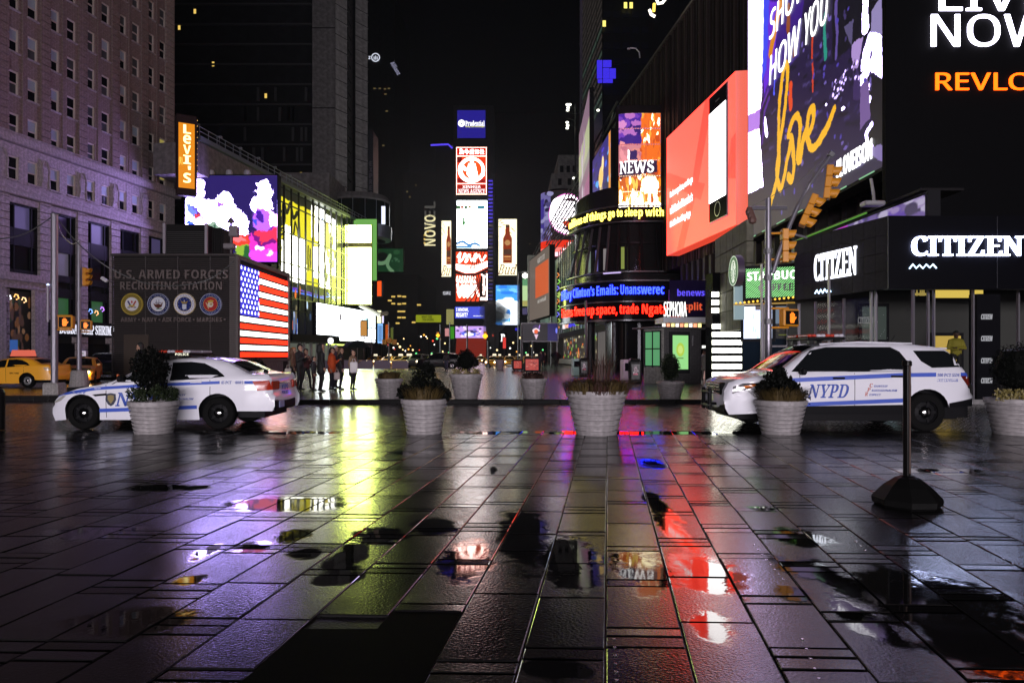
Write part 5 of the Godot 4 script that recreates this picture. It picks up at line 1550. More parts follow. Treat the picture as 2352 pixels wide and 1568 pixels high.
	for k in 40:
		var x := 1388 + (k % 5) * 22.0
		var y := 20 + k / 5 * 36.0
		block("dark_pane",paint("blue_dark_pane",Color(0.016,0.017,0.03),0.1),b,gx(x,149),gy(y + 14,149),-150.4,gx(x + 16,149),gy(y,149),-150.1)
	lit_windows(b,"lit_window",[[1388,54,0],[1437,12,0],[1450,12,0]],149,0.7,1.3,glow("yellow_window",Color(1,0.85,0.2),1.3))
	rod("edge_fin",paint("edge_fin",Color(0.25,0.22,0.3),0.5),b,[Vector3(gx(1335,176),20,-176),Vector3(gx(1335,176),130,-176)],0.4,6)
func pole_mat() -> Material: return mats["street_pole"]
# ---------------------------------------------------------------- the curved news building on the corner
func ell(t: float, grow := 0.0) -> Vector2:
	if t < 2.6: return Vector2(13.0 - t, 58.0 - grow)
	var a := (t - 2.6) / 7.6
	return Vector2(10.4 - (5.2 + grow) * sin(a), 58.0 + 8.6 - (8.6 + grow) * cos(a))
func curved_band(y0: float, y1: float, grow: float, t0: float, t1: float, n := 40, lift := 0.0) -> SurfaceTool:
	var s := st()
	for k in n:
		var u0 := lerpf(t1, t0, 1.0 * k / n)
		var u1 := lerpf(t1, t0, (k + 1.0) / n)
		var a := ell(u0, grow)
		var b := ell(u1, grow)
		quad(s,Vector3(a.x,y0,-a.y),Vector3(b.x,y0,-b.y),Vector3(b.x,y1,-b.y),Vector3(a.x,y1,-a.y),1.0 * k / n,0,(k + 1.0) / n,1)
		if lift > 0:
			var c := ell(u0, grow - lift)
			var d := ell(u1, grow - lift)
			quad(s, Vector3(a.x, y1, -a.y), Vector3(b.x, y1, -b.y), Vector3(d.x, y1, -d.y), Vector3(c.x, y1, -c.y))
			quad(s, Vector3(c.x, y0, -c.y), Vector3(d.x, y0, -d.y), Vector3(b.x, y0, -b.y), Vector3(a.x, y0, -a.y))
	return s
func ticker(parent: Node3D, called: String, text: String, y0: float, y1: float, grow: float, t0: float, t1: float, m: Material) -> void:
	var bend := func(q: Vector3) -> Vector3:
		var e := ell(t1 + (t0 - t1) * q.x, grow + 0.06 + q.z)
		return Vector3(e.x, q.y, -e.y)
	var me := letters(text, "bold", 0, y0, 1, y1, 0.05, bend, 0.0, m)
	var s := SurfaceTool.new()
	s.create_from(me, 0)
	s.generate_normals()
	var out := s.commit()
	out.surface_set_material(0, m)
	put(called, out, parent)
func build_news_corner() -> void:
	var b := thing("news_building", "dark building with a curved corner wrapped in lit news tickers and stacked screens", "building")
	var black := paint("news_black", Color(0.012, 0.011, 0.012), 0.25)
	var trim := paint("news_trim", Color(0.10, 0.10, 0.11), 0.3, 0.6)
	obj("lower_core", curved_band(4.6, 16.2, -1.0, -1.5, 16.5, 40, 3.0), black, b)
	obj("street_wall", curved_band(0.1, 4.6, -3.6, -1.5, 12.0, 30, 1.0), black, b)
	obj("upper_core", curved_band(16.0, 23.0, -0.6, -1.5, 5.0, 24, 2.0), black, b)
	# tickers: casing, ledges, running words
	for q in [[4.55, 6.0, 0.75, 12.6], [6.1, 7.75, 0.75, 12.6], [12.95, 14.2, 0.0, 12.6]]:
		obj("ticker_casing", curved_band(q[0], q[1], q[2], -0.2, q[3], 44, 1.0), paint("ticker_black", Color(0.006, 0.006, 0.007), 0.12), b)
	for q in [[6.0,6.1,0.9],[7.75,7.87,0.9],[4.42,4.55,0.9],[14.2,14.3,0.15],[12.85,12.95,0.15],[8.6,8.7,0.2]]:
		obj("ledge", curved_band(q[0], q[1], q[2], -0.2, 12.8, 44, 0.5), trim, b)
	ticker(b, "news_words", "Hillary Clinton's Emails: Unanswerec", 6.38, 7.5, 0.75, 0.25, 12.2, glow("ticker_blue", Color(0.010, 0.022, 1.0), 14.0))
	ticker(b, "news_words", "Teams free up space, trade Ngata", 4.75, 5.85, 0.75, 0.0, 12.2, glow("ticker_red", Color(1.0, 0.008, 0.003), 12.0))
	ticker(b, "news_words", "millions of things go to sleep with", 13.1, 14.05, 0.0, 0.1, 12.2, glow("ticker_yellow", Color(1.0, 0.8, 0.10), 5.0))
	# slanting windows between the tickers
	for k in 9:
		var t0 := 0.6 + k * 1.35
		var t1 := t0 + 1.2
		var s := st()
		var a := ell(t1, 0.2)
		var c := ell(t0, 0.2)
		var a2 := ell(t1, -0.75)
		var c2 := ell(t0, -0.75)
		quad(s, Vector3(a.x, 8.75, -a.y), Vector3(c.x, 8.75, -c.y), Vector3(c2.x, 12.7, -c2.y), Vector3(a2.x, 12.7, -a2.y))
		obj("slanted_pane", s, glass("news_glass", Color(0.02, 0.02, 0.02), 0.25, 0.03), b)
		rod("mullion", trim if k > 3 else black, b, [Vector3(c.x, 8.7, -c.y + 0.1), Vector3(c2.x, 12.8, -c2.y + 0.1)], 0.12, 6)
		if k in [2, 4, 5, 6]:
			var w0 := ell(t1 - 0.2, -0.9)
			var w1 := ell(t0 + 0.5, -0.9)
			s = st()
			quad(s, Vector3(w0.x, 9.0, -w0.y), Vector3(w1.x, 9.0, -w1.y), Vector3(w1.x, 10.9, -w1.y), Vector3(w0.x, 10.9, -w0.y))
			obj("lit_room",s,glow("news_room_%d" % k,[Color(0.5,0.6,0.12),Color(0.5,0.45,0.45),Color(0.25,0.22,0.75),Color(0.3,0.38,0.35)][[2,4,5,6].find(k)],0.55),b)
	obj("mid_rail", curved_band(11.1, 11.25, -0.35, 0.3, 12.6, 40, 0.3), black, b)
	obj("sill_light", curved_band(8.5, 8.6, 0.45, 4.2, 6.2, 12, 0.2), glow("sill_light", Color(0.7, 0.55, 1.0), 1.0), b)
	for q in [[11.6, 62, 0.5], [9.2, 61.0, 0.35], [7.4, 64, 0.4]]:
		var s := st()
		tube(s, [Vector3(q[0], 0.1, -q[1]), Vector3(q[0], 4.6, -q[1])], q[2], 12)
		obj("column", s, paint("news_column", Color(0.03, 0.03, 0.035), 0.2, 0.4), b)
	# six stacked screens with the word on them
	var g := RandomNumberGenerator.new()
	g.seed = 55
	var p := Pic.new(192, 256, rgb(160, 92, 120))
	p.rect(0,0,0.6,0.17,rgb(70,34,150)).rect(0,0.17,0.6,0.16,rgb(60,28,130)).specks(g,14,0,0.02,0.6,0.3,0.16,0.05,[rgb(110,60,180),rgb(180,110,190),rgb(50,24,110),rgb(210,140,200)]).rect(0,0.33,0.6,0.33,rgb(205,130,140)).specks(g,14,0,0.3,0.6,0.6,0.14,0.05,[rgb(230,150,160),rgb(190,110,130),rgb(220,140,130)])
	p.rect(0.33, 0.4, 0.2, 0.12, rgb(50, 28, 90)).rect(0.28, 0.39, 0.04, 0.14, rgb(250, 235, 240))
	p.rect(0.6,0,0.4,0.7,rgb(235,110,30)).specks(g,60,0.6,0,1,0.7,0.03,0.05,[rgb(255,170,60),rgb(200,74,22),rgb(255,240,200),rgb(225,100,40)])
	p.rect(0,0.66,1,0.34,rgb(205,96,34)).specks(g,60,0,0.66,1,1,0.05,0.07,[rgb(250,150,40),rgb(255,210,90),rgb(150,60,40),rgb(255,240,210)]).oval(0.78,0.76,0.18,0.1,rgb(255,246,200)).rect(0,0.95,1,0.05,rgb(255,250,240)).specks(g,20,0.0,0.86,1,1,0.04,0.1,[rgb(255,245,220),rgb(255,200,100)])
	p.poly([0.03, 0.53, 0.92, 0.5, 0.92, 0.63, 0.03, 0.69], rgb(50, 26, 60))
	var m := glow("news_screens", Color(1, 0.96, 0.95), 5.0, p.ragged(3, 0.03).lift(4.2).tex())
	for k in 6:
		var y1 := 22.1 - k * 1.34
		var s := curved_band(y1 - 1.26, y1, 0.0, 0.35, 4.5, 20, 0.5)
		var me := mesh_of(s, m)
		var a := me.surface_get_arrays(0)
		var uv: PackedVector2Array = a[Mesh.ARRAY_TEX_UV]
		var ve: PackedVector3Array = a[Mesh.ARRAY_VERTEX]
		for i in uv.size(): uv[i].y = (22.1 - ve[i].y) / 8.0
		a[Mesh.ARRAY_TEX_UV] = uv
		me = ArrayMesh.new()
		me.add_surface_from_arrays(Mesh.PRIMITIVE_TRIANGLES, a)
		me.surface_set_material(0, m)
		put("stacked_screen", me, b)
	var bend := func(q: Vector3) -> Vector3:
		var e := ell(4.35 - 3.4 * q.x, 0.06 + q.z)
		return Vector3(e.x, q.y + 0.1 * q.x, -e.y)
	var lm := letters("NEWS", "serif_bold", 0, 16.95, 1, 18.0, 0.06, bend, 0.0, null)
	var ls := SurfaceTool.new()
	ls.create_from(lm, 0)
	ls.generate_normals()
	lm = ls.commit()
	lm.surface_set_material(0, mats["tower_white"])
	put("screen_word", lm, b)
	shine(b, 10.4, 14.2, 12.8, 22.0, -57.8, Color(1, 0.75, 0.6), 0.25)
	# the blue screen round the corner and the tall pale board beyond it
	var o := facade("stage_screen", "tall blue screen of a golden figure, turned away round the news corner", "screen", Vector2(gx(1370, 72), 72), Vector2(gx(1413, 62), 62))
	var w := Vector2(gx(1370, 72), 72).distance_to(Vector2(gx(1413, 62), 62))
	p = Pic.new(96,160,rgb(44,34,110)).specks(g,40,0,0,1,1,0.1,0.05,[rgb(70,50,190),rgb(30,24,70),rgb(50,90,220),rgb(80,160,230),rgb(34,28,60)]).rect(0.9,0,0.1,1,rgb(220,140,40)).oval(0.5,0.4,0.13,0.14,rgb(230,190,110)).oval(0.6,0.26,0.06,0.1,rgb(240,210,150)).rect(0.44,0.5,0.05,0.45,rgb(240,220,170)).rect(0.53,0.5,0.05,0.45,rgb(220,190,120))
	panel(o, "screen_face", 0, 14.6, w, 22.0, 0.4, glow("stage_screen", Color(1, 1, 1), 1.3, p.tex()), 0.5)
	o = facade("tall_pale_board", "very tall narrow pale pink and green board above the news corner", "billboard", Vector2(gx(1335, 92), 92), Vector2(gx(1360, 76), 76))
	w = Vector2(gx(1335, 92), 92).distance_to(Vector2(gx(1360, 76), 76))
	p = Pic.new(48,160,rgb(150,120,140)).rect(0,0.15,1,0.18,rgb(196,204,160)).rect(0,0.33,1,0.05,rgb(170,170,160)).rect(0,0.45,1,0.25,rgb(176,110,150)).rect(0,0.82,1,0.18,rgb(150,170,140)).specks(g,16,0.2,0.2,0.6,0.95,0.05,0.12,[rgb(220,210,220),rgb(200,180,200)])
	panel(o,"board_face",0,gy(640,84),w,gy(262,84),0.3,glow("pale_board",Color(1,1,1),0.8,p.soften(3).tex()),0.5)
	s_tower_gap()
func s_tower_gap() -> void:
	# shop corner under the news building: white lettering over a pale canopy, lit doors, blue and red ticker reflections painted as glowing letters
	var o := thing("cosmetics_shop", "shop front with white lettering on a pale canopy beside the striped column", "shop")
	var d := 40.0
	lettering(o,"lettering","SEPHORA","sans",gx(1525,d),gy(727,d),gx(1577,d),gy(693,d),-d,glow("shop_white",Color(1,1,0.95),2.0),0.08)
	var s := st()
	box2(s, gx(1521, d), gy(741, d), -d - 2, gx(1637, d), gy(729, d), -d + 0.3)
	obj("canopy", s, paint("canopy_white", Color(0.7, 0.74, 0.74), 0.5), o)
	block("wall", mats["ticker_black"], o, gx(1586, d), 0.1, -d - 5, gx(1720, d), gy(640, d), -d - 2.2)
	s = st()
	quad(s,Vector3(gx(1545,d),gy(724,d),-d - 0.8),Vector3(gx(1665,d),gy(724,d),-d - 0.8),Vector3(gx(1665,d),gy(640,d),-d - 0.8),Vector3(gx(1545,d),gy(640,d),-d - 0.8))
	obj("upper_glass", s, paint("shop_black_glass", Color(0.012, 0.008, 0.03), 0.06), o)
	for q in [["benewsnU",1563,1650,677,661,Color(0.12,0.08,1.0),1.0,"blue"],["split",1579,1621,716,692,Color(1,0.12,0.04),0.75,"red"]]:
		lettering(o,"glowing_reflection",q[0],"bold",gx(q[1],d),gy(q[3],d),gx(q[2],d),gy(q[4],d),-d - 0.75,glow("glowing_reflection_" + q[7],q[5],q[6]),0.05)  # glowing letters paint the ticker mirrored in the shop glass
	for k in 9:
		s = st()
		var x := 1530 + k * 10.5
		box2(s, gx(x, d), gy(752, d), -d - 1, gx(x + 5, d), gy(742, d), -d - 0.7)
		obj("soffit_lamp", s, glow("soffit_%d" % (k % 3), [Color(1, 0.95, 0.85), Color(0.9, 0.3, 0.15), Color(1, 0.85, 0.3)][k % 3], 1.8), o)
	lettering(o, "small_lettering", "SEPHORA", "sans_bold", gx(1718 - 100, d), gy(799 - 0, d), gx(1743 - 98, d), gy(795 - 2, d), -d - 0.5, mats["shop_white"], 0.03)
	block("door_fascia", mats["ticker_black"], o, gx(1608, d), gy(812, d), -d - 0.9, gx(1652, d), gy(787, d), -d - 0.55)
	for q in [[1612,1618,820,880,Color(0.9,0.9,0.85),1.2],[1624,1628,812,880,Color(0.75,0.45,0.4),0.5],[1630,1634,812,880,Color(0.9,0.9,0.9),0.9]]:
		block("lit_door", glow("lit_door_%d" % q[0], q[4], q[5]), o, gx(q[0], d), 0.13, -d - 0.9, gx(q[1], d), gy(q[2], d), -d - 0.7)
	shine(o, gx(1525, d), gy(727, d), gx(1577, d), gy(693, d), -d + 0.1, Color(1, 1, 1), 0.1)
# ---------------------------------------------------------------- the wall of billboards on the right
func build_right_billboards() -> void:
	var g := RandomNumberGenerator.new()
	g.seed = 88
	var xw := func(d: float) -> float: return 17.55 - 0.1 * d
	var far := Vector2(xw.call(72.0), 72)
	var near := Vector2(xw.call(26.0), 26)
	var L := far.distance_to(near)
	var b := facade("ribbed_building", "dark brown ribbed wall rising behind the billboards on the right", "building", far + Vector2(1.1, 0), near + Vector2(1.1, 0))
	var along := func(d: float) -> float: return (72.0 - d) * L / 46.0
	var s := st()
	box2(s, 0, 8.6, -25, L, 28, -0.25)
	obj("wall", s, paint("rib_wall", Color(0.008, 0.006, 0.005), 0.6), b)
	block("lower_wall", mats["rib_wall"], b, 0, 0, -25, L, 8.6, -3.6)
	for k in 92:
		s = st()
		var x := k * L / 92
		box2(s, x, 8.6, -0.25, x + 0.16 + 0.08 * (k % 3), 27.9, g.randf_range(-0.08, 0.05))
		obj("rib", s, paint("rib_%d" % (k % 3), [Color(0.018, 0.013, 0.0115), Color(0.012, 0.009, 0.008), Color(0.030, 0.021, 0.019)][k % 3], 0.6), b)
	block("coping", paint("coping", Color(0.05, 0.045, 0.04), 0.5), b, 0, 27.9, -1, L, 28.1, 0.12)
	# the window band below the boards
	for k in 26:
		var d := 54.0 - k * 1.15
		var x: float = along.call(d)
		block("pier", paint("band_pier", Color(0.025, 0.02, 0.02), 0.5), b, x, 6.9, -1.2, x + 0.42, 9.3, -0.1)
		s = st()
		quad(s, Vector3(x + 0.42, 7.0, -0.6), Vector3(x + 1.15, 7.0, -0.6), Vector3(x + 1.15, 9.2, -0.6), Vector3(x + 0.42, 9.2, -0.6))
		obj("band_pane",s,glow("band_lit_%d" % (k % 3),[Color(0.35,0.4,0.35),Color(0.25,0.5,0.05),Color(0.35,0.36,0.3)][k % 3],0.5) if k in [12,13,15,17] else mats["dark_pane"],b)
	block("stone_band", rugged(paint("olive_stone", Color(0.16, 0.15, 0.09), 0.7), 0.5, 0.4), b, along.call(56.0), 5.4, -2.0, L, 6.9, 0.2)
	# red phone board: a deep box with its lit face, side and underside
	var o := facade("phone_billboard", "coral red boxed billboard of a white-screened phone", "billboard", Vector2(xw.call(53.7), 53.7), Vector2(xw.call(41.0), 41.0))
	var w := Vector2(xw.call(53.7), 53.7).distance_to(Vector2(xw.call(41.0), 41.0))
	var dd := func(px: float) -> float: return 17.55 / (0.1 + (px - 1176.0) / 1568.0)
	var ux := func(px: float) -> float: return (53.7 - dd.call(px)) / 12.7
	var p := Pic.new(256, 192, rgb(242, 84, 62))
	var sh := rgb(224, 62, 44)
	p.poly([0,0.30,0.06,0.32,0.40,0.50,0.62,0.60,0.56,0.70,0.3,0.55,0,0.42],sh).poly([0.62,0.0,0.74,0.0,0.50,0.62,0.30,1.0,0.18,1.0,0.42,0.55],sh).poly([0.95,0.42,1,0.4,1,0.7,0.9,0.66],sh).poly([0.02,0.62,0.10,0.40,0.14,0.42,0.05,0.75],sh)
	panel(o, "board_face", 0, 9.35, w, 18.6, 0.0, glow("red_board", Color(3.1, 1.6, 2.0), 1.25, p.tex()), 0.0)
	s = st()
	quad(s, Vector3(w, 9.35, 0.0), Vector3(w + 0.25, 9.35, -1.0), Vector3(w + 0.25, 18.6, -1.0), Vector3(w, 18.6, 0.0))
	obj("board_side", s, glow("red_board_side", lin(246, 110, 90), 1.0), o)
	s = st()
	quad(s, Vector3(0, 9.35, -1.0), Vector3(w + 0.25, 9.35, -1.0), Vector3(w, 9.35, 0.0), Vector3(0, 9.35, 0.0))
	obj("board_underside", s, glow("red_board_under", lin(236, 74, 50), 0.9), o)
	block("casing", mats["casing"], o, 0, 9.36, -1.0, w - 0.02, 18.65, -0.03)
	var q0: float = ux.call(1632.0) * w
	var q1: float = ux.call(1672.5) * w
	soft_block("phone_rim", paint("phone_rim", Color(0.5, 0.5, 0.55), 0.3, 0.8), o, Vector3((q0 + q1) * 0.5, 14.3, 0.02), Vector3(q1 - q0 + 0.16, 8.3, 0.10), 0.04)
	soft_block("phone_body", paint("phone_black", Color(0.01, 0.01, 0.012), 0.15), o, Vector3((q0 + q1) * 0.5, 14.3, 0.05), Vector3(q1 - q0, 8.15, 0.10), 0.04)
	panel(o, "phone_screen", q0 + 0.06, 11.45, q1 - 0.06, 17.3, 0.112, glow("phone_screen", Color(1, 1, 1), 5.0), 0.0)
	s = st()
	for k in 16: quad(s, Vector3((q0 + q1) * 0.5 + cos(TAU * k / 16) * 0.42, 10.85 + sin(TAU * k / 16) * 0.42, 0.106), Vector3((q0 + q1) * 0.5 + cos(TAU * k / 16) * 0.48, 10.85 + sin(TAU * k / 16) * 0.48, 0.106), Vector3((q0 + q1) * 0.5 + cos(TAU * (k + 1) / 16) * 0.48, 10.85 + sin(TAU * (k + 1) / 16) * 0.48, 0.106), Vector3((q0 + q1) * 0.5 + cos(TAU * (k + 1) / 16) * 0.42, 10.85 + sin(TAU * (k + 1) / 16) * 0.42, 0.106))
	box2(s, (q0 + q1) * 0.5 - 0.3, 17.75, 0.1, (q0 + q1) * 0.5 + 0.3, 17.83, 0.106)
	obj("home_button", s, mats["phone_rim"], o)
	for k in 3: lettering(o,"words",["Bank everywhere, on the go","with Bank of America's","Mobile Banking App"][k],"bold",ux.call(1540.0) * w,[13.5,12.35,11.2][k] + 0.05,ux.call(1592.0 if k < 2 else 1587.0) * w,[14.15,13.0,11.85][k] + 0.05,0.02,glow("board_white",Color(1,1,1),1.8),0.02)
	shine(o, 0, 9.35, w, 18.6, 0.1, Color(1, 0.35, 0.22), 0.3)
	# the huge screen of a wet street with yellow handwriting
	var fa := Vector2(13.72, 39.6)
	var fb := Vector2(13.25, 24.3)
	o = facade("street_photo_screen", "huge screen of a wet purple street with a yellow handwritten word", "screen", fa, fb)
	w = fa.distance_to(fb)
	var y0 := 8.25
	var y1 := 23.0
	var D := func(px: float) -> float: return (13.72 - 39.6 * 0.0307) / ((px - 1176.0) / 1568.0 - 0.0307)
	var U := func(zx: float) -> float: return (39.6 - D.call((1800.0 + zx / 3.734) / 1.0629)) / 15.3
	var V := func(zx: float, zy: float) -> float:
		var px := (1800.0 + zx / 3.734) / 1.0629
		return (y1 - gy(zy / 3.734 / 1.0629, D.call(px))) / (y1 - y0)
	var UV := func(z: Array) -> Array:
		var out := []
		for i in range(0, z.size(), 2): out.append_array([clampf(U.call(z[i] + 0.0), 0, 1.05), V.call(z[i] + 0.0, z[i + 1] + 0.0)])
		return out
	p = Pic.new(512, 512, rgb(34, 26, 52))
	var Wt := rgb(255, 255, 255)
	for k in 90:
		var a := g.randf_range(230, 1300)
		var y := g.randf_range(500, 1600)
		var q: Array = UV.call([a, y, a + g.randf_range(30, 70), y - g.randf_range(18, 40)])
		p.line(q, 0.004, [rgb(58, 48, 84), rgb(20, 16, 30), rgb(74, 66, 100), rgb(14, 12, 22)][k % 4])
	p.poly(UV.call([880, -200, 1330, -200, 1330, 300, 1040, 430, 870, 560]), rgb(16, 17, 20))
	p.poly(UV.call([200,-100,620,-100,560,500,240,900]),rgb(58,30,110)).poly(UV.call([270,0,400,0,330,640,240,880]),rgb(112,50,190)).poly(UV.call([190,-100,300,-100,270,620,215,800]),rgb(70,84,214))
	p.soften(4)
	p.poly(UV.call([35,0,215,-140,225,820,210,990,48,1110]),Wt).poly(UV.call([55,1260,205,1170,240,1700,60,1800]),Wt).poly(UV.call([48,1110,210,990,205,1170,55,1260]),rgb(196,150,210))
	p.line(UV.call([232,20,228,560]),0.012,rgb(190,214,255)).line(UV.call([250,1100,270,1220]),0.012,Wt).line(UV.call([215,1000,285,820]),0.006,rgb(110,60,150)).line(UV.call([300,880,250,1020,230,1300]),0.008,rgb(90,50,130))
	p.line(UV.call([400,0,340,300,310,460]),0.025,rgb(224,150,24)).line(UV.call([470,60,470,260]),0.015,rgb(150,84,30)).line(UV.call([690,300,688,830]),0.006,rgb(206,70,30)).line(UV.call([800,140,806,540]),0.010,rgb(40,160,110)).line(UV.call([910,0,905,520]),0.008,rgb(96,84,130)).line(UV.call([545,380,520,480]),0.012,rgb(130,84,60))
	p.line(UV.call([490, 780, 490, 970]), 0.016, rgb(236, 84, 30)).line(UV.call([345, 700, 340, 850]), 0.006, rgb(90, 110, 230))
	p.poly(UV.call([980,240,1060,180,1040,420]),rgb(90,90,104)).poly(UV.call([1040,420,1150,340,1110,610,1060,640]),rgb(176,160,180)).poly(UV.call([1060,640,1110,610,1140,900,1060,900]),rgb(60,44,80))
	p.line(UV.call([1172,-100,1172,250]),0.017,Wt).poly(UV.call([1150,500,1200,300,1310,200,1330,720,1220,650,1150,900,1130,760]),rgb(214,214,226)).poly(UV.call([1230,100,1320,-60,1325,300,1220,300]),rgb(150,150,160)).poly(UV.call([1200,700,1330,720,1330,1330,1240,1330,1180,1260,1230,1080,1180,880]),rgb(24,26,20)).line(UV.call([1200,800,1180,880,1210,900]),0.008,Wt).line(UV.call([1225,1140,1180,1230,1190,1310,1240,1335]),0.007,rgb(230,226,240)).poly(UV.call([1130,800,1200,700,1215,1080,1120,1190]),rgb(120,100,130)).poly(UV.call([1240,1335,1350,1320,1350,1480,1230,1440]),rgb(130,124,150))
	p.specks(g,60,U.call(880.0),V.call(1000.0,620.0),U.call(1150.0),V.call(1000.0,820.0),0.008,0.006,[rgb(190,184,206),rgb(110,100,130),rgb(30,26,40)])
	for k in 26: p.specks(g,3,0.3,0.45,0.95,0.98,0.01,0.012,[rgb(80,70,150),rgb(64,56,90),rgb(110,100,150)])
	p.oval(U.call(968.0), V.call(968.0, 985.0), 0.012, 0.006, Wt).oval(U.call(820.0), V.call(820.0, 945.0), 0.006, 0.004, Wt)
	var gold := rgb(255, 206, 28)
	p.curve(UV.call([290,1900,340,1740,380,1500,380,1200,395,860,425,640,445,590,462,640,450,860,420,1120,385,1360,365,1560,390,1720,420,1650,470,1420,486,1310]),0.014,gold)
	p.curve(UV.call([470,1600,500,1640,520,1480,500,1270,466,1215,520,1080,556,1060,576,1120,566,1300,556,1440,575,1450,600,1300,625,1200]),0.014,gold)
	p.curve(UV.call([610,1270,670,1180,700,1060,688,990,655,1040,640,1200,655,1300,700,1345,770,1250,840,1120,886,990]),0.014,gold)
	panel(o, "screen_face", 0, y0, w, y1, 0.0, glow("street_screen", Color(0.80, 0.66, 1.12), 9.0, p.ragged(6, 0.012).lift(7.5).tex()), 0.8)
	var dx := func(d: float) -> float: return (39.6 - d) / 15.3 * w
	lettering(o,"handwriting","HOW","sans",dx.call(35.9),15.75,dx.call(31.9),17.2,0.02,glow("street_white",Color(1,1,1),2.6),0.02,0.15)
	lettering(o, "handwriting", "YOU", "sans", dx.call(31.4), 15.7, dx.call(28.9), 17.15, 0.02, mats["street_white"], 0.02, 0.15)
	lettering(o, "handwriting", "SHOW", "sans", dx.call(35.9), 18.1, dx.call(30.9), 19.5, 0.02, mats["street_white"], 0.02, 0.15)
	lettering(o, "tag_words", "#LOVEISON", "bold", dx.call(28.1), 8.75, dx.call(25.1), 9.5, 0.02, mats["street_white"], 0.02)
	shine(o, 0, y0, w, y1, 0.05, Color(0.85, 0.75, 1), 0.35)
	s = st()
	for k in 7: tube(s, [Vector3(0.5 + k * 2.2, y0 - 0.05, 0.1), Vector3(1.6 + k * 2.2, y0 - 0.05, 0.1)], 0.03, 5)
	obj("edge_lamps", s, glow("edge_lamp", Color(0.4, 0.9, 0.5), 0.5), o)
	# the black slogan screen facing the square
	var bl := thing("slogan_screen", "huge black screen with thin white words over an orange brand name", "screen", Vector3(0, 0, -24))
	block("casing", paint("slogan_black", Color(0.0015, 0.0015, 0.002), 0.7), bl, gx(2036, 24), gy(500, 24), -0.25, 30, 26, -0.02)
	var vw := glow("slogan_white", Color(0.82, 0.78, 1.0), 7.0)
	lettering(bl, "slogan", "NOW", "sans", gx(2139, 24), gy(107, 24), gx(2412, 24), gy(34, 24), 0.0, vw, 0.05)
	lettering(bl, "slogan", "LIVE", "sans", gx(2157, 24), gy(25, 24), gx(2408, 24), gy(-48, 24), 0.0, vw, 0.05)
	lettering(bl,"brand_name","REVLON","sans",gx(2149,24),gy(207,24),gx(2424,24),gy(168,24),0.0,glow("brand_orange",Color(1.0,0.085,0.002),5.0),0.05)
	shine(bl, gx(2139, 24), gy(107, 24), gx(2412, 24), gy(25, 24), 0.1, Color(0.85, 0.8, 1), 0.3)
	# the ribbon screen above the corner shop, with a green neon line
	o = facade("ribbon_screen", "long violet cloud-picture ribbon screen above the corner shop fascia", "screen", Vector2(12.72, 31), Vector2(12.72, 21))
	p = Pic.new(256,32,rgb(70,60,100)).rect(0,0,0.3,1,rgb(20,16,22)).specks(g,60,0.3,0,1,1,0.05,0.3,[rgb(110,90,150),rgb(150,130,180),rgb(60,50,80),rgb(180,170,200),rgb(90,60,160)]).rect(0.44,0,0.08,1,rgb(190,60,200)).oval(0.48,0.7,0.02,0.3,rgb(240,120,40))
	panel(o, "screen_face", 0, 5.75, 10, 6.45, 0.0, glow("ribbon", Color(1, 1, 1), 0.9, p.soften(2).tex()), 0.4)
	rod("green_tube", glow("green_tube", Color(0.07, 0.26, 0.02), 0.9), o, [Vector3(0.2, 6.52, 0.25), Vector3(7.0, 6.52, 0.25)], 0.035, 6)
	block("ledge", paint("ribbon_ledge", Color(0.012, 0.011, 0.012), 0.5), o, 0, 6.58, -1.2, 10, 6.66, 0.12)
	o = thing("floodlight", "grey floodlight box on a bracket above the ribbon screen", "floodlight", at(2005, 468, 23))
	soft_block("housing", paint("grey_metal", Color(0.30, 0.29, 0.30), 0.4, 0.4), o, Vector3.ZERO, Vector3(0.7, 0.16, 0.4), 0.04)
	rod("bracket", mats["grey_metal"], o, [Vector3(0.05, 0, 0), Vector3(0.08, 0.4, -0.1), Vector3(0.05, 0.9, -0.2)], 0.05, 6)
	o = thing("roof_camera", "pale gooseneck lamp on the roof edge of the ribbed wall", "lamp", Vector3(gx(1470, 61), 28.1, -61))
	s = st()
	tube(s, [Vector3(0, 0, 0), Vector3(-0.05, 0.5, 0), Vector3(-0.35, 0.85, 0), Vector3(-0.9, 0.9, 0)], 0.06, 6)
	soft_box(s, Vector3(-1.0, 0.82, 0), Vector3(0.26, 0.14, 0.2), 0.03)
	obj("arm", s, paint("pale_metal", Color(0.6, 0.6, 0.65), 0.3, 0.5), o)
	o = thing("roof_sign", "broken bright white and yellow sign piece at the top of the ribbed wall", "sign", Vector3(0, 0, -55))
	for q in [[[1507,-6,1512,8,1522,6,1530,-4],0],[[1492,22,1496,33,1505,38],0],[[1503,8,1502,26],1]]:
		s = st()
		var pts := []
		for i in range(0, q[0].size(), 2): pts.append(Vector3(gx(q[0][i], 55), gy(q[0][i + 1], 55), 0))
		tube(s, pts, 0.12, 6)
		obj("neon_stroke", s, glow("roof_neon_%d" % q[1], [Color(1, 0.95, 0.85), Color(1, 0.7, 0.1)][q[1]], 2.0), o)
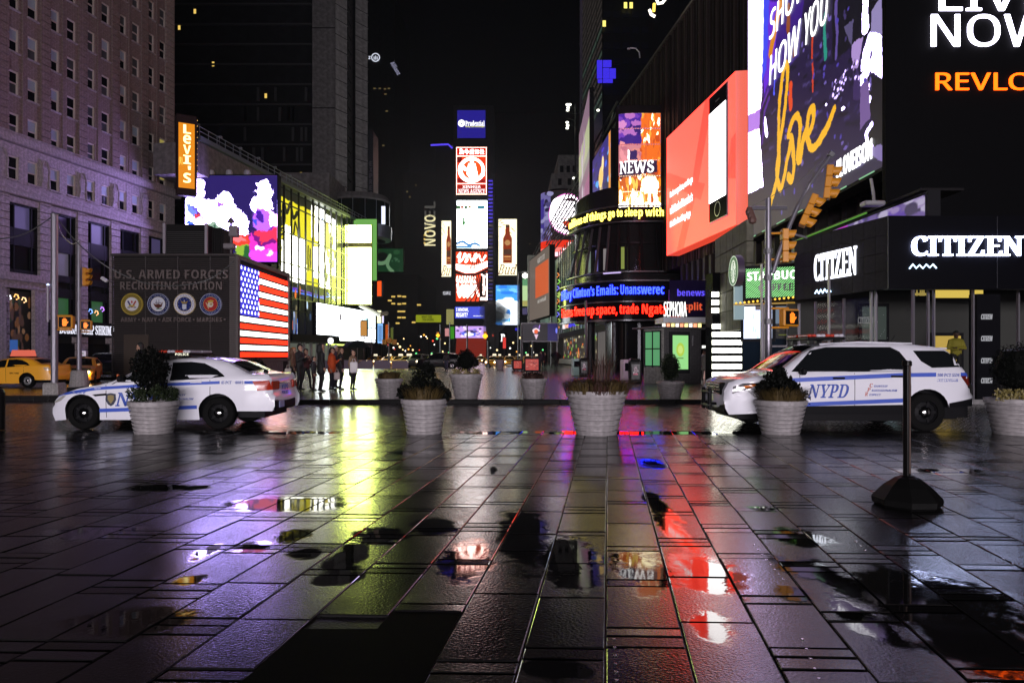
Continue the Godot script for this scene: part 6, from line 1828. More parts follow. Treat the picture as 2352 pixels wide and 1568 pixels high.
# ---------------------------------------------------------------- shops at street level on the right
func build_right_shops() -> void:
	var s: SurfaceTool
	# corner watch shop: black fascia on two sides, glass below
	var A := Vector2(10.1, 24.4)
	var C := Vector2(11.02, 20.0)
	var o := facade("watch_shop", "corner shop with a black fascia and white capital lettering on both faces, dim glass below", "shop", A, C)
	var w := A.distance_to(C)
	var y0 := 3.47
	var y1 := 5.6
	var fas := rugged(paint("fascia_tile", Color(0.022, 0.021, 0.020), 0.5), 1.5, 0.2)
	for i in 9:
		for j in 4:
			soft_block("fascia_tile", fas, o, Vector3((i + 0.5) * w / 9, y0 + (j + 0.5) * (y1 - y0) / 4, -0.06), Vector3(w / 9 - 0.008, (y1 - y0) / 4 - 0.008, 0.12), 0.004)
	var inv := o.transform.affine_inverse()
	var e := Node3D.new()
	e.name = "front_fascia"
	o.add_child(e, true)
	e.transform = inv * Transform3D(Basis(), Vector3(C.x, 0, -C.y))
	block("fascia_panel", paint("fascia_black", Color(0.003, 0.003, 0.0045), 0.35), e, 0.0, y0 - 0.02, -0.3, 12, y1, 0.0)
	for k in 3:
		block("fascia_seam", paint("fascia_seam", Color(0.03, 0.03, 0.035), 0.4), e, 0.0 + k * 3.2, y0, 0.0, 0.012 + k * 3.2, y1 - 0.02, 0.012)
	var lw := glow("shop_letters", Color(0.55, 0.62, 1.0), 12.0)
	lettering(o, "lettering", "CITIZEN", "serif_bold", w * 0.26, 4.02, w * 0.72, 4.92, 0.02, glow("side_letters", Color(0.85, 0.88, 1.0), 3.0), 0.03)
	lettering(e, "lettering", "CITIZEN", "serif_bold", gx(2093, 20) - C.x, gy(588, 20), gx(2348, 20) - C.x, gy(543, 20), 0.02, lw, 0.06)
	var g := RandomNumberGenerator.new()
	g.seed = 101
	for q in [[e, gx(2088, 20) - C.x, gx(2150, 20) - C.x, gy(612, 20)], [o, w * 0.27, w * 0.45, 3.66]]:
		s = st()
		var pts := []
		for k in 9: pts.append(Vector3(lerpf(q[1], q[2], k / 8.0), q[3] + (0.06 if k % 2 else -0.05) + g.randf_range(-0.02, 0.02), 0.04))
		tube(s, pts, 0.022, 5)
		obj("script_lamps", s, glow("script_lamps", Color(0.55, 0.75, 1.0), 4.0), q[0])
	shine(e, gx(2093, 20) - C.x, gy(588, 20), gx(2348, 20) - C.x, gy(543, 20), 0.1, Color(0.9, 0.9, 1), 0.3)
	# glass front under the fascia, towards the avenue and towards the square
	var steel := paint("shop_steel", Color(0.17, 0.16, 0.18), 0.4, 0.5)
	var gl := glass("shop_glass", Color(0.02, 0.02, 0.02), 0.08, 0.03)
	block("soffit", paint("soffit_dark", Color(0.02, 0.02, 0.02), 0.6), e, 0, 4.35, -7, 16, 4.4, -0.3)
	var F := -1.2
	var xs := [1750.0, 1905.0, 2002.0, 2012.0, 2133.0, 2146.0, 2236.0, 2340.0]
	for k in xs.size():
		var x: float = gx(xs[k], 21.2) - C.x
		block("mullion", steel, e, x - 0.022, 0.1, F - 0.06, x + 0.022, 4.35, F + 0.04)
		if k + 1 < xs.size() and xs[k + 1] - xs[k] > 20:
			var x2: float = gx(xs[k + 1], 21.2) - C.x
			s = st()
			quad(s, Vector3(x + 0.04, 0.15, F), Vector3(x2 - 0.04, 0.15, F), Vector3(x2 - 0.04, 4.3, F), Vector3(x + 0.04, 4.3, F))
			obj("glass_pane", s, gl, e)
	block("plinth", rugged(paint("pale_plinth", Color(0.30, 0.29, 0.29), 0.5), 1.0, 0.2), e, -2.6, 0.0, F - 0.15, 12, 0.14, F + 0.1)
	# inside: back wall, warm ceiling, a bright niche, dim posters and clerk screens
	block("back_wall", paint("shop_back", Color(0.04, 0.042, 0.036), 0.7), e, -0.4, 0, -6.4, 12, 4.4, -6.2)
	panel(e,"warm_ceiling_light",gx(2150,25) - C.x,gy(688,26),gx(2236,25) - C.x,gy(664,26),-5.2,glow("warm_ceiling",Color(0.75,0.55,0.10),1.0),0.05)
	panel(e,"warm_niche",gx(2148,26) - C.x,gy(900,26),gx(2212,26) - C.x,gy(771,26),-6.1,glow("warm_niche",Color(0.62,0.42,0.08),0.85),0.05)
	panel(e, "warm_ceiling_light", gx(2240, 25) - C.x, gy(690, 26), gx(2268, 25) - C.x, gy(668, 26), -5.2, mats["warm_ceiling"], 0.05)
	panel(e,"green_wall",gx(1975,26) - C.x,gy(780,26),gx(2030,26) - C.x,gy(705,26),-5.8,glow("shop_green_wall",Color(0.10,0.14,0.12),0.35),0.05)
	lettering(e,"wall_name","CITIZEN","serif",gx(1968,25.8) - C.x,gy(743,25.8),gx(2003,25.8) - C.x,gy(728,25.8),-5.7,glow("wall_name",Color(0.3,0.3,0.3),0.6))
	panel(e,"watch_picture",gx(1978,25) - C.x,gy(840,25),gx(2018,25) - C.x,gy(799,25),-4.9,glow("watch_picture",Color(0.20,0.14,0.08),0.3,Pic.new(64,64,rgb(120,100,80)).oval(0.5,0.5,0.42,0.36,rgb(60,44,30)).oval(0.5,0.5,0.34,0.28,rgb(130,110,84)).oval(0.5,0.5,0.25,0.2,rgb(80,64,46)).tex()),0.05)
	for q in [[2021, 2055, 804, 819], [2078, 2100, 804, 816]]:
		lettering(e,"display_case_words","ECO DRIVE","bold",gx(q[0],25) - C.x,gy(q[3] - 8,25),gx(q[1],25) - C.x,gy(q[2],25),-4.8,glow("case_cyan",Color(0.6,0.95,1.0),1.6))
		lettering(e, "display_case_words", "SATELLITE", "bold", gx(q[0], 25) - C.x, gy(q[3] + 1, 25), gx(q[1] - 4, 25) - C.x, gy(q[3] - 6, 25), -4.8, mats["case_cyan"])
	rod("violet_tube",glow("violet_tube",Color(0.6,0.15,1.0),1.4),e,[Vector3(gx(2010,25) - C.x,gy(793,25),-4.8),Vector3(gx(2034,25) - C.x,gy(790,25),-4.8)],0.03,5)
	for k in 6:
		s = st()
		lathe(s,[Vector2(0,-0.06),Vector2(0.07,-0.03),Vector2(0.06,0.03),Vector2(0.02,0.05),Vector2(0.02,0.3)],10,Vector3(gx(2095 + k * 8 - (20 if k > 4 else 0),23) - C.x,gy(676,23),-2.9))
		obj("pendant_lamp", s, glow("pendant_amber", Color(0.8, 0.6, 0.15), 0.45), e)
	for k in 5: lettering(e,"small_name","CITIZEN","bold",gx(2258,21.1) - C.x,gy([733,783,834,880,931][k],21.1),gx(2283,21.1) - C.x,gy([721,771,822,868,919][k],21.1),F + 0.03,glow("small_name",Color(0.6,0.6,0.65),0.55),0.02,0.1)
	block("dark_door", mats["dark_pane"], e, gx(2246, 21.2) - C.x, 0.1, F - 0.4, gx(2300, 21.2) - C.x, y0 - 0.05, F - 0.02)
	# avenue side glass of the same shop
	for k in 4:
		block("side_mullion", steel, o, k * w / 3 - 0.03, 0.1, -0.9, k * w / 3 + 0.03, y0 - 0.03, -0.82)
		if k < 3:
			s = st()
			quad(s, Vector3(k * w / 3 + 0.04, 0.15, -0.86), Vector3((k + 1) * w / 3 - 0.04, 0.15, -0.86), Vector3((k + 1) * w / 3 - 0.04, y0 - 0.06, -0.86), Vector3(k * w / 3 + 0.04, y0 - 0.06, -0.86))
			obj("side_glass", s, gl, o)
	# the coffee shop with its striped green sign
	var sa := Vector2(gx(1713.5, 26.8), 26.8)
	var sb := Vector2(gx(1826, 26.0), 26.0)
	o = facade("coffee_shop", "coffee shop front with a green diagonal-striped sign and a row of amber bulbs", "shop", sa, sb)
	w = sa.distance_to(sb)
	var p := Pic.new(256, 160, rgb(6, 40, 10))
	for k in range(-20, 40): p.poly([k * 0.05, 1.0, k * 0.05 + 0.024, 1.0, k * 0.05 + 0.624, 0.0, k * 0.05 + 0.6, 0.0], rgb(190, 255, 190))
	panel(o, "striped_sign", 0, 3.76, w, 4.9, 0, glow("striped_sign", Color(0.7, 1, 0.65), 1.1, p.tex()), 0.3)
	lettering(o, "lettering", "STARBUCKS", "bold", 0.06, 4.43, w * 1.30, 4.76, 0.02, glow("coffee_white", Color(1, 1, 0.97), 2.4), 0.04)
	lettering(o, "lettering", "COFFEE", "bold", w * 0.27, 4.0, w * 0.97, 4.26, 0.02, paint("coffee_grey", Color(0.45, 0.42, 0.45), 0.4), 0.06)
	for k in 16:
		s = st()
		lathe(s, [Vector2(0, -0.05), Vector2(0.05, 0), Vector2(0, 0.05)], 8, Vector3(-0.35 + k * 0.16, 3.56 + 0.012 * k, 0.1))
		obj("amber_bulb", s, glow("amber_bulb", Color(1, 0.55, 0.06), 2.0), o)
	block("bulb_rail", glow("bulb_rail", Color(0.7, 0.4, 0.05), 0.5), o, -0.45, 3.5, -0.3, w, 3.54, 0.14)
	g.seed = 5
	p = Pic.new(128,96,rgb(216,226,255)).specks(g,40,0,0,1,1,0.03,0.12,[rgb(190,205,245),rgb(240,245,255),rgb(170,200,220),rgb(250,250,255)]).rect(0.42,0.0,0.2,0.12,rgb(70,60,60)).rect(0.62,0.72,0.12,0.08,rgb(90,130,130)).rect(0.6,0.8,0.4,0.2,rgb(40,70,100))
	panel(o,"menu_screen",-0.15,gy(777,27),0.92,gy(703,27),-0.5,glow("menu_screen",Color(0.92,0.95,1),1.9,p.tex()),0.1)
	block("dark_counter_glass", paint("counter_glass", Color(0.01, 0.018, 0.03), 0.1), o, -0.2, 0.1, -0.9, w, gy(778, 27), -0.55)
	p = Pic.new(64,96,rgb(26,24,22)).specks(g,40,0,0,1,1,0.06,0.03,[rgb(90,76,50),rgb(60,54,50),rgb(120,110,96),rgb(30,30,34)]).rect(0.1,0.36,0.5,0.02,rgb(170,180,40)).oval(0.3,0.88,0.1,0.04,rgb(240,210,140)).rect(0.0,0.0,0.5,0.22,rgb(150,170,190))
	panel(o, "shop_interior", 0.98, 0.3, w + 0.75, gy(703, 27), -0.8, glow("coffee_interior", Color(0.9, 0.95, 1), 0.5, p.tex()), 0.1)
	for q in [[1763, 1], [1815, 1], [1838, 1]]:
		s = st()
		var x: float = gx(q[0], 26.3) - sa.x
		box2(s, x - 0.05, 0.1, -0.3, x + 0.05, 3.5, -0.2)
		obj("mullion", s, steel, o)
	block("transom", steel, o, 0.95, gy(797, 26.5), -0.3, w + 0.7, gy(794, 26.5) + 0.02, -0.2)
	# its round emblem seen almost edge-on, above a pale blue panel
	var r := thing("round_coffee_sign", "white and green round emblem sign turned half away, left of the striped sign", "sign", Vector3(gx(1694, 27), gy(622, 27), -27), -1.58)
	p = Pic.new(128,128,rgb(20,90,50)).oval(0.5,0.5,0.49,0.49,rgb(235,240,235)).oval(0.5,0.5,0.46,0.46,rgb(10,96,52)).oval(0.5,0.52,0.26,0.38,rgb(240,242,238)).oval(0.5,0.36,0.08,0.09,rgb(16,100,60)).oval(0.5,0.37,0.05,0.06,rgb(240,242,238)).poly([0.42,0.26,0.46,0.18,0.5,0.24,0.54,0.18,0.58,0.26],rgb(10,96,52))
	for k in 8: p.curve([0.5 - 0.06,0.45 + k * 0.04,0.36 - (k % 3) * 0.03,0.5 + k * 0.045,0.2 + (k % 2) * 0.06,0.42 + k * 0.05],0.010,rgb(20,104,60)).curve([0.5 + 0.06,0.45 + k * 0.04,0.64 + (k % 3) * 0.03,0.5 + k * 0.045,0.8 - (k % 2) * 0.06,0.42 + k * 0.05],0.010,rgb(20,104,60))
	s = st()
	for i in 32:
		var a := TAU * i / 32
		var b := TAU * (i + 1) / 32
		vert(s,Vector3(0,0,0.16),Vector2(0.5,0.5)); vert(s,Vector3(cos(b),sin(b),0) * 0.6 + Vector3(0,0,0.16),Vector2(0.5 + cos(b) * 0.5,0.5 - sin(b) * 0.5)); vert(s,Vector3(cos(a),sin(a),0) * 0.6 + Vector3(0,0,0.16),Vector2(0.5 + cos(a) * 0.5,0.5 - sin(a) * 0.5))
	obj("emblem_face", s, glow("coffee_emblem", Color(0.95, 1, 0.95), 0.8, p.tex()), r)
	s = st()
	lathe(s, [Vector2(0.0, -0.1), Vector2(0.62, -0.1), Vector2(0.62, 0.14), Vector2(0.6, 0.15)], 32)
	var dr := obj("drum", s, paint("sign_drum", Color(0.06, 0.04, 0.07), 0.4), r)
	dr.rotation.x = PI / 2
	s = st()
	box2(s, gx(1691, 27), gy(733, 27), -27.3, gx(1713, 27), gy(655, 27), -27.15)
	var lp := thing("lit_wall_panel", "pale blue lit wall panel under the round emblem sign", "panel")
	obj("face", s, glow("pale_blue_panel", Color(0.35, 0.5, 0.55), 0.6), lp)
	# stone wall between, the reflected green light put into its olive colour
	r = facade("stone_wall", "stone wall with reflected green light painted into its olive colour, above the striped column", "wall", Vector2(gx(1640, 33), 33), Vector2(gx(1712, 28), 28))
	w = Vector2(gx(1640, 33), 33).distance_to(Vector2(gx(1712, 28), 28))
	var ol := rugged(paint("green_light_stone", Color(0.14, 0.135, 0.09), 0.7), 0.6, 0.4)
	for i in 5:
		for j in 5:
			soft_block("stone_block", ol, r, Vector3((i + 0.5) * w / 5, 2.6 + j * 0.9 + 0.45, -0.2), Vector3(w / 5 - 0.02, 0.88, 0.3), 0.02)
	# the column of white glowing bars
	r = thing("striped_column", "square column of stacked white glowing bars at the shop corner", "column", Vector3(gx(1636, 32), 0.0, -32))
	var bw := gx(1694, 32) - gx(1636, 32)
	block("core", mats["ticker_black"], r, 0.03, 0.1, -1.2, bw + 0.2, 5.4, -0.03)
	var bars := glow("white_bar", Color(1, 1, 0.85), 5.0)
	for k in 11:
		var y := 0.62 + k * 0.375
		if k == 7: continue
		soft_block("bar", bars, r, Vector3(bw * 0.5 if k < 7 else 0.15, y, 0), Vector3(bw if k < 7 else 0.34, 0.23, 0.06), 0.01)
		if k < 7:
			soft_block("side_bar", bars, r, Vector3(bw + 0.12, y, -0.16), Vector3(0.2, 0.23, 0.3), 0.01)
	for k in 6:
		soft_block("orange_square", glow("orange_sq", lin(240, 84, 30), 1.2) if k % 5 else bars, r, Vector3(bw + 0.38, 0.72 + k * 0.30, -0.1), Vector3(0.16, 0.18, 0.04), 0.01)
	shine(r, 0, 0.5, bw, 3.2, 0.1, Color(1, 1, 0.9), 0.3)
	# free-standing information kiosk on the plaza
	var ka := Vector2(gx(1479, 34.4), 34.4)
	var kc := Vector2(gx(1521.5, 33.4), 33.4)
	var ke := Vector2(gx(1612, 34.3), 34.3)
	var kh := gy(754, 33.4)
	r = facade("information_kiosk", "grey plaza kiosk with green-lit windows and a lit pale green poster", "kiosk", kc, ke)
	var kw := kc.distance_to(ke)
	var inv2 := r.transform.affine_inverse()
	var L2 := Node3D.new()
	L2.name = "window_side"
	r.add_child(L2, true)
	L2.transform = inv2 * Transform3D(Basis(Vector3.UP, atan2(kc.y - ka.y, kc.x - ka.x)), Vector3(ka.x, 0, -ka.y))
	var lw2 := ka.distance_to(kc)
	var km := rugged(paint("kiosk_grey", Color(0.10, 0.095, 0.10), 0.4, 0.3), 2.0, 0.1)
	block("body", km, r, 0.0, 0.13, -1.4, kw, kh, -0.04)
	soft_block("roof", km, r, Vector3(kw * 0.5 - 0.2, kh + 0.04, -0.75), Vector3(kw + 0.9, 0.08, 1.9), 0.02)
	block("poster_frame", paint("kiosk_frame", Color(0.02, 0.02, 0.022), 0.3), r, 0.42, 0.62, -0.06, 1.62, kh - 0.15, 0.02)
	p = Pic.new(64,96,rgb(170,230,160)).oval(0.5,0.42,0.26,0.2,rgb(200,215,90)).oval(0.5,0.42,0.16,0.12,rgb(225,235,140)).rect(0.3,0.66,0.4,0.04,rgb(120,150,90))
	panel(r,"poster",gx(1545,33.8) - kc.x,gy(848,33.8),gx(1588,33.8) - kc.x,gy(770,33.8),0.025,glow("kiosk_poster",Color(0.85,1,0.8),0.95,p.tex()),0.0)
	lettering(r,"side_words","Visitors","sans",0,0,0.5,0.1,0.0,paint("kiosk_words",Color(0.4,0.4,0.42),0.5),0.01).transform = Transform3D(Basis(Vector3(0,0,1),-PI / 2),Vector3(1.78,2.5,-0.03))
	block("wall", rugged(paint("kiosk_panel", Color(0.30, 0.29, 0.27), 0.5), 1.5, 0.1), L2, 0, 0.13, -0.12, lw2, kh, 0.0)
	for i in 2:
		for j in 2:
			s = st()
			quad(s, Vector3(0.1 + i * (lw2 - 0.2) * 0.5 + 0.02, 0.98 + j * 0.86 + 0.02, 0.02), Vector3(0.1 + (i + 1) * (lw2 - 0.2) * 0.5 - 0.02, 0.98 + j * 0.86 + 0.02, 0.02), Vector3(0.1 + (i + 1) * (lw2 - 0.2) * 0.5 - 0.02, 0.98 + (j + 1) * 0.86 - 0.02, 0.02), Vector3(0.1 + i * (lw2 - 0.2) * 0.5 + 0.02, 0.98 + (j + 1) * 0.86 - 0.02, 0.02))
			obj("lit_pane", s, glow("kiosk_pane", lin(110, 190, 130), 0.62), L2)
	s = st()
	for i in 3: box2(s, 0.1 + i * (lw2 - 0.2) * 0.5 - 0.03, 0.92, 0.0, 0.1 + i * (lw2 - 0.2) * 0.5 + 0.03, 2.74, 0.045)
	for j in 3: box2(s, 0.08, 0.98 + j * 0.86 - 0.03, 0.0, lw2 - 0.08, 0.98 + j * 0.86 + 0.03, 0.04)
	obj("window_frame", s, mats["kiosk_frame"], L2)
# ---------------------------------------------------------------- signal poles, planters, a stanchion
func signal_head(parent: Node3D, called: String, where: Vector3, turn: float, tilt := 0.0) -> Node3D:
	var o := Node3D.new()
	o.name = called
	parent.add_child(o, true)
	o.transform = Transform3D((Basis(Vector3(0, 0, 1), tilt) * Basis(Vector3.UP, turn)).scaled(Vector3.ONE * 0.82), where)
	var ym := paint("signal_yellow", Color(0.75, 0.30, 0.012), 0.4)
	for k in 3:
		var s := st()
		var y := 0.36 - k * 0.36
		soft_box(s, Vector3(0, y, 0), Vector3(0.34, 0.352, 0.2), 0.02)
		if k: box2(s, -0.15, y + 0.176, -0.08, 0.15, y + 0.184, 0.08)
		lathe(s, [Vector2(0.135, 0), Vector2(0.15, 0.26), Vector2(0.14, 0.26), Vector2(0.125, 0.0)], 14)
		var me := s
		s = st()
		soft_box(s, Vector3(0, y, 0), Vector3(0.34, 0.352, 0.2), 0.02)
		for i in 14:
			var a := -0.75 + (PI + 1.5) * i / 14
			var b := -0.75 + (PI + 1.5) * (i + 1) / 14
			for r in [0.15, 0.142]: quad(s, Vector3(cos(b) * r, y + sin(b) * r, 0.1), Vector3(cos(a) * r, y + sin(a) * r, 0.1), Vector3(cos(a) * r, y + sin(a) * r, 0.1 + 0.27 * (0.75 + 0.25 * sin(a))), Vector3(cos(b) * r, y + sin(b) * r, 0.1 + 0.27 * (0.75 + 0.25 * sin(b))))
		obj("lamp_section", s, ym, o)
		s = st()
		lathe(s, [Vector2(0.13, 0.0), Vector2(0.09, 0.04), Vector2(0, 0.05)], 14)
		var l := obj("lens", s, paint("dark_lens_%d" % k, [Color(0.10, 0.01, 0.01), Color(0.10, 0.06, 0.01), Color(0.01, 0.08, 0.04)][k], 0.15), o)
		l.transform = Transform3D(Basis(Vector3.RIGHT, PI / 2), Vector3(0, y, 0.1))
	return o
func hand_signal(parent: Node3D, where: Vector3, turn: float) -> void:
	var o := Node3D.new()
	o.name = "pedestrian_signal"
	parent.add_child(o, true)
	o.transform = Transform3D(Basis(Vector3.UP, turn), where)
	var s := st()
	soft_box(s, Vector3.ZERO, Vector3(0.5, 0.46, 0.22), 0.03)
	obj("housing", s, mats["signal_yellow"], o)
	block("face", paint("signal_face", Color(0.008, 0.008, 0.008), 0.4), o, -0.2, -0.18, 0.11, 0.2, 0.18, 0.125)
	s = st()
	extrude(s, PackedVector2Array([Vector2(-0.06, -0.14), Vector2(0.05, -0.14), Vector2(0.075, -0.06), Vector2(0.07, 0.03), Vector2(-0.075, 0.03), Vector2(-0.08, -0.08)]), 0.126, 0.132)
	for f in [[-0.062, 0.105], [-0.02, 0.14], [0.02, 0.135], [0.058, 0.10]]: box2(s, f[0] - 0.016, 0.02, 0.1262, f[0] + 0.016, f[1], 0.1322)
	extrude(s, PackedVector2Array([Vector2(0.06, -0.08), Vector2(0.13, 0.0), Vector2(0.115, 0.03), Vector2(0.06, -0.01)]), 0.1264, 0.1324)
	obj("lit_hand", s, glow("orange_hand", Color(1.0, 0.22, 0.015), 1.6), o)
func build_street_poles() -> void:
	var pole := paint("street_pole", Color(0.14, 0.14, 0.15), 0.4, 0.5)
	var brushed := paint("pole_steel", Color(0.20, 0.19, 0.22), 0.38, 0.6)
	var s: SurfaceTool
	# the tall pole on the right with a curved arm and four heads
	var d := 18.0
	var x0 := gx(1765, d)
	var o := thing("traffic_signal", "tall grey signal pole with a curved arm and three yellow signal heads", "traffic light", Vector3(x0, 0, -d))
	rod("pole", brushed, o, [Vector3.ZERO, Vector3(0, gy(455, d), 0)], [0.10, 0.075], 14)
	for y in [0.9, 2.4, 3.55, 4.25]:
		s = st()
		lathe(s, [Vector2(0.085, y - 0.07), Vector2(0.115, y - 0.06), Vector2(0.115, y + 0.06), Vector2(0.085, y + 0.07)], 14)
		obj("clamp", s, pole, o)
	s = st()
	lathe(s, [Vector2(0.26, 0), Vector2(0.25, 0.5), Vector2(0.13, 0.65)], 14)
	obj("base", s, pole, o)
	s = st()
	var arm := []
	var z := 0.0
	for q in [[1772, 628], [1786, 582], [1806, 530], [1830, 474], [1856, 426], [1880, 392], [1903, 362]]:
		arm.append(Vector3(gx(q[0], d) - x0, gy(q[1], d), z * 0.0 + 0.12))
	tube(s, arm, [0.06, 0.06, 0.055, 0.055, 0.05, 0.05, 0.045], 10)
	obj("curved_arm", s, brushed, o)
	soft_block("arm_end",pole,o,Vector3(gx(1904,d) - x0,gy(358,d),0.12),Vector3(0.14,0.16,0.14),0.02,Basis(Vector3(0,0,1),0.9))
	s = st()
	tube(s,[Vector3(gx(1805,d) - x0,gy(533,d),0.12),Vector3(gx(1822,d) - x0,gy(495,d),0.14),Vector3(gx(1846,d) - x0,gy(438,d),0.12)],0.03,8)
	tube(s, [Vector3(gx(1804, d) - x0, gy(535, d), 0.12), Vector3(gx(1850, d) - x0, gy(548, d), 0.12)], 0.03, 8)
	obj("head_bracket", s, brushed, o)
	signal_head(o, "signal_head", Vector3(gx(1853, d) - x0, gy(486, d), 0.12), PI / 2 - 0.35, -0.42)
	signal_head(o, "signal_head", Vector3(gx(1899, d) - x0, gy(420, d) - 0.02, 0.12), PI / 2 - 0.45, -0.12)
	signal_head(o, "signal_head", Vector3(gx(1799, d) - x0, gy(566, d), 0.1), PI / 2 - 0.1)
	s = st()
	for y in [gy(536, d), gy(596, d)]: tube(s, [Vector3(0.05, y, 0), Vector3(gx(1800, d) - x0, y, 0.06)], 0.03, 8)
	obj("head_bracket", s, mats["signal_yellow"], o)
	hand_signal(o, Vector3(gx(1811, d) - x0, gy(730, d), 0.05), 0.35)
	s = st()
	for y in [gy(708, d), gy(752, d)]: tube(s, [Vector3(0.05, y, 0), Vector3(gx(1812, d) - x0, y, 0.0)], 0.028, 8)
	tag(obj("hand_bracket", s, mats["signal_yellow"], o), "", "", "", "stuff")
	rod("cross_arm", brushed, o, [Vector3(gx(1722, d) - x0, gy(478, d), 0), Vector3(gx(1808, d) - x0, gy(477, d), 0)], 0.05, 8)
	s = st()
	for k in 3: lathe(s,[Vector2(0,-0.13),Vector2(0.09,-0.08),Vector2(0.11,0),Vector2(0.06,0.12),Vector2(0,0.14)],8,Vector3(gx(1722 + k * 2,d) - x0,gy(486 + k * 10,d),0.05 * k))
	obj("hanging_cameras", s, paint("rusty_dark", Color(0.10, 0.05, 0.04), 0.6), o)
	rod("stay_wire",paint("wire",Color(0.05,0.05,0.05),0.5),o,[Vector3(gx(1724,d) - x0,gy(475,d),0),Vector3(gx(1765,d) - x0,gy(455,d),0),Vector3(gx(1840,d) - x0,gy(412,d),0),Vector3(gx(1895,d) - x0,gy(366,d),0.1)],0.008,5)
	# two poles on the left island
	d = 24.4
	x0 = gx(124, d)
	o = thing("signal_pole", "thick pale steel pole with an orange hand signal, nearest pole on the left", "pole", Vector3(x0, 0, -d))
	rod("pole", brushed, o, [Vector3(0, 0.4, 0), Vector3(0, gy(494, d), 0)], 0.115, 16)
	soft_block("concrete_foot",rugged(paint("foot_concrete",Color(0.36,0.34,0.33),0.8),3.0,0.5),o,Vector3(0,0.26,0),Vector3(0.56,0.56,0.56),0.06)
	s = st()
	lathe(s, [Vector2(0.12, 0), Vector2(0.13, 0.04), Vector2(0, 0.1)], 12, Vector3(0, gy(494, d), 0))
	obj("cap", s, brushed, o)
	hand_signal(o, Vector3(gx(154, d) - x0, gy(740, d), 0.05), 0.1)
	s = st()
	for y in [gy(725, d), gy(757, d)]: tube(s, [Vector3(0, y, 0), Vector3(gx(165, d) - x0, y, 0)], 0.03, 8)
	tag(obj("hand_bracket", s, mats["signal_yellow"], o), "", "", "", "stuff")
	block("conduit", mats["pale_post"], o, -0.17, 2.7, 0.1, -0.12, 4.0, 0.15)
	s = st()
	lathe(s, [Vector2(0, -0.06), Vector2(0.06, 0), Vector2(0, 0.06)], 8, Vector3(-0.15, 4.02, 0.12))
	obj("small_lamp", s, glow("cold_lamp", Color(0.6, 0.7, 1), 2.0), o)
	d = 33.0
	x0 = gx(181, d)
	o = thing("signal_pole", "slimmer steel pole with a yellow signal head, behind the thick left pole", "pole", Vector3(x0, 0, -d))
	rod("pole", brushed, o, [Vector3(0, 0.4, 0), Vector3(0, gy(551, d), 0)], 0.11, 14)
	s = st()
	lathe(s, [Vector2(0.42, 0.0), Vector2(0.36, 0.75), Vector2(0.3, 0.8), Vector2(0, 0.8)], 14)
	obj("concrete_foot", s, rugged(mats["foot_concrete"], 3.0, 0.5), o)
	signal_head(o, "signal_head", Vector3(gx(195, d) - x0, gy(636, d), 0), PI / 2 + 0.1)
	hand_signal(o, Vector3(gx(199, d) - x0, gy(747, d), 0.05), 0.25)
	s = st()
	for y in [gy(735, d), gy(762, d)]: tube(s, [Vector3(0, y, 0), Vector3(gx(205, d) - x0, y, 0)], 0.03, 8)
	tag(obj("hand_bracket", s, mats["signal_yellow"], o), "", "", "", "stuff")
	# cables from pole to pole
	var cables := [[[at(-60,546,24.4),at(0,548,24.4),at(60,535,24.4),at(124,494,24.4)],"black cable from the thick left pole out past the frame edge"],[[at(124,494,24.4),at(180,560,25),at(255,618,25.6),at(360,655,25.7),at(470,645,25.7),at(537,600,26.2)],"black cable sagging from the thick left pole across the louvred office"],[[at(128,505,24.4),at(142,540,27),at(165,560,30),at(181,552,33)],"short green-white cable looping between the two left poles"]]
	for c in cables:
		s = st()
		var pts := []
		var n: int = c[0].size()
		for i in n - 1:
			for k in 6:
				var p0: Vector3 = c[0][maxi(i - 1, 0)]
				var p3: Vector3 = c[0][mini(i + 2, n - 1)]
				pts.append((c[0][i] as Vector3).cubic_interpolate(c[0][i + 1], p0, p3, k / 6.0))
		pts.append(c[0][-1])
		tube(s, pts, 0.022, 5)
		tag(obj("cable", s, mats["wire"] if c[1].begins_with("black") else paint("pale_cable", Color(0.35, 0.4, 0.3), 0.4)), c[1], "cable")
	# the rubber-based stanchion in the right foreground
	d = 6.86
	o = thing("stanchion", "black square post on a heavy eight-sided rubber foot, alone in the right foreground", "bollard", Vector3(gx(2084, d), 0, -d))
	s = st()
	var prof := [Vector2(0.29,0.0),Vector2(0.315,0.02),Vector2(0.32,0.075),Vector2(0.30,0.10),Vector2(0.21,0.20),Vector2(0.11,0.275),Vector2(0.07,0.29),Vector2(0.055,0.30),Vector2(0.0,0.30)]
	lathe(s, prof, 8, Vector3.ZERO, PI / 8)
	obj("rubber_foot", s, rugged(paint("black_rubber", Color(0.004, 0.004, 0.004), 0.35), 8.0, 0.12, false), o)
	soft_block("post",paint("black_post",Color(0.005,0.0045,0.0045),0.3),o,Vector3(0,0.86,0),Vector3(0.058,1.16,0.058),0.008,Basis(Vector3.UP,0.5))
	soft_block("cap", mats["black_post"], o, Vector3(0, 1.42, 0), Vector3(0.075, 0.06, 0.075), 0.012, Basis(Vector3.UP, 0.5))
	s = st()
	box2(s, -0.012, 0.32, 0.032, 0.004, 1.40, 0.036)
	var rv := obj("reflector_strip", s, paint("worn_strip", Color(0.10, 0.07, 0.06), 0.4), o)
	rv.rotation.y = 0.5
	# squat black pillar at the frame's left edge
	o = thing("pillar", "black steel pillar cut by the left frame edge beside the road", "bollard", Vector3(gx(-4, 13.9), 0, -13.9))
	s = st()
	lathe(s, [Vector2(0.11, 0), Vector2(0.11, 0.75), Vector2(0.08, 0.82), Vector2(0, 0.84)], 12)
	obj("shaft", s, mats["black_post"], o)
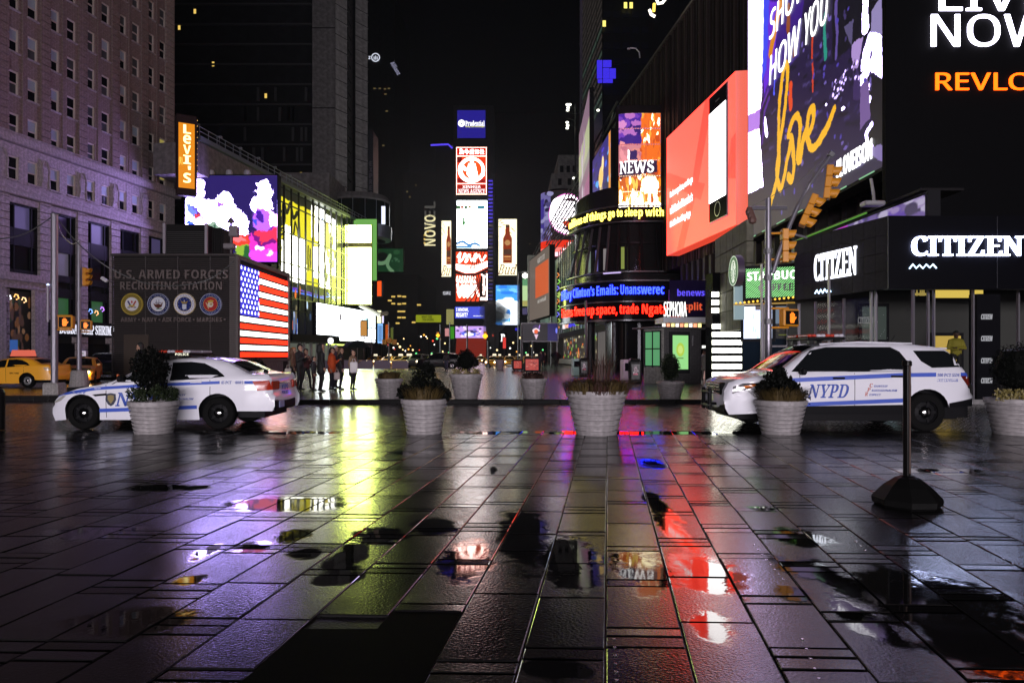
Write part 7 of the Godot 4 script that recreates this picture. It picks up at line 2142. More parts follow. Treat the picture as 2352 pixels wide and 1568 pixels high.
# ---------------------------------------------------------------- planters
func planter_pot(r: float, rb: float, h: float) -> ArrayMesh:
	var prof := [Vector2(0, 0.02), Vector2(rb, 0.0)]
	var n := 7
	var rim := h * 0.14
	for k in n:
		var y0 := (h - rim) * k / n
		var y1 := (h - rim) * (k + 1) / n
		var f0 := lerpf(rb, r * 0.95, (y0 + 0.004) / (h - rim))
		var f1 := lerpf(rb, r * 0.95, (y1 - 0.008) / (h - rim))
		prof.append_array([Vector2(f0, y0 + 0.004), Vector2(f1 + 0.008, y1 - 0.024), Vector2(f1 - 0.032, y1 - 0.020), Vector2(f1 - 0.034, y1)])
	prof.append_array([Vector2(r * 0.985,h - rim),Vector2(r,h - rim + 0.012),Vector2(r,h - 0.012),Vector2(r - 0.012,h),Vector2(r - 0.06,h),Vector2(r - 0.075,h - 0.012),Vector2(r - 0.09,h - 0.1),Vector2(0,h - 0.07)])
	var s := st()
	lathe(s, prof, 48)
	return mesh_of(s, rugged(paint("planter_stone", Color(0.36, 0.335, 0.34), 0.55), 2.2, 0.25))
func leaf_mesh(l: float, w: float, m: Material) -> ArrayMesh:
	var s := st()
	var a := [Vector3(0, 0, 0), Vector3(w, l * 0.45, w * 0.3), Vector3(0, l, 0), Vector3(-w, l * 0.45, w * 0.3)]
	tri(s, a[0], a[1], a[2])
	tri(s, a[0], a[2], a[3])
	return mesh_of(s, m)
func scatter(parent: Node3D, called: String, me: ArrayMesh, xf: Array) -> void:
	var mm := MultiMesh.new()
	mm.transform_format = MultiMesh.TRANSFORM_3D
	mm.mesh = me
	mm.instance_count = xf.size()
	for i in xf.size(): mm.set_instance_transform(i, xf[i])
	var o := MultiMeshInstance3D.new()
	o.name = called
	o.multimesh = mm
	parent.add_child(o, true)
	o.set_meta("kind", "stuff")
func tufted(g: RandomNumberGenerator, c: Vector3, r: Vector3, n: int, out: Array, size := 1.0) -> void:
	for i in n:
		var v := Vector3(g.randfn(), g.randfn(), g.randfn()).normalized()
		var k := pow(g.randf(), 0.3) * (1.0 + 0.07 * sin(v.x * 9.0 + v.y * 7.0))
		var b := Basis(Vector3(g.randfn(), g.randfn(), g.randfn()).normalized(), g.randf() * TAU) * size * g.randf_range(0.7, 1.2)
		out.append(Transform3D(b, c + v * r * k))
func grass_clump(g: RandomNumberGenerator, parent: Node3D, called: String, c: Vector3, spread: float, h: float, n: int, m: Material, lean := 0.5) -> void:
	var s := st()
	for i in n:
		var a := g.randf() * TAU
		var r := sqrt(g.randf()) * spread
		var base := c + Vector3(cos(a) * r, 0, sin(a) * r)
		var out := Vector3(cos(a + g.randf_range(-0.7, 0.7)), 0, sin(a + g.randf_range(-0.7, 0.7))) * lean * h * g.randf_range(0.2, 1.0) * (0.4 + r / spread)
		var l := h * g.randf_range(0.6, 1.1)
		var w := Vector3(-sin(a), 0, cos(a)) * 0.008
		var mid := base + out * 0.35 + Vector3(0, l * 0.65, 0)
		var tip := base + out + Vector3(0, l * g.randf_range(0.7, 1.0), 0)
		quad(s, base - w, base + w, mid + w * 0.8, mid - w * 0.8)
		tri(s, mid - w * 0.8, mid + w * 0.8, tip)
	tag(obj(called, s, m, parent), "", "", "", "stuff")
func build_planters() -> void:
	var g := RandomNumberGenerator.new()
	g.seed = 60
	var dark := paint("dark_leaf", Color(0.0022, 0.0028, 0.002), 0.6)
	var green := paint("box_leaf", Color(0.014, 0.021, 0.009), 0.5)
	var ochre := paint("ochre_grass", Color(0.062, 0.040, 0.009), 0.6)
	var rust := paint("rust_grass", Color(0.04, 0.014, 0.009), 0.6)
	var yel := paint("yellow_leaf", Color(0.16, 0.13, 0.035), 0.5)
	var soil := paint("soil", Color(0.015, 0.011, 0.008), 0.9)
	var bark := paint("bark", Color(0.03, 0.022, 0.016), 0.8)
	var lm := {}
	for m in [dark, green, yel]: lm[m] = leaf_mesh(0.05, 0.018, m)
	var small := leaf_mesh(0.032, 0.013, green)
	var small_dark := leaf_mesh(0.034, 0.013, dark)
	var list := [
		[353, 992, 920, 110, 80, 13.3, "ribbed pale planter with a dark round-headed shrub, in front of the police sedan", "tree"],
		[974, 993, 915, 107, 78, 13.25, "ribbed pale planter with a ragged dark shrub over ochre grass, front row centre left", "ragged"],
		[1370, 996, 896, 140, 92, 13.1, "largest pale ribbed planter, full of low ochre grass with rusty plumes", "grass"],
		[1793, 995, 918, 116, 82, 13.2, "ribbed pale planter of drooping ochre plants before the police car's front wheel", "bushy"],
		[2335, 996, 914, 126, 90, 13.1, "ribbed pale planter with a big dark ball shrub at the right frame edge", "ball"],
		[893, 917, 869, 64, 44, 21.9, "small pale ribbed planter of brown grass on the plaza kerb, leftmost there", "tuft"],
		[1070.5, 916, 858, 77, 52, 21.9, "pale ribbed planter with a black clipped ball shrub on the plaza kerb", "topiary"],
		[1225, 917, 869, 63, 44, 21.9, "small pale ribbed planter of low dark red plants on the plaza kerb", "low"],
		[1540, 923, 876, 65, 46, 21.9, "pale ribbed planter with an egg-shaped clipped box before the kiosk", "egg"],
		[1148,848,826,22,15,66.0,"tiny far planter with a rough brown plant beyond the plaza","tuft"],[1184,850,830,22,14,62.0,"tiny far planter beside the red plaza board","low"]]
	for q in list:
		var d: float = q[5]
		var ground := 0.13 if d > 21 else 0.0
		var h := gy(q[2], d) - ground
		var r: float = q[3] * 0.5 * d / 1568
		var o := thing("planter", q[6], "planter", Vector3(gx(q[0], d), ground, -d), 0.0, "ribbed planters")
		put("pot", planter_pot(r, q[4] * 0.5 * d / 1568, h), o)
		var s := st()
		lathe(s, [Vector2(r - 0.10, h - 0.09), Vector2(r * 0.5, h - 0.05), Vector2(0, h - 0.04)], 20)
		obj("soil", s, soil, o)
		var k: float = r / 0.5
		var xf := []
		match q[7]:
			"tree":
				rod("stem", bark, o, [Vector3(0, h - 0.1, 0), Vector3(0.02, h + 0.3, 0), Vector3(-0.03, h + 0.55, 0)], 0.035, 6)
				tufted(g, Vector3(-0.08, h + 0.62, 0), Vector3(0.35, 0.42, 0.34), 2600, xf)
				tufted(g, Vector3(-0.02, h + 0.28, 0), Vector3(0.26, 0.2, 0.24), 600, xf)
				scatter(o, "crown", lm[dark], xf)
				xf = []
				for e in 7: tufted(g, Vector3(cos(e * 0.9) * 0.33, h + 0.10 + 0.05 * (e % 2), sin(e * 0.9) * 0.33), Vector3(0.15, 0.15, 0.15), 190, xf)
				scatter(o, "edging_plants", lm[green], xf)
			"ragged":
				for e in [[0.0,0.42,0.24],[-0.10,0.25,0.18],[0.24,0.22,0.15],[-0.38,0.12,0.14],[0.40,0.06,0.13],[0.08,0.55,0.13]]: tufted(g,Vector3(e[0],h + e[1],0.05),Vector3.ONE * e[2],520,xf)
				scatter(o, "shrub_leaves", lm[dark], xf)
				grass_clump(g, o, "grass", Vector3(0, h - 0.05, 0), r * 0.8, 0.36, 600, ochre, 0.9)
			"grass":
				for e in 12: grass_clump(g, o, "grass", Vector3(cos(e * 0.52) * r * 0.7, h - 0.06, sin(e * 0.52) * r * 0.7), r * 0.36, 0.33, 150, ochre if e % 3 else rust, 1.1)
				grass_clump(g, o, "grass", Vector3(0, h - 0.06, 0), r * 0.6, 0.30, 500, paint("olive_grass", Color(0.025, 0.026, 0.009), 0.6), 0.8)
				grass_clump(g, o, "plumes", Vector3(0.06, h - 0.06, 0), r * 0.42, 0.95, 80, rust, 0.35)
			"bushy":
				for e in [[-0.12,0.34,0.2],[0.1,0.3,0.18],[0.26,0.2,0.13],[-0.3,0.2,0.14],[0.0,0.5,0.12]]: tufted(g,Vector3(e[0],h + e[1],-0.05),Vector3.ONE * e[2],330,xf,1.5)
				scatter(o, "shrub_leaves", lm[dark], xf)
				grass_clump(g, o, "drooping_plants", Vector3(0, h - 0.03, 0.05), r * 0.85, 0.32, 800, ochre, 1.3)
				xf = []
				tufted(g, Vector3(0.36, h + 0.04, 0.1), Vector3(0.16, 0.17, 0.15), 350, xf)
				scatter(o, "side_leaves", small_dark, xf)
			"ball":
				tufted(g, Vector3(0.1, h + 0.55, -0.05), Vector3(0.52, 0.5, 0.5), 4200, xf)
				scatter(o, "ball_leaves", small_dark, xf)
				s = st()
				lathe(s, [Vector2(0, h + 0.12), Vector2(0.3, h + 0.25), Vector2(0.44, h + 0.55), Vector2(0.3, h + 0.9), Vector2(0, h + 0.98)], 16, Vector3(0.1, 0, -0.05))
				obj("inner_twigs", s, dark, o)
				xf = []
				for e in 6: tufted(g, Vector3(-0.5 + e * 0.17, h + 0.07, 0.3), Vector3(0.12, 0.11, 0.1), 130, xf)
				scatter(o, "yellow_flowers", lm[yel], xf)
			"tuft", "low":
				grass_clump(g, o, "grass", Vector3(0, h - 0.04, 0), r * 0.75, 0.34 if q[7] == "tuft" else 0.22, 500, ochre if q[7] == "tuft" else rust, 0.8)
				tufted(g, Vector3(0, h + 0.06, 0), Vector3(r * 0.8, 0.14, r * 0.8), 400, xf)
				scatter(o, "leaves", lm[dark], xf)
			"topiary", "egg":
				var c := Vector3(0, h + (0.42 if q[7] == "topiary" else 0.46), 0)
				var e := Vector3(0.35, 0.36, 0.35) if q[7] == "topiary" else Vector3(0.32, 0.47, 0.32)
				tufted(g, c, e, 3600, xf)
				scatter(o, "clipped_leaves", small_dark if q[7] == "topiary" else small, xf)
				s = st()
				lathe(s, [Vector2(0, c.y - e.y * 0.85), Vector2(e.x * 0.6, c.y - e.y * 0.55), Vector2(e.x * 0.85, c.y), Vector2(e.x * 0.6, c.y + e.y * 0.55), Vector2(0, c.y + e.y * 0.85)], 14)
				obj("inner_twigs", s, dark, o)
				xf = []
				for i in 8: tufted(g, Vector3(cos(i * 0.8) * r * 0.7, h + 0.05, sin(i * 0.8) * r * 0.7), Vector3(0.1, 0.1, 0.1), 70, xf)
				if q[7] == "topiary": scatter(o, "edging_flowers", lm[yel], xf)
	# ball shrub by the office, behind the sedan
	var o := thing("ball_shrub", "black clipped ball shrub below the flag, behind the police sedan's trunk", "shrub", Vector3(gx(586, 22.6), 0.13, -22.6))
	var xf := []
	tufted(g, Vector3(0, 0.92, 0), Vector3(0.38, 0.36, 0.38), 3200, xf)
	scatter(o, "clipped_leaves", small_dark, xf)
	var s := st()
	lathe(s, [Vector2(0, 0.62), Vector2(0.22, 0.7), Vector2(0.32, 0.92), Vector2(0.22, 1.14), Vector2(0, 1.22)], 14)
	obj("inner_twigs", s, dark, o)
	put("pot", planter_pot(0.44, 0.32, 0.6), o)
# ---------------------------------------------------------------- cars: side sheets and a top sheet over one outline, nose at x = 0, near side at +z
const SEDAN := {
	"top": [[0.06,0.16],[0.0,0.30],[0.0,0.46],[0.05,0.60],[0.17,0.70],[0.60,0.83],[1.02,0.905],[1.26,0.965],[1.80,1.235],[2.16,1.365],[2.50,1.425],[2.85,1.445],[3.30,1.425],[3.62,1.355],[4.02,1.16],[4.16,1.125],[4.46,1.115],[4.52,1.03],[4.555,0.72],[4.60,0.66],[4.60,0.46],[4.55,0.36]],
	"belt": [0.90,0.045],"w": 0.93,"sill": 0.19,"rear_sill": 0.37,"shield": [1.27,2.18],"rear": [3.60,4.0],"arches": [[0.70,0.33,0.385],[3.47,0.33,0.40]],"wheel": 0.335,"tumble": 0.42,
	"glass": [[[1.42,0.955],[1.86,1.215],[2.12,1.315],[2.40,1.355],[2.42,0.985]],[[2.50,0.99],[2.48,1.362],[2.85,1.375],[3.14,1.345],[3.42,1.22],[3.62,1.075],[3.30,1.04]]],
	"doors": [1.20, 2.45, 3.32], "light_x": [2.05, 2.75], "roof": 1.43}
const WAGON := {
	"top": [[0.05,0.32],[-0.02,0.45],[-0.04,0.62],[-0.02,0.80],[0.06,0.96],[0.22,1.03],[0.60,1.09],[0.95,1.14],[1.06,1.19],[1.55,1.54],[1.83,1.68],[2.25,1.735],[2.80,1.755],[3.60,1.735],[4.20,1.68],[4.42,1.625],[4.50,1.56],[4.74,1.20],[4.80,1.10],[4.83,0.86],[4.92,0.72],[4.93,0.60],[4.88,0.50]],
	"belt": [1.06,0.03],"w": 1.0,"sill": 0.36,"rear_sill": 0.48,"shield": [1.07,1.80],"rear": [4.48,4.74],"arches": [[1.04,0.40,0.43],[3.93,0.40,0.44]],"wheel": 0.385,"tumble": 0.34,
	"glass": [[[1.32,1.20],[1.74,1.56],[2.02,1.635],[2.44,1.645],[2.46,1.205]],[[2.54,1.205],[2.52,1.645],[3.26,1.635],[3.42,1.56],[3.56,1.34],[3.54,1.225]],[[3.74,1.60],[4.36,1.60],[4.56,1.49],[4.68,1.275],[4.05,1.26],[3.86,1.39]]],
	"doors": [1.40, 2.49, 3.60], "light_x": [1.75, 2.52], "roof": 1.755}
func top_y(sp: Dictionary, x: float) -> float:
	var t: Array = sp.top
	var best := -1.0
	for i in t.size() - 1:
		var a: Array = t[i]
		var b: Array = t[i + 1]
		if (a[0] <= x and x <= b[0]) or (b[0] <= x and x <= a[0]):
			var k: float = 0.5 if absf(b[0] - a[0]) < 1e-5 else (x - a[0]) / (b[0] - a[0])
			best = maxf(best, lerpf(a[1], b[1], k))
	return best if best > 0 else (t[0][1] as float)
func half_w(sp: Dictionary, x: float, y: float) -> float:
	var n: float = sp.top[-1][0]
	var w: float = sp.w
	var f := clampf(x / 0.75, 0, 1)
	var r: float = clampf((n + 0.05 - x) / 0.6, 0, 1)
	w *= 1.0 - 0.17 * pow(1.0 - f, 2) - 0.12 * pow(1.0 - r, 2)
	var belt: float = sp.belt[0] + sp.belt[1] * x
	if y > belt: w -= sp.tumble * (y - belt) + 0.03 * clampf((y - belt) / 0.05, 0, 1)
	else:
		var k := (belt - y) / belt
		w -= 0.10 * pow(maxf(k - 0.25, 0.0), 2) + 0.012 * exp(-pow((y - belt + 0.17) / 0.03, 2))
	var d: float = top_y(sp, x) - y
	if d < 0.07: w -= 0.07 - sqrt(maxf(0.0, 0.0049 - pow(0.07 - d, 2)))
	return w
func on_side(sp: Dictionary, x: float, y: float, sg: float, lift := 0.0) -> Vector3: return Vector3(x, y, sg * (half_w(sp, x, y) + lift))
func side_patch(s: SurfaceTool, sp: Dictionary, poly: PackedVector2Array, sg: float, lift := 0.0, cell := 0.07) -> void:
	var lo := Vector2.INF
	var hi := -Vector2.INF
	for p in poly:
		lo = lo.min(p)
		hi = hi.max(p)
	for i in range(floori(lo.x / cell), ceili(hi.x / cell)):
		for j in range(floori(lo.y / cell), ceili(hi.y / cell)):
			var c := PackedVector2Array([Vector2(i, j) * cell, Vector2(i + 1, j) * cell, Vector2(i + 1, j + 1) * cell, Vector2(i, j + 1) * cell])
			for q in Geometry2D.intersect_polygons(c, poly):
				if Geometry2D.is_polygon_clockwise(q): q.reverse()
				var area := 0.0
				for k in q.size(): area += q[k].cross(q[(k + 1) % q.size()])
				if area < 0: q.reverse()
				for k in range(1, q.size() - 1):
					var a := on_side(sp, q[0].x, q[0].y, sg, lift)
					var b := on_side(sp, q[k].x, q[k].y, sg, lift)
					var d := on_side(sp, q[k + 1].x, q[k + 1].y, sg, lift)
					if sg > 0: tri(s, a, b, d)
					else: tri(s, a, d, b)
func pv(a: Array) -> PackedVector2Array:
	var out := PackedVector2Array()
	for p in a: out.append(Vector2(p[0], p[1]))
	return out
func side_text(parent: Node3D, sp: Dictionary, called: String, text: String, which: String, x0: float, y0: float, x1: float, y1: float, m: Material, slant := 0.0) -> void:
	var bend := func(q: Vector3) -> Vector3: return on_side(sp, q.x, q.y, 1.0, 0.004 + q.z)
	var me := letters(text, which, x0, y0, x1, y1, 0.003, bend, slant, m)
	var s := SurfaceTool.new()
	s.create_from(me, 0)
	s.generate_normals()
	me = s.commit()
	me.surface_set_material(0, m)
	put(called, me, parent)
func make_car(called: String, label: String, category: String, sp: Dictionary, coat: StandardMaterial3D, fine := true) -> Node3D:
	var o := thing(called, label, category)
	var dark := paint("car_black", Color(0.005, 0.005, 0.006), 0.45)
	var gl := paint("car_glass", Color(0.006, 0.007, 0.008), 0.04)
	# outline of a side: the top profile, then along the sill with the wheel arches cut out
	var out := pv(sp.top)
	var low: Array = []
	var ar: Array = sp.arches
	for k in [1, 0]:
		var c: Array = ar[k]
		var y: float = sp.rear_sill if k == 1 else sp.sill
		var y2: float = sp.sill
		low.append([c[0] + sqrt(maxf(c[2] * c[2] - pow(y - c[1], 2), 0.0)), y])
		for i in range(1, 13):
			var a := PI * i / 13.0
			low.append([c[0] + cos(a) * c[2], c[1] + sin(a) * c[2]])
		low.append([c[0] - sqrt(maxf(c[2] * c[2] - pow(y2 - c[1], 2), 0.0)), y2])
	out.append_array(pv(low))
	var body := st(true)
	for sg in [1.0, -1.0]: side_patch(body, sp, out, sg, 0.0, 0.07 if fine else 0.12)
	obj("body", body, coat, o)
	# the sheet over the top, from bumper to bumper
	var skin := st(true)
	var shield := st(true)
	var pts := []
	var t: Array = sp.top
	for i in t.size() - 1:
		var n := maxi(1, int(Vector2(t[i][0], t[i][1]).distance_to(Vector2(t[i + 1][0], t[i + 1][1])) / 0.09)) if fine else 1
		for k in n:
			var p0 := Vector2(t[maxi(i - 1, 0)][0], t[maxi(i - 1, 0)][1])
			var p3 := Vector2(t[mini(i + 2, t.size() - 1)][0], t[mini(i + 2, t.size() - 1)][1])
			pts.append(Vector2(t[i][0], t[i][1]).lerp(Vector2(t[i + 1][0], t[i + 1][1]), 1.0 * k / n))
	pts.append(Vector2(t[-1][0], t[-1][1]))
	var nv := 12
	for i in pts.size() - 1:
		for k in nv:
			var q := []
			for e in [[i, k], [i, k + 1], [i + 1, k + 1], [i + 1, k]]:
				var p: Vector2 = pts[e[0]]
				var v: float = -1.0 + 2.0 * e[1] / nv
				var flat := clampf((p.x - 0.1) / 0.5, 0, 1)
				var bow: float = 0.10 * (1 - flat) + 0.05 * clampf((p.x - sp.top[-1][0] + 0.3) / 0.3, 0, 1)
				var crown: float = 0.035 * flat * clampf((sp.top[-1][0] - 0.1 - p.x) / 0.4, 0, 1)
				q.append(Vector3(p.x + bow * v * v * (1.0 if p.x < 1 else -1.0), p.y + crown * (1 - v * v), v * half_w(sp, p.x, minf(p.y, top_y(sp, p.x)))))
			var mid: float = (pts[i].x + pts[i + 1].x) * 0.5
			var is_glass: bool = k > 0 and k < nv - 1 and ((mid > sp.shield[0] and mid < sp.shield[1] and pts[i].y > sp.belt[0]) or (mid > sp.rear[0] and mid < sp.rear[1] and pts[i].y > sp.belt[0] + 0.1))
			quad(shield if is_glass else skin, q[0], q[1], q[2], q[3])
	obj("top_panels", skin, coat, o)
	obj("windscreens", shield, gl, o)
	var inner := st()
	box2(inner, 0.25, 0.22, -sp.w * 0.74, sp.top[-1][0] - 0.2, sp.belt[0] - 0.06, sp.w * 0.74)
	obj("underbody", inner, dark, o)
	for sg in ([1.0, -1.0] if fine else [1.0, -1.0]):
		for k in (sp.glass as Array).size():
			var s := st(true)
			side_patch(s, sp, pv(sp.glass[k]), sg, 0.004, 0.1)
			obj("side_window", s, gl, o)
	# wheels: tyre, dark rim with a bright hub
	for k in 2:
		for sg in [1.0, -1.0]:
			var s := st()
			var r: float = sp.wheel
			lathe(s,[Vector2(r * 0.60,-0.11),Vector2(r * 0.92,-0.115),Vector2(r,-0.08),Vector2(r,0.08),Vector2(r * 0.92,0.115),Vector2(r * 0.62,0.11),Vector2(r * 0.60,0.085)],28)
			var w := obj("wheel", s, paint("tyre", Color(0.004, 0.004, 0.004), 0.8), o)
			w.transform = Transform3D(Basis(Vector3.RIGHT, PI / 2 * sg), Vector3(sp.arches[k][0], r - 0.01, sg * (sp.w - 0.15)))
			s = st()
			lathe(s, [Vector2(r * 0.61, 0.075), Vector2(r * 0.56, 0.09), Vector2(r * 0.52, 0.05), Vector2(r * 0.34, 0.065), Vector2(r * 0.30, 0.04), Vector2(0, 0.04)], 24)
			for e in 5:
				var a := TAU * e / 5
				box(s, Vector3(cos(a) * r * 0.42, 0.06, sin(a) * r * 0.42), Vector3(r * 0.28, 0.03, r * 0.12), Basis(Vector3.UP, -a))
			obj("rim", s, paint("steel_rim", Color(0.008, 0.008, 0.009), 0.5) if called.begins_with("police") else paint("alloy_rim", Color(0.35, 0.35, 0.36), 0.35, 0.7), w)
			s = st(true)
			lathe(s, [Vector2(r * 0.30, 0.07), Vector2(r * 0.27, 0.10), Vector2(r * 0.15, 0.125), Vector2(0, 0.13)], 18)
			obj("hub_cap", s, paint("chrome", Color(0.65, 0.64, 0.64), 0.14, 1.0), w)
	# door gaps, handles, mirror
	for x in sp.doors:
		var s := st()
		side_patch(s, sp, pv([[x - 0.006, sp.sill + 0.05], [x + 0.006, sp.sill + 0.05], [x + 0.006, sp.belt[0] + sp.belt[1] * x + 0.02], [x - 0.006, sp.belt[0] + sp.belt[1] * x + 0.02]]), 1.0, 0.002, 0.1)
		obj("door_gap", s, paint("gap_black", Color(0.004, 0.004, 0.004), 0.8), o)
	for x in [sp.doors[1] - 0.32, sp.doors[2] - 0.28]:
		var s := st()
		var y: float = sp.belt[0] + sp.belt[1] * x - 0.07
		soft_box(s, on_side(sp, x, y, 1.0, 0.015), Vector3(0.24, 0.04, 0.035), 0.012)
		obj("door_handle", s, dark if sp.w > 0.95 else coat, o)
	for sg in [1.0, -1.0]:
		var s := st()
		var x: float = sp.glass[0][0][0] + 0.12
		soft_box(s, on_side(sp, x, sp.belt[0] + 0.13, sg, 0.10), Vector3(0.12, 0.14, 0.2), 0.035)
		obj("mirror", s, dark if called.begins_with("police") else coat, o)
	return o
func lamp_patch(o: Node3D, sp: Dictionary, called: String, poly: Array, m: Material, lift := 0.006, both := false) -> void:
	for sg in ([1.0, -1.0] if both else [1.0]):
		var s := st(true)
		side_patch(s, sp, pv(poly), sg, lift, 0.08)
		obj(called, s, m, o)
func light_bar(o: Node3D, sp: Dictionary) -> void:
	var x0: float = sp.light_x[0]
	var x1: float = sp.light_x[1]
	var y: float = sp.roof
	var xm := (x0 + x1) * 0.5
	var s := st()
	soft_box(s, Vector3(xm, y + 0.10, 0), Vector3(x1 - x0, 0.06, 1.15), 0.02)
	obj("light_bar", s, paint("bar_black", Color(0.008, 0.008, 0.008), 0.3), o)
	for e in [[x0 + 0.12, 0.42], [x1 - 0.12, 0.42], [x0 + 0.12, -0.42], [x1 - 0.12, -0.42]]:
		block("bar_foot", mats["bar_black"], o, e[0] - 0.05, y - 0.02, e[1] - 0.05, e[0] + 0.05, y + 0.08, e[1] + 0.05)
	for k in 8:
		s = st()
		var x := lerpf(x0 + 0.06, x1 - 0.06, k / 7.0)
		soft_box(s, Vector3(x, y + 0.155, 0.28), Vector3((x1 - x0) / 8.6, 0.06, 0.5), 0.02)
		soft_box(s, Vector3(x, y + 0.155, -0.28), Vector3((x1 - x0) / 8.6, 0.06, 0.5), 0.02)
		obj("lamp_dome", s, paint("dome_red", Color(0.45, 0.04, 0.02), 0.2) if k in [0, 1, 4, 5] else paint("dome_clear", Color(0.55, 0.52, 0.58), 0.15), o)
func build_police_cars() -> void:
	var white := paint("police_white", Color(0.64, 0.64, 0.70), 0.4)
	white.clearcoat_enabled = true
	white.clearcoat = 0.7
	white.clearcoat_roughness = 0.08
	var blue := paint("police_blue", Color(0.03, 0.075, 0.42), 0.4)
	var ink := paint("police_blue_ink", Color(0.03, 0.07, 0.36), 0.5)
	var redi := paint("police_red_ink", Color(0.45, 0.07, 0.03), 0.5)
	var black := paint("car_black", Color(0.005, 0.005, 0.006), 0.45)
	var s: SurfaceTool
	# the sedan
	var o := make_car("police_sedan", "white police sedan with blue stripes and a roof light bar, parked on the left", "police car", SEDAN, white)
	o.position = Vector3(gx(107, 13.9), 0, -13.9 - 0.93)
	var sp := SEDAN
	lamp_patch(o,sp,"upper_stripe",[[0.14,0.665],[0.30,0.745],[1.0,0.86],[2.0,0.925],[3.52,0.985],[3.52,0.925],[2.0,0.865],[1.0,0.80],[0.35,0.70]],blue,0.003)
	lamp_patch(o, sp, "upper_stripe", [[4.02, 0.985], [4.36, 0.99], [4.36, 0.93], [4.02, 0.925]], blue, 0.003)
	lamp_patch(o, sp, "lower_stripe", [[1.06, 0.42], [3.05, 0.49], [3.05, 0.415], [1.06, 0.345]], blue, 0.003)
	side_text(o, sp, "lettering", "POLICE", "bold", 0.46, 0.725, 0.78, 0.765, ink, 0.3)
	side_text(o, sp, "lettering", "NYPD", "serif_bold", 1.42, 0.47, 2.42, 0.75, ink, 0.25)
	side_text(o, sp, "lettering", "45 PCT", "serif_bold", 3.55, 0.925, 3.76, 0.985, ink, 0.1)
	side_text(o, sp, "lettering", "4885", "serif_bold", 3.83, 0.925, 4.0, 0.985, ink, 0.1)
	side_text(o, sp, "small_lettering", "COURTESY", "bold", 2.50, 0.68, 2.82, 0.72, ink, 0.25)
	side_text(o, sp, "small_lettering", "PROFESSIONALISM", "bold", 2.48, 0.60, 2.98, 0.64, ink, 0.25)
	side_text(o, sp, "small_lettering", "RESPECT", "bold", 2.46, 0.52, 2.74, 0.56, ink, 0.25)
	lamp_patch(o,sp,"badge",[[1.20,0.72],[1.30,0.74],[1.40,0.72],[1.41,0.60],[1.36,0.51],[1.30,0.47],[1.24,0.51],[1.19,0.60]],paint("badge_navy",Color(0.02,0.025,0.05),0.4),0.004)
	lamp_patch(o,sp,"badge_shield",[[1.24,0.69],[1.30,0.70],[1.36,0.69],[1.365,0.61],[1.30,0.52],[1.235,0.61]],paint("badge_gold",Color(0.22,0.17,0.06),0.4),0.006)
	lamp_patch(o, sp, "vent", [[0.92, 0.71], [1.22, 0.735], [1.20, 0.69], [0.98, 0.67]], black, 0.004)
	lamp_patch(o,sp,"headlight",[[0.06,0.55],[0.28,0.68],[0.36,0.68],[0.24,0.58],[0.10,0.53]],paint("headlight_glass",Color(0.30,0.29,0.27),0.1),0.008,true)
	var tail := paint("tail_red", Color(0.32, 0.022, 0.008), 0.15)
	lamp_patch(o, sp, "tail_light", [[4.18, 0.98], [4.50, 0.99], [4.56, 0.80], [4.28, 0.78]], tail, 0.008, true)
	s = st()
	for sg in [1.0, -1.0]: soft_box(s, Vector3(4.535, 0.885, sg * 0.62), Vector3(0.06, 0.18, 0.34), 0.02, Basis(Vector3.UP, -0.12 * sg))
	tag(obj("rear_lamps", s, tail, o), "", "", "", "stuff")
	soft_block("rear_valance", black, o, Vector3(4.575, 0.47, 0.1), Vector3(0.05, 0.22, 1.3), 0.03)
	block("licence_plate", paint("plate_blue_white", Color(0.30, 0.33, 0.55), 0.4), o, 4.60, 0.42, 0.25, 4.612, 0.56, 0.55)
	var tx := letters("NYPD", "serif_bold", 0, 0, 0.42, 0.11, 0.004, null, 0.0, ink)
	put("lettering", tx, o, Vector3(4.575, 0.78, 0.32), PI / 2)
	tx = letters("POLICE", "bold", 0, 0, 0.42, 0.07, 0.004, null, 0.0, ink)
	put("lettering", tx, o, Vector3(4.58, 0.685, 0.32), PI / 2)
	rod("trim_bar", mats["chrome"], o, [Vector3(4.53, 0.93, 0.45), Vector3(4.55, 0.925, 0.0), Vector3(4.53, 0.93, -0.45)], 0.012, 6)
	s = st(true)
	lathe(s, [Vector2(0.05, 0), Vector2(0.05, 0.05), Vector2(0.035, 0.07), Vector2(0, 0.075)], 10, Vector3(4.2, 1.135, 0.2))
	obj("antenna_dome", s, black, o)
	lamp_patch(o,sp,"window_trim",[[1.30,0.905],[1.86,1.262],[2.14,1.365],[2.14,1.345],[1.86,1.236],[1.36,0.925]],black,0.005)
	light_bar(o, sp)
	tx = letters("POLICE", "bold", 0, 0, 0.28, 0.05, 0.003, null, 0.0, glow("bar_words", Color(1, 0.95, 0.75), 1.2))
	put("bar_lettering", tx, o, Vector3(2.44, 1.505, 0.58))
	# the utility wagon
	sp = WAGON
	o = make_car("police_wagon", "white police utility wagon with blue stripes and a light bar, on the right", "police car", WAGON, white)
	o.position = Vector3(gx(1675, 13.5), 0, -13.5 - 1.0)
	lamp_patch(o,sp,"upper_stripe",[[0.62,0.935],[1.25,1.055],[3.38,1.155],[4.10,1.165],[4.10,1.085],[3.38,1.075],[1.30,0.975],[0.75,0.86]],blue,0.003)
	lamp_patch(o, sp, "upper_stripe", [[4.60, 1.165], [4.76, 1.16], [4.76, 1.085], [4.60, 1.085]], blue, 0.003)
	lamp_patch(o, sp, "lower_stripe", [[1.52, 0.575], [3.44, 0.655], [3.46, 0.575], [1.50, 0.495]], blue, 0.003)
	side_text(o, sp, "lettering", "NYPD", "serif_bold", 1.58, 0.665, 2.36, 0.935, ink, 0.25)
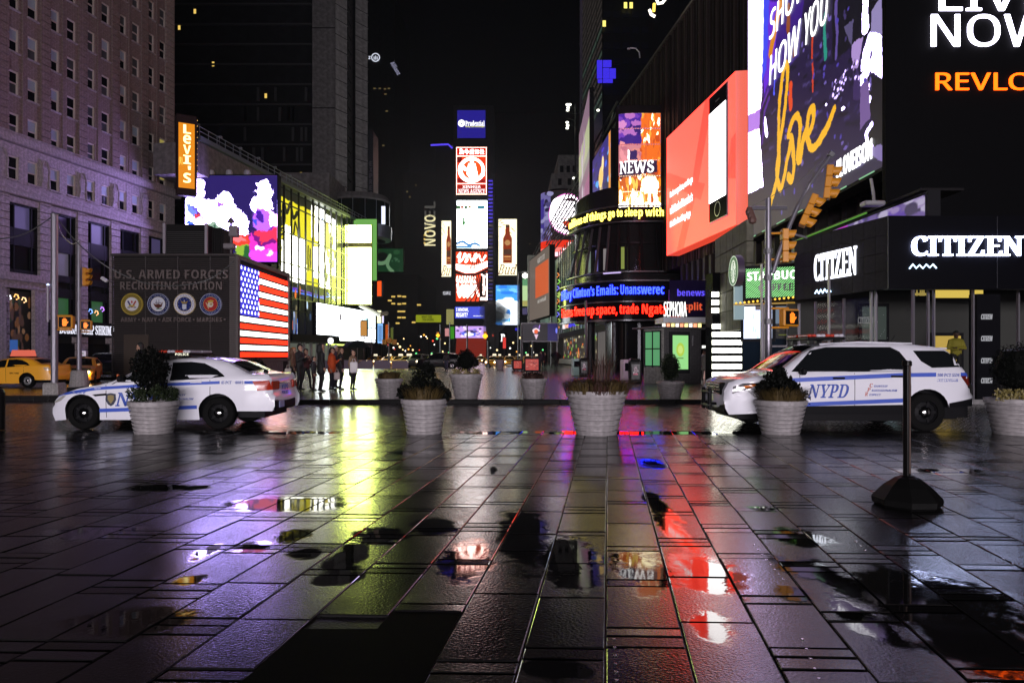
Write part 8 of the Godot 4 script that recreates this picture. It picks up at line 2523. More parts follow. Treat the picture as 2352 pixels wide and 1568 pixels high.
	for k in 3:
		side_text(o, sp, "initial", ["C", "P", "R"][k], "serif_bold", 2.78 - k * 0.045, 0.875 - k * 0.085, 2.84 - k * 0.045, 0.95 - k * 0.085, redi, 0.2)
		side_text(o, sp, "small_lettering", ["OURTESY", "ROFESSIONALISM", "ESPECT"][k], "bold", 2.87 - k * 0.045, 0.877 - k * 0.085, [3.14, 3.32, 3.0][k], 0.917 - k * 0.085, ink, 0.2)
	side_text(o, sp, "lettering", "100 PCT 5534", "serif_bold", 4.12, 1.085, 4.57, 1.15, ink, 0.1)
	side_text(o, sp, "lettering", "SUPERVISOR", "serif_bold", 4.12, 0.985, 4.55, 1.04, ink, 0.15)
	lamp_patch(o, sp, "sill_cladding", [[1.46, 0.50], [3.50, 0.53], [3.50, 0.34], [1.46, 0.34]], black, 0.012)
	lamp_patch(o, sp, "rear_cladding", [[4.36, 0.56], [4.93, 0.66], [4.93, 0.50], [4.36, 0.47]], black, 0.012)
	s = st()
	box2(s, 1.4, 0.2, -0.85, 3.6, 0.36, 0.85)
	box2(s, 4.3, 0.26, -0.8, 4.86, 0.5, 0.8)
	obj("lower_bumper", s, black, o)
	lamp_patch(o,sp,"headlight",[[0.10,0.74],[0.55,0.90],[0.66,0.97],[0.30,0.95],[0.12,0.88]],paint("headlight_dark",Color(0.05,0.05,0.055),0.08),0.008,true)
	lamp_patch(o,sp,"indicator",[[0.30,0.905],[0.58,0.945],[0.48,0.875],[0.34,0.855]],paint("amber_lens",Color(0.65,0.16,0.015),0.15),0.012,true)
	lamp_patch(o,sp,"window_surround",[[1.24,1.17],[1.70,1.605],[2.02,1.672],[3.30,1.672],[3.47,1.58],[3.62,1.34],[3.60,1.19]],mats["car_glass"],0.002)
	lamp_patch(o,sp,"tail_light",[[4.60,1.10],[4.81,1.10],[4.83,0.88],[4.74,0.92]],paint("tail_dark_red",Color(0.10,0.012,0.008),0.12),0.010,true)
	s = st()
	soft_box(s, Vector3(0.045, 0.82, 0), Vector3(0.14, 0.26, 1.0), 0.03)
	obj("grille", s, paint("grille_black", Color(0.015, 0.015, 0.016), 0.25, 0.4), o)
	s = st()
	for k in 4: soft_box(s, Vector3(-0.035, 0.72 + k * 0.065, 0), Vector3(0.02, 0.02, 0.94), 0.006)
	tag(obj("grille_bars", s, paint("grille_chrome", Color(0.22, 0.22, 0.23), 0.2, 1.0), o), "", "", "", "stuff")
	soft_block("front_valance", black, o, Vector3(0.10, 0.42, 0), Vector3(0.2, 0.22, 1.5), 0.05)
	for z in [0.22, -0.22]:
		soft_block("push_bumper", black, o, Vector3(-0.16, 0.60, z), Vector3(0.08, 0.46, 0.06), 0.02)
	s = st()
	for y in [0.46, 0.74]: tube(s, [Vector3(-0.16, y, 0.32), Vector3(-0.16, y, -0.32)], 0.035, 8)
	tube(s, [Vector3(0.1, 0.5, 0.2), Vector3(-0.16, 0.5, 0.22)], 0.03, 6)
	tube(s, [Vector3(0.1, 0.5, -0.2), Vector3(-0.16, 0.5, -0.22)], 0.03, 6)
	tag(obj("push_bumper_rails", s, black, o), "", "", "", "stuff")
	for z in [0.52, -0.52]:
		rod("roof_rail", white, o, [Vector3(2.0, 1.735, z), Vector3(2.8, 1.78, z), Vector3(3.9, 1.75, z)], 0.014, 6)
	rod("aerial", black, o, [Vector3(3.55, 1.74, 0.3), Vector3(3.68, 1.92, 0.3)], 0.006, 5)
	soft_block("rear_spoiler", white, o, Vector3(4.42, 1.65, 0), Vector3(0.26, 0.03, 1.3), 0.012)
	light_bar(o, sp)
func build_traffic() -> void:
	var yellow := paint("taxi_yellow", Color(0.88, 0.40, 0.015), 0.35)
	yellow.clearcoat_enabled = true
	var black := paint("black_coat", Color(0.012, 0.012, 0.014), 0.2)
	var ad := glow("taxi_ad_red", Color(0.85, 0.16, 0.10), 0.8)
	var s: SurfaceTool
	var head := glow("headlamp", Color(1, 0.82, 0.5), 9.0)
	var roof_sign := func(o: Node3D, sp: Dictionary, m: Material) -> void:
		var q := st()
		soft_box(q, Vector3(2.65, sp.roof + 0.05, 0), Vector3(1.2, 0.08, 0.4), 0.02)
		obj("sign_foot", q, mats["car_black"], o)
		q = st()
		extrude(q, PackedVector2Array([Vector2(2.1, sp.roof + 0.09), Vector2(3.2, sp.roof + 0.09), Vector2(3.12, sp.roof + 0.4), Vector2(2.2, sp.roof + 0.4)]), -0.16, 0.16)
		obj("roof_sign", q, m, o)
	# the taxi in the left margin
	var o := make_car("taxi", "yellow taxi sedan with a red lit roof sign, cut by the left frame edge", "taxi", SEDAN, yellow)
	o.position = Vector3(gx(-104, 33.2), -0.05, -33.2 - 0.93)
	roof_sign.call(o, SEDAN, ad)
	lamp_patch(o,SEDAN,"tail_light",[[4.25,0.98],[4.50,0.99],[4.56,0.84],[4.36,0.82]],paint("pale_tail",Color(0.55,0.40,0.25),0.2),0.008,true)
	side_text(o, SEDAN, "door_mark", "T", "bold", 2.0, 0.58, 2.14, 0.76, mats["ink"])
	side_text(o, SEDAN, "door_mark", "NYC TAXI", "bold", 2.65, 0.66, 3.1, 0.74, mats["ink"])
	# a taxi coming this way
	o = make_car("taxi", "yellow taxi facing the viewer with lit headlights, between the two left poles", "taxi", SEDAN, yellow)
	o.position = Vector3(gx(172, 38.2), -0.05, -38.2)
	o.rotation.y = 2.02
	roof_sign.call(o,SEDAN,glow("taxi_ad_mixed",Color(0.7,0.62,0.7),0.9,Pic.new(64,16,rgb(230,225,235)).rect(0.4,0,0.2,1,rgb(60,120,50)).rect(0.7,0.2,0.2,0.8,rgb(200,110,160)).rect(0.3,0.3,0.1,0.7,rgb(20,20,30)).tex()))
	for z in [0.62, -0.62]:
		s = st(true)
		lathe(s, [Vector2(0, -0.09), Vector2(0.09, 0), Vector2(0, 0.09)], 12, Vector3(0.06, 0.62, z))
		obj("headlight", s, head, o)
	soft_block("bumper_intake", mats["car_black"], o, Vector3(-0.02, 0.36, 0), Vector3(0.06, 0.16, 1.2), 0.02)
	soft_block("grille", mats["chrome"], o, Vector3(-0.02, 0.56, 0), Vector3(0.08, 0.1, 0.7), 0.02)
	block("licence_plate", paint("plate_pale", Color(0.6, 0.55, 0.45), 0.5), o, -0.06, 0.40, -0.16, -0.045, 0.50, 0.16)
	var lf: Node3D = o
	for z in [0.62, -0.62]:
		var l := OmniLight3D.new()
		l.name = "headlight_beam"
		lf.add_child(l, true)
		l.position = Vector3(-0.12, 0.62, z)
		l.light_color = Color(1, 0.85, 0.6)
		l.light_energy = 0.5
		l.light_size = 0.08
		l.omni_range = 60
		l.omni_attenuation = 2.0
		l.shadow_enabled = true
	o = make_car("parked_car", "black car beside the oncoming taxi, half behind the louvred office", "car", WAGON, black, false)
	o.position = Vector3(gx(232, 54.0), -0.05, -54.0)
	o.rotation.y = 2.0
	s = st(true)
	lathe(s, [Vector2(0, -0.08), Vector2(0.08, 0), Vector2(0, 0.08)], 10, Vector3(0.0, 0.85, -0.66))
	obj("headlight", s, head, o)
	# the dark van crossing far behind the plaza, and the cars round it
	o = make_car("dark_wagon", "black utility wagon crossing the far end of the plaza", "car", WAGON, black)
	o.position = Vector3(gx(960, 79), -0.05, -79)
	o.scale = Vector3(1.02, 1.05, 1.0)
	o = make_car("dark_sedan", "dark sedan half hidden behind the black clipped ball planter", "car", SEDAN, black, false)
	o.position = Vector3(gx(1012, 82), -0.05, -82)
	o = make_car("silver_wagon", "grey wagon with lit headlights left of the black utility wagon", "car", WAGON, paint("grey_coat", Color(0.10, 0.105, 0.11), 0.25), false)
	o.position = Vector3(gx(946, 88), -0.05, -88)
	o.rotation.y = PI / 2 - 0.25
	for z in [0.7, -0.7]:
		s = st(true)
		lathe(s, [Vector2(0, -0.14), Vector2(0.14, 0), Vector2(0, 0.14)], 10, Vector3(-0.02, 0.82, z))
		obj("headlight", s, head, o)
	# queues of taxis and cars further up the street, most with lit headlights
	var proto := make_car("street_taxi", "yellow taxi with lit headlights queuing left of the grey wagon", "taxi", SEDAN, yellow, false)
	for z in [0.62, -0.62]:
		s = st(true)
		lathe(s, [Vector2(0, -0.13), Vector2(0.13, 0), Vector2(0, 0.13)], 8, Vector3(0.02, 0.64, z))
		obj("headlight", s, head, proto)
	roof_sign.call(proto, SEDAN, glow("far_taxi_sign", Color(1, 0.85, 0.6), 1.2))
	proto.position = Vector3(gx(920, 92), -0.05, -92)
	proto.rotation.y = PI / 2 - 0.3
	proto.set_meta("group", "taxis queuing up the street")
	var spots := [[905,99,-0.2,"yellow taxi with lit headlights just beyond the barricade's right end"],[880,108,-0.2,"yellow taxi beyond the barricade, left of the pole with signal boxes"],[850,116,-0.15,"yellow taxi beyond the middle of the barricade under the umbrella's edge"],[985,118,-0.1,"yellow taxi behind the black utility wagon's rear half"],[1012,132,-0.1,"small yellow taxi under the thin pole with an amber lamp"],
		[1126,96,-0.2,"yellow taxi with lit headlights just right of the black clipped ball"],[1142,122,-0.15,"yellow taxi below the steam plume"],[1170,104,0.0,"yellow taxi beyond the tiny far planters"],[1196,128,0.1,"yellow taxi left of the post under the low black screen"],[1216,112,0.1,"yellow taxi below the low black screen's left end"],[1238,134,0.15,"yellow taxi below the low black screen's middle"],[1100,140,-0.1,"small yellow taxi in front of the red stand of steps"]]
	for q in spots:
		var c := copy_of(proto, Vector3(gx(q[0], q[1]), -0.05, -q[1]), PI / 2 + q[2], q[3])
		c.set_meta("group", "taxis queuing up the street")
# ---------------------------------------------------------------- small things on the plaza
func build_plaza_things() -> void:
	var s: SurfaceTool
	var g := RandomNumberGenerator.new()
	g.seed = 9
	var pp := Pic.new(48,64,rgb(20,16,20)).oval(0.5,0.4,0.22,0.26,rgb(150,120,130)).rect(0.2,0.62,0.6,0.12,rgb(200,50,90)).specks(g,8,0.2,0.1,0.8,0.6,0.08,0.08,[rgb(90,70,80),rgb(190,180,190)])
	var poster := paint("bin_poster", Color(1, 1, 1), 0.3)
	poster.albedo_texture = pp.tex()
	for q in [[1335,46.3,"black litter bin with a poster, left of the tall plume planter","pale green newspaper box beside the far black bin",Color(0.30,0.42,0.38)],[1452,34.2,"black litter bin with a pink-lettered poster, left of the kiosk","white and pink newspaper box beside the near black bin",Color(0.5,0.36,0.45)]]:
		var d: float = q[1]
		var o := thing("litter_bin", q[2], "bin", Vector3(gx(q[0] + 6, d), 0.13, -d))
		soft_block("body", paint("bin_black", Color(0.012, 0.011, 0.012), 0.35), o, Vector3(0, 0.56, 0), Vector3(0.62, 1.12, 0.62), 0.05)
		soft_block("lid", mats["bin_black"], o, Vector3(0, 1.17, 0), Vector3(0.52, 0.12, 0.5), 0.05)
		s = st()
		quad(s, Vector3(-0.2, 0.2, 0.314), Vector3(0.2, 0.2, 0.314), Vector3(0.2, 0.95, 0.314), Vector3(-0.2, 0.95, 0.314))
		obj("poster", s, poster, o)
		o = thing("newspaper_box", q[3], "newspaper box", Vector3(gx(q[0] - 13, d + 0.3), 0.13, -d - 0.3), 0.25)
		soft_block("body", paint("newsbox_%d" % q[0], q[4], 0.4), o, Vector3(0, 0.6, 0), Vector3(0.5, 1.15, 0.45), 0.03)
		block("window", mats["dark_pane"], o, -0.18, 0.6, 0.22, 0.18, 1.0, 0.232)
	for q in [[1222, 53.0, 0.62, 1.1, "red poster board in a dark frame behind the low dark red planter"], [1189, 60.0, 0.42, 0.9, "small pink-red poster board on wheels, left of the red one"]]:
		var o := thing("poster_board", q[4], "sign", Vector3(gx(q[0], q[1]), 0.13, -q[1]))
		panel(o,"poster",-q[2] * 0.8,0.25,q[2] * 0.8,q[3],0.03,glow("poster_%d" % q[0],Color(1,1,1),0.6,Pic.new(32,32,rgb(214,60,40)).specks(g,30,0.1,0.1,0.9,0.9,0.1,0.04,[rgb(120,20,14),rgb(240,130,110)]).tex()),0.08)
		for e in [-1, 1]:
			block("foot", mats["casing"], o, e * q[2] * 0.7 - 0.03, 0, -0.2, e * q[2] * 0.7 + 0.03, 0.2, 0.2)
	var proto: Node3D = null
	for k in 5:
		var label: String = ["first", "second", "third", "fourth", "fifth"][k] + " grey crowd barrier from the left in the row behind the umbrella"
		var at_ := Vector3(-18.6 + k * 1.75, -0.05, -69.0 - k * 0.4)
		if k == 0:
			proto = thing("crowd_barrier", label, "barrier", at_, 0.0, "crowd barriers")
			rod("frame",paint("barrier_steel",Color(0.30,0.28,0.32),0.4,0.5),proto,[Vector3(-0.83,0.1,0),Vector3(-0.83,1.05,0),Vector3(-0.75,1.1,0),Vector3(0.75,1.1,0),Vector3(0.83,1.05,0),Vector3(0.83,0.1,0)],0.022,6)
			block("cover", paint("barrier_cover", Color(0.16, 0.14, 0.18), 0.7), proto, -0.8, 0.2, -0.01, 0.8, 1.05, 0.01)
			for x in [-0.7, 0.7]:
				rod("foot", mats["barrier_steel"], proto, [Vector3(x, 0.02, -0.3), Vector3(x, 0.1, 0), Vector3(x, 0.02, 0.3)], 0.02, 6)
		else: copy_of(proto, at_, 0.0, label)
	var o := thing("traffic_cone", "orange and white traffic cone at the left foot of the louvred office", "traffic cone", Vector3(gx(270, 24.6), 0.13, -24.6))
	s = st()
	lathe(s, [Vector2(0.13, 0.02), Vector2(0.075, 0.33), Vector2(0.06, 0.40), Vector2(0.035, 0.7), Vector2(0, 0.7)], 14)
	obj("cone", s, paint("cone_orange", Color(0.6, 0.14, 0.03), 0.5), o)
	s = st()
	lathe(s, [Vector2(0.089, 0.30), Vector2(0.058, 0.47)], 14)
	obj("white_band", s, paint("cone_white", Color(0.6, 0.58, 0.56), 0.5), o)
	soft_block("foot", mats["bin_black"], o, Vector3(0, 0.015, 0), Vector3(0.34, 0.03, 0.34), 0.01)
	o = thing("round_sign", "small white round lit sign on a thin post before the dark canopy", "sign", Vector3(gx(759, 60), 0.0, -60))
	rod("post", mats["street_pole"], o, [Vector3.ZERO, Vector3(0, 2.6, 0)], 0.05, 6)
	s = st()
	lathe(s, [Vector2(0, -0.3), Vector2(0.22, -0.2), Vector2(0.26, 0), Vector2(0.22, 0.2), Vector2(0, 0.3)], 14, Vector3(0, 2.8, 0))
	obj("globe", s, glow("round_globe", Color(0.95, 0.95, 1), 1.6), o)
# ---------------------------------------------------------------- people: tapered limbs joined into one skin on a grid (surface nets)
func net(bones: Array, cell: float, soft: float) -> Array:
	var lo := Vector3.INF
	var hi := -Vector3.INF
	for b in bones:
		for k in 2:
			lo = lo.min(b[k] - Vector3.ONE * (b[2 + k] + cell * 2))
			hi = hi.max(b[k] + Vector3.ONE * (b[2 + k] + cell * 2))
	var n := Vector3i(((hi - lo) / cell).ceil()) + Vector3i.ONE
	var f := PackedFloat32Array()
	f.resize(n.x * n.y * n.z)
	f.fill(1.0)
	var near := f.duplicate()
	var own := PackedByteArray()
	own.resize(f.size())
	for bi in bones.size():
		var b: Array = bones[bi]
		var a: Vector3 = b[0]
		var ab: Vector3 = b[1] - a
		var l2 := maxf(ab.length_squared(), 1e-8)
		var pad := Vector3.ONE * (maxf(b[2], b[3]) + soft + cell)
		var i0 := Vector3i(((a.min(b[1]) - pad - lo) / cell).floor()).clamp(Vector3i.ZERO, n - Vector3i.ONE)
		var i1 := Vector3i(((a.max(b[1]) + pad - lo) / cell).ceil()).clamp(Vector3i.ZERO, n - Vector3i.ONE)
		for z in range(i0.z, i1.z + 1):
			for y in range(i0.y, i1.y + 1):
				var row := (z * n.y + y) * n.x
				for x in range(i0.x, i1.x + 1):
					var p := lo + Vector3(x, y, z) * cell - a
					var t := clampf(p.dot(ab) / l2, 0, 1)
					var d: float = (p - ab * t).length() - lerpf(b[2], b[3], t)
					var o := f[row + x]
					if d < near[row + x]:
						near[row + x] = d
						own[row + x] = bi
					var h := clampf(0.5 + 0.5 * (o - d) / soft, 0, 1)
					f[row + x] = lerpf(o, d, h) - soft * h * (1 - h)
	var vs := PackedVector3Array()
	var cs := PackedColorArray()
	var id := {}
	var ix := PackedInt32Array()
	var sx := 1
	var sy := n.x
	var sz := n.x * n.y
	for z in n.z - 1:
		for y in n.y - 1:
			for x in n.x - 1:
				var o := (z * n.y + y) * n.x + x
				var inside := 0
				for e in 8: inside += int(f[o + (e & 1) * sx + (e >> 1 & 1) * sy + (e >> 2) * sz] < 0)
				if inside == 0 or inside == 8: continue
				var sum := Vector3.ZERO
				var c := 0
				for e in 8:
					for ax in 3:
						if e >> ax & 1: continue
						var va := f[o + (e & 1) * sx + (e >> 1 & 1) * sy + (e >> 2) * sz]
						var e2 := e | 1 << ax
						var vb := f[o + (e2 & 1) * sx + (e2 >> 1 & 1) * sy + (e2 >> 2) * sz]
						if (va < 0) != (vb < 0):
							var p := Vector3(e & 1, e >> 1 & 1, e >> 2)
							p[ax] += va / (va - vb)
							sum += p
							c += 1
				id[o] = vs.size()
				vs.append(lo + (Vector3(x, y, z) + sum / c) * cell)
				cs.append(bones[own[o]][4])
				for ax in 3:
					var s1: int = [sy, sz, sx][ax]
					var s2: int = [sz, sx, sy][ax]
					var st_: int = [sx, sy, sz][ax]
					if (f[o] < 0) != (f[o + st_] < 0) and id.has(o - s1) and id.has(o - s2) and id.has(o - s1 - s2):
						var q := [id[o], id[o - s1], id[o - s1 - s2], id[o - s2]]
						if f[o] < 0: q.reverse()
						for k in [0, 1, 2, 0, 2, 3]: ix.append(q[k])
	return [vs, ix, cs]
var head_net := []
var hand_net := []
const HAIR := Color(1, 0, 1)
const SKIN := Color(0, 1, 1)
func person(label: String, x: float, d: float, y0: float, tall: float, turn: float, c: Dictionary) -> Node3D:
	if head_net.is_empty():
		var h := [[Vector3(0,0.02,-0.01),Vector3(0,0.05,0.0),0.082,0.09,SKIN],[Vector3(0,-0.05,0.03),Vector3(0,-0.085,0.055),0.058,0.03,SKIN],[Vector3(0,0.0,0.085),Vector3(0,-0.028,0.108),0.012,0.017,SKIN],[Vector3(-0.03,0.03,0.078),Vector3(0.03,0.03,0.078),0.016,0.016,SKIN],
			[Vector3(-0.022,-0.06,0.082),Vector3(0.022,-0.06,0.082),0.010,0.010,Color(0.25,0.08,0.07)],[Vector3(-0.034,0.008,0.078),Vector3(-0.03,0.008,0.08),0.011,0.011,Color(0.02,0.02,0.02)],[Vector3(0.034,0.008,0.078),Vector3(0.03,0.008,0.08),0.011,0.011,Color(0.02,0.02,0.02)],[Vector3(-0.09,0.02,-0.005),Vector3(-0.088,-0.02,0.0),0.018,0.012,SKIN],[Vector3(0.09,0.02,-0.005),Vector3(0.088,-0.02,0.0),0.018,0.012,SKIN],
			[Vector3(0,0.07,-0.03),Vector3(0,0.085,0.03),0.092,0.07,HAIR],[Vector3(0,0.03,-0.05),Vector3(0,-0.04,-0.06),0.082,0.06,HAIR],[Vector3(0,-0.16,-0.02),Vector3(0,-0.06,-0.005),0.055,0.055,SKIN]]
		head_net = net(h, 0.012, 0.018)
		var hd := [[Vector3(-0.02,0,0),Vector3(-0.022,-0.07,0.005),0.018,0.014,SKIN],[Vector3(0.02,0,0),Vector3(0.022,-0.065,0.005),0.018,0.014,SKIN],[Vector3(0,0.03,0),Vector3(0,-0.05,0),0.022,0.02,SKIN]]
		for k in 5:
			var a: Vector3 = [Vector3(-0.03, -0.075, 0.005), Vector3(-0.01, -0.08, 0.005), Vector3(0.011, -0.078, 0.005), Vector3(0.03, -0.07, 0.005), Vector3(-0.03, -0.01, 0.01)][k]
			var l: float = [0.036, 0.042, 0.039, 0.03, 0.034][k]
			var b := a + (Vector3(0, -l, 0.008) if k < 4 else Vector3(-0.025, -0.02, 0.015))
			var e := b + (Vector3(0, -l * 0.5, 0.022) if k < 4 else Vector3(-0.004, -0.03, 0.012))
			hd.append([a, b, 0.0095, 0.0085, SKIN])
			hd.append([b, e, 0.0085, 0.007, SKIN])
		hand_net = net(hd, 0.006, 0.005)
	var k := tall / 1.75
	var coat: Color = c.coat
	var legs: Color = c.legs
	var shoe: Color = Color(0.015, 0.014, 0.014)
	var st_: float = c.get("stride", 0.0)
	var B := []
	for sg in [-1.0, 1.0]:
		var hip := Vector3(sg * 0.09, 0.92, 0)
		var knee := Vector3(sg * 0.10, 0.50, 0.03 + st_ * 0.16 * sg)
		var foot := Vector3(sg * 0.11, 0.09, -0.03 + st_ * 0.30 * sg)
		B.append([hip, knee, 0.095, 0.062, legs])
		B.append([knee, foot, 0.062, 0.045, legs])
		B.append([foot + Vector3(0, -0.035, -0.02), foot + Vector3(sg * 0.02, -0.055, 0.15), 0.045, 0.034, shoe])
		var sh := Vector3(sg * 0.185, 1.42, -0.01)
		var el: Vector3 = Vector3(sg * 0.25, 1.14, -0.03)
		var wr: Vector3 = Vector3(sg * 0.245, 0.90, 0.05)
		var pose: String = c.get("pose", "")
		if pose == "phone" or (pose == "right" and sg > 0):
			el = Vector3(sg * 0.24, 1.15, 0.05)
			wr = Vector3(sg * 0.12, 1.27, 0.27)
		if pose == "fold":
			el = Vector3(sg * 0.27, 1.16, 0.05)
			wr = Vector3(-sg * 0.02, 1.14 + sg * 0.03, 0.20)
		B.append([sh, el, 0.066, 0.05, coat])
		B.append([el, wr, 0.052, 0.038, coat])
		B.append([Vector3(sg * 0.08, 1.36, 0), Vector3(sg * 0.07, 0.98, 0), 0.115, 0.105, coat])
		if c.get("long", 0.0) > 0: B.append([Vector3(sg * 0.07, 1.0, 0), Vector3(sg * 0.09, c.long, 0), 0.12, 0.135, c.get("skirt", coat)])
		c["wrist%d" % int(sg)] = [el, wr]
	B.append([Vector3(0, 1.38, -0.01), Vector3(0, 1.0, 0.02), 0.13, 0.125, coat])
	B.append([Vector3(-0.1, 1.45, -0.015), Vector3(0.1, 1.45, -0.015), 0.065, 0.065, coat])
	B.append([Vector3(0, 1.46, -0.02), Vector3(0, 1.54, 0.0), 0.075 if c.has("scarf") else 0.06, 0.062, c.get("scarf", coat)])
	if c.get("hood", false): B.append([Vector3(0, 1.50, -0.07), Vector3(0, 1.66, -0.045), 0.10, 0.115, coat])
	if c.get("mane", false): B.append([Vector3(0, 1.62, -0.05), Vector3(0, 1.40, -0.10), 0.085, 0.06, c.hair])
	if c.get("hat", false): B.append([Vector3(0, 1.72, -0.01), Vector3(0, 1.745, 0.0), 0.10, 0.09, c.hatc])
	var o := thing("person", label, "person", Vector3(x, y0, -d), turn)
	var all := net(B, 0.026, 0.035)
	var vs: PackedVector3Array = all[0]
	var ix: PackedInt32Array = all[1]
	var cs: PackedColorArray = all[2]
	var skin: Color = c.get("skin", Color(0.35, 0.20, 0.14))
	var parts := [[head_net, Transform3D(Basis(Vector3.RIGHT, c.get("nod", 0.0)), Vector3(0, 1.635, 0.02))]]
	for sg in [-1, 1]:
		var w: Array = c["wrist%d" % sg]
		var dir: Vector3 = (w[1] - w[0]).normalized()
		var bx := side_axes(dir)
		parts.append([hand_net, Transform3D(Basis(bx[0] * (1.0 if sg < 0 else -1.0), -dir, (bx[0] * (1.0 if sg < 0 else -1.0)).cross(-dir)), w[1] + dir * 0.03)])
	for p in parts:
		var base := vs.size()
		for v in p[0][0]: vs.append(p[1] * v)
		for i in p[0][1]: ix.append(base + i)
		for q in p[0][2]: cs.append(c.hair if q == HAIR else skin if q == SKIN else q)
	var s := st(true)
	for i in ix:
		s.set_color(cs[i])
		s.set_smooth_group(0)
		s.add_vertex(vs[i] * k)
	var m := paint("cloth_and_skin", Color(1, 1, 1), 0.75)
	m.vertex_color_use_as_albedo = true
	obj("figure", s, m, o)
	return o
func umbrella(label: String, where: Vector3, r: float, tilt: float, way: float) -> void:
	var o := thing("umbrella", label, "umbrella", where)
	o.basis = Basis(Vector3.UP, way) * Basis(Vector3.RIGHT, tilt)
	var m := paint("umbrella_cloth", Color(0.010, 0.014, 0.013), 0.5)
	for k in 8:
		var s := st()
		for j in 4:
			var q := []
			for e in [[0, j + 1], [1, j + 1], [1, j], [0, j]]:
				var a: float = TAU * (k + e[0]) / 8.0
				var t: float = e[1] / 4.0
				q.append(Vector3(cos(a) * r * t, r * 0.42 * (1 - t * t) + 0.72, sin(a) * r * t))
			quad(s, q[1], q[0], q[3], q[2])
		obj("panel", s, m, o)
		s = st()
		var a: float = TAU * k / 8.0
		tube(s, [Vector3(0, r * 0.42 + 0.71, 0), Vector3(cos(a) * r * 0.5, r * 0.315 + 0.71, sin(a) * r * 0.5), Vector3(cos(a) * r, 0.715, sin(a) * r)], 0.006, 4)
		obj("rib", s, paint("rib_steel", Color(0.2, 0.2, 0.2), 0.3, 0.8), o)
	var s := st()
	tube(s, [Vector3(0, -0.12, 0), Vector3(0, r * 0.42 + 0.78, 0)], 0.011, 6)
	obj("shaft", s, mats["rib_steel"], o)
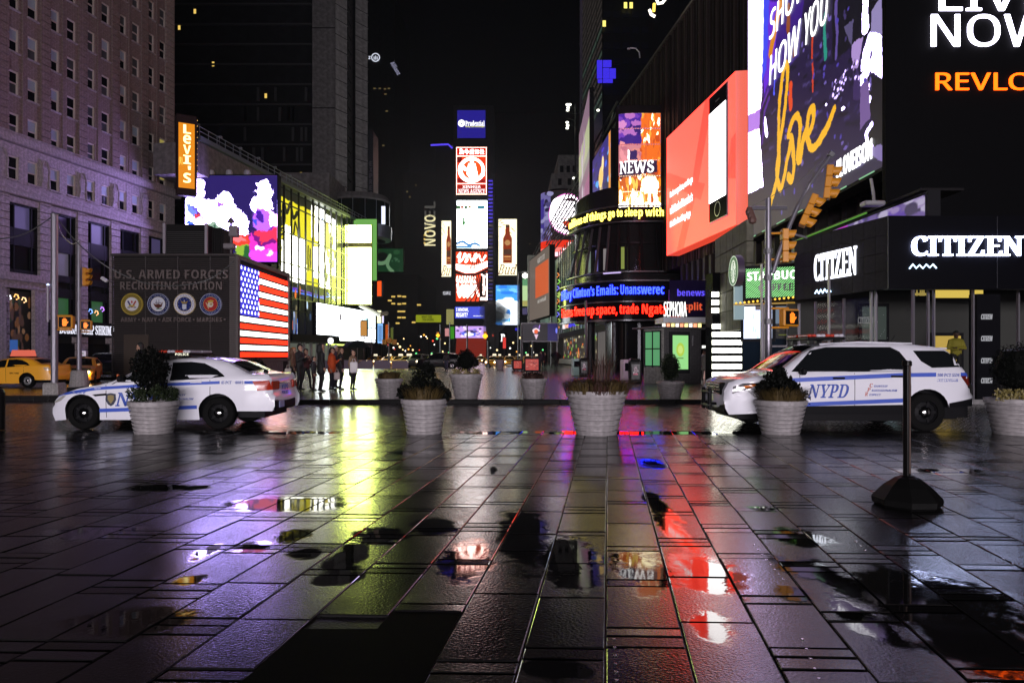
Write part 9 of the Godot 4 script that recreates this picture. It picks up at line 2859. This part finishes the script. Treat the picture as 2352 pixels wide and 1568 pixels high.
func build_people() -> void:
	var blk := Color(0.008, 0.008, 0.010)
	var nav := Color(0.012, 0.014, 0.024)
	var y := 0.13
	var P := PI / 2
	var dk := Color(0.012, 0.009, 0.008)
	person("man in dark clothes and cap facing right, nearest the flag", gx(688, 27.1), 27.1, y, 1.78, P - 0.3, {"coat": blk, "legs": blk, "hair": blk, "hat": true, "hatc": blk, "pose": "phone"})
	person("person in a tan hood half behind the man with the cap", gx(673, 28.2), 28.2, y, 1.68, P + 0.2, {"coat": Color(0.10, 0.05, 0.025), "legs": blk, "hair": Color(0.35, 0.12, 0.03), "hood": true})
	person("person in dark red and black just right of the man with the cap", gx(702, 28.0), 28.0, y, 1.62, P - 0.5, {"coat": Color(0.06, 0.015, 0.015), "legs": blk, "hair": dk, "stride": 0.7, "pose": "phone"})
	person("child in a black and white jacket and dark red trousers",gx(720,26.8),26.8,y,1.32,P + 0.1,{"coat": Color(0.03,0.03,0.035),"legs": Color(0.035,0.008,0.008),"hair": dk,"scarf": Color(0.5,0.48,0.5)})
	person("tall person in a long black hooded coat, in the middle of the group", gx(737, 25.9), 25.9, y, 1.80, P + 0.5, {"coat": blk, "legs": blk, "hair": dk, "hood": true, "long": 0.75})
	person("woman in a bright orange jacket with long dark hair", gx(762, 27.0), 27.0, y, 1.66, P - 0.2, {"coat": Color(0.62, 0.085, 0.018), "legs": nav, "hair": blk, "mane": true, "long": 0.84, "pose": "right"})
	person("woman in a long black coat with brown hair, right of the orange jacket", gx(782, 27.3), 27.3, y, 1.66, P + 0.3, {"coat": blk, "legs": nav, "hair": Color(0.09, 0.05, 0.025), "mane": true, "long": 0.66})
	person("person in a pale knitted hat behind the orange jacket",gx(771,29.0),29.0,y,1.76,P,{"coat": Color(0.03,0.03,0.04),"legs": blk,"hair": dk,"hat": true,"hatc": Color(0.4,0.36,0.4)})
	var wx := gx(810, 27.2)
	person("woman in a tan coat and pink scarf under the black umbrella",wx,27.2,y,1.58,P - 0.3,{"coat": Color(0.20,0.13,0.075),"legs": blk,"hair": dk,"scarf": Color(0.30,0.08,0.09),"long": 0.72,"skirt": blk,"pose": "right"})
	umbrella("large dark umbrella held over the woman in the tan coat", Vector3(wx + 0.22, y + 1.0, -27.05), 0.62, 0.08, 0.3)
	var bag := func(label: String, where: Vector3, w: float, h: float, c: Color) -> void:
		var o := thing("carrier_bag", label, "bag", where)
		var s := st()
		soft_box(s, Vector3(0, -h * 0.5, 0), Vector3(w, h, 0.09), 0.03)
		obj("bag", s, paint("bag_%d" % int(c.r * 1000), c, 0.5), o)
		for e in [-0.03, 0.03]:
			rod("handle",paint("bag_%d" % int(c.r * 1000),c),o,[Vector3(-w * 0.25,-0.02,e),Vector3(-w * 0.12,0.13,e),Vector3(w * 0.12,0.13,e),Vector3(w * 0.25,-0.02,e)],0.007,5)
	bag.call("white tote bag with faint print, hanging before the tan coat", Vector3(wx + 0.12, y + 1.12, -26.85), 0.30, 0.42, Color(0.62, 0.58, 0.60))
	bag.call("pale carrier bag at the left edge of the group", Vector3(gx(663, 27.6), y + 0.86, -27.5), 0.26, 0.36, Color(0.45, 0.40, 0.36))
	bag.call("pale pink carrier bag low between the orange jacket and the black coat", Vector3(gx(775, 26.9), y + 0.72, -26.8), 0.24, 0.30, Color(0.42, 0.34, 0.33))
	person("officer in a dark cap beside the louvred office, behind the round-headed shrub", gx(322, 22.4), 22.4, y, 1.74, -P, {"coat": nav, "legs": blk, "hair": dk, "hat": true, "hatc": blk})
	person("lone walker in dark top and jeans on the far plaza", gx(1025, 61), 61, y, 1.72, PI, {"coat": blk, "legs": Color(0.03, 0.035, 0.06), "hair": dk, "stride": 0.8})
	person("man in an open dark coat and white shirt near the low black screen", gx(1243, 64), 64, y, 1.78, 0.2, {"coat": Color(0.012, 0.011, 0.012), "legs": blk, "hair": dk, "scarf": Color(0.5, 0.48, 0.5)})
	person("stout person in black close behind the man in the open coat", gx(1252, 66), 66, y, 1.66, 0.6, {"coat": blk, "legs": blk, "hair": dk, "long": 0.8})
	person("person all in black carrying a dark umbrella before the toy shop", gx(1277, 62), 62, y, 1.70, PI - 0.3, {"coat": blk, "legs": blk, "hair": dk, "pose": "right", "stride": 0.4})
	umbrella("dark umbrella tipped over its carrier before the toy shop window", Vector3(gx(1274, 61.6), y + 0.85, -61.6), 0.52, 0.75, 0.2)
	person("dark figure walking left under the news building, left of two", gx(1397, 70), 70, y, 1.74, -P, {"coat": Color(0.03, 0.012, 0.012), "legs": blk, "hair": dk, "stride": 0.7})
	person("dark figure under the news building, right of two", gx(1416, 68), 68, y, 1.76, -P + 0.4, {"coat": blk, "legs": blk, "hair": dk, "stride": -0.6})
	person("person in a pale coat in the lit shop door by the striped column", gx(1618, 38), 38, y, 1.64, 0.3, {"coat": Color(0.5, 0.5, 0.42), "legs": Color(0.3, 0.3, 0.26), "hair": dk, "long": 0.7})
	person("shop assistant in a yellow top with folded arms behind the corner shop glass",gx(2197,24.6),24.6,0.62,1.74,-0.3,{"coat": Color(0.30,0.27,0.02),"legs": blk,"hair": blk,"pose": "fold","skin": Color(0.10,0.05,0.03)})
	var fl := st()
	box2(fl, gx(1905, 23), 0.1, -26.2, 19, 0.62, -21.4)
	structure("shop_floor", fl, paint("shop_floor", Color(0.03, 0.028, 0.026), 0.3))
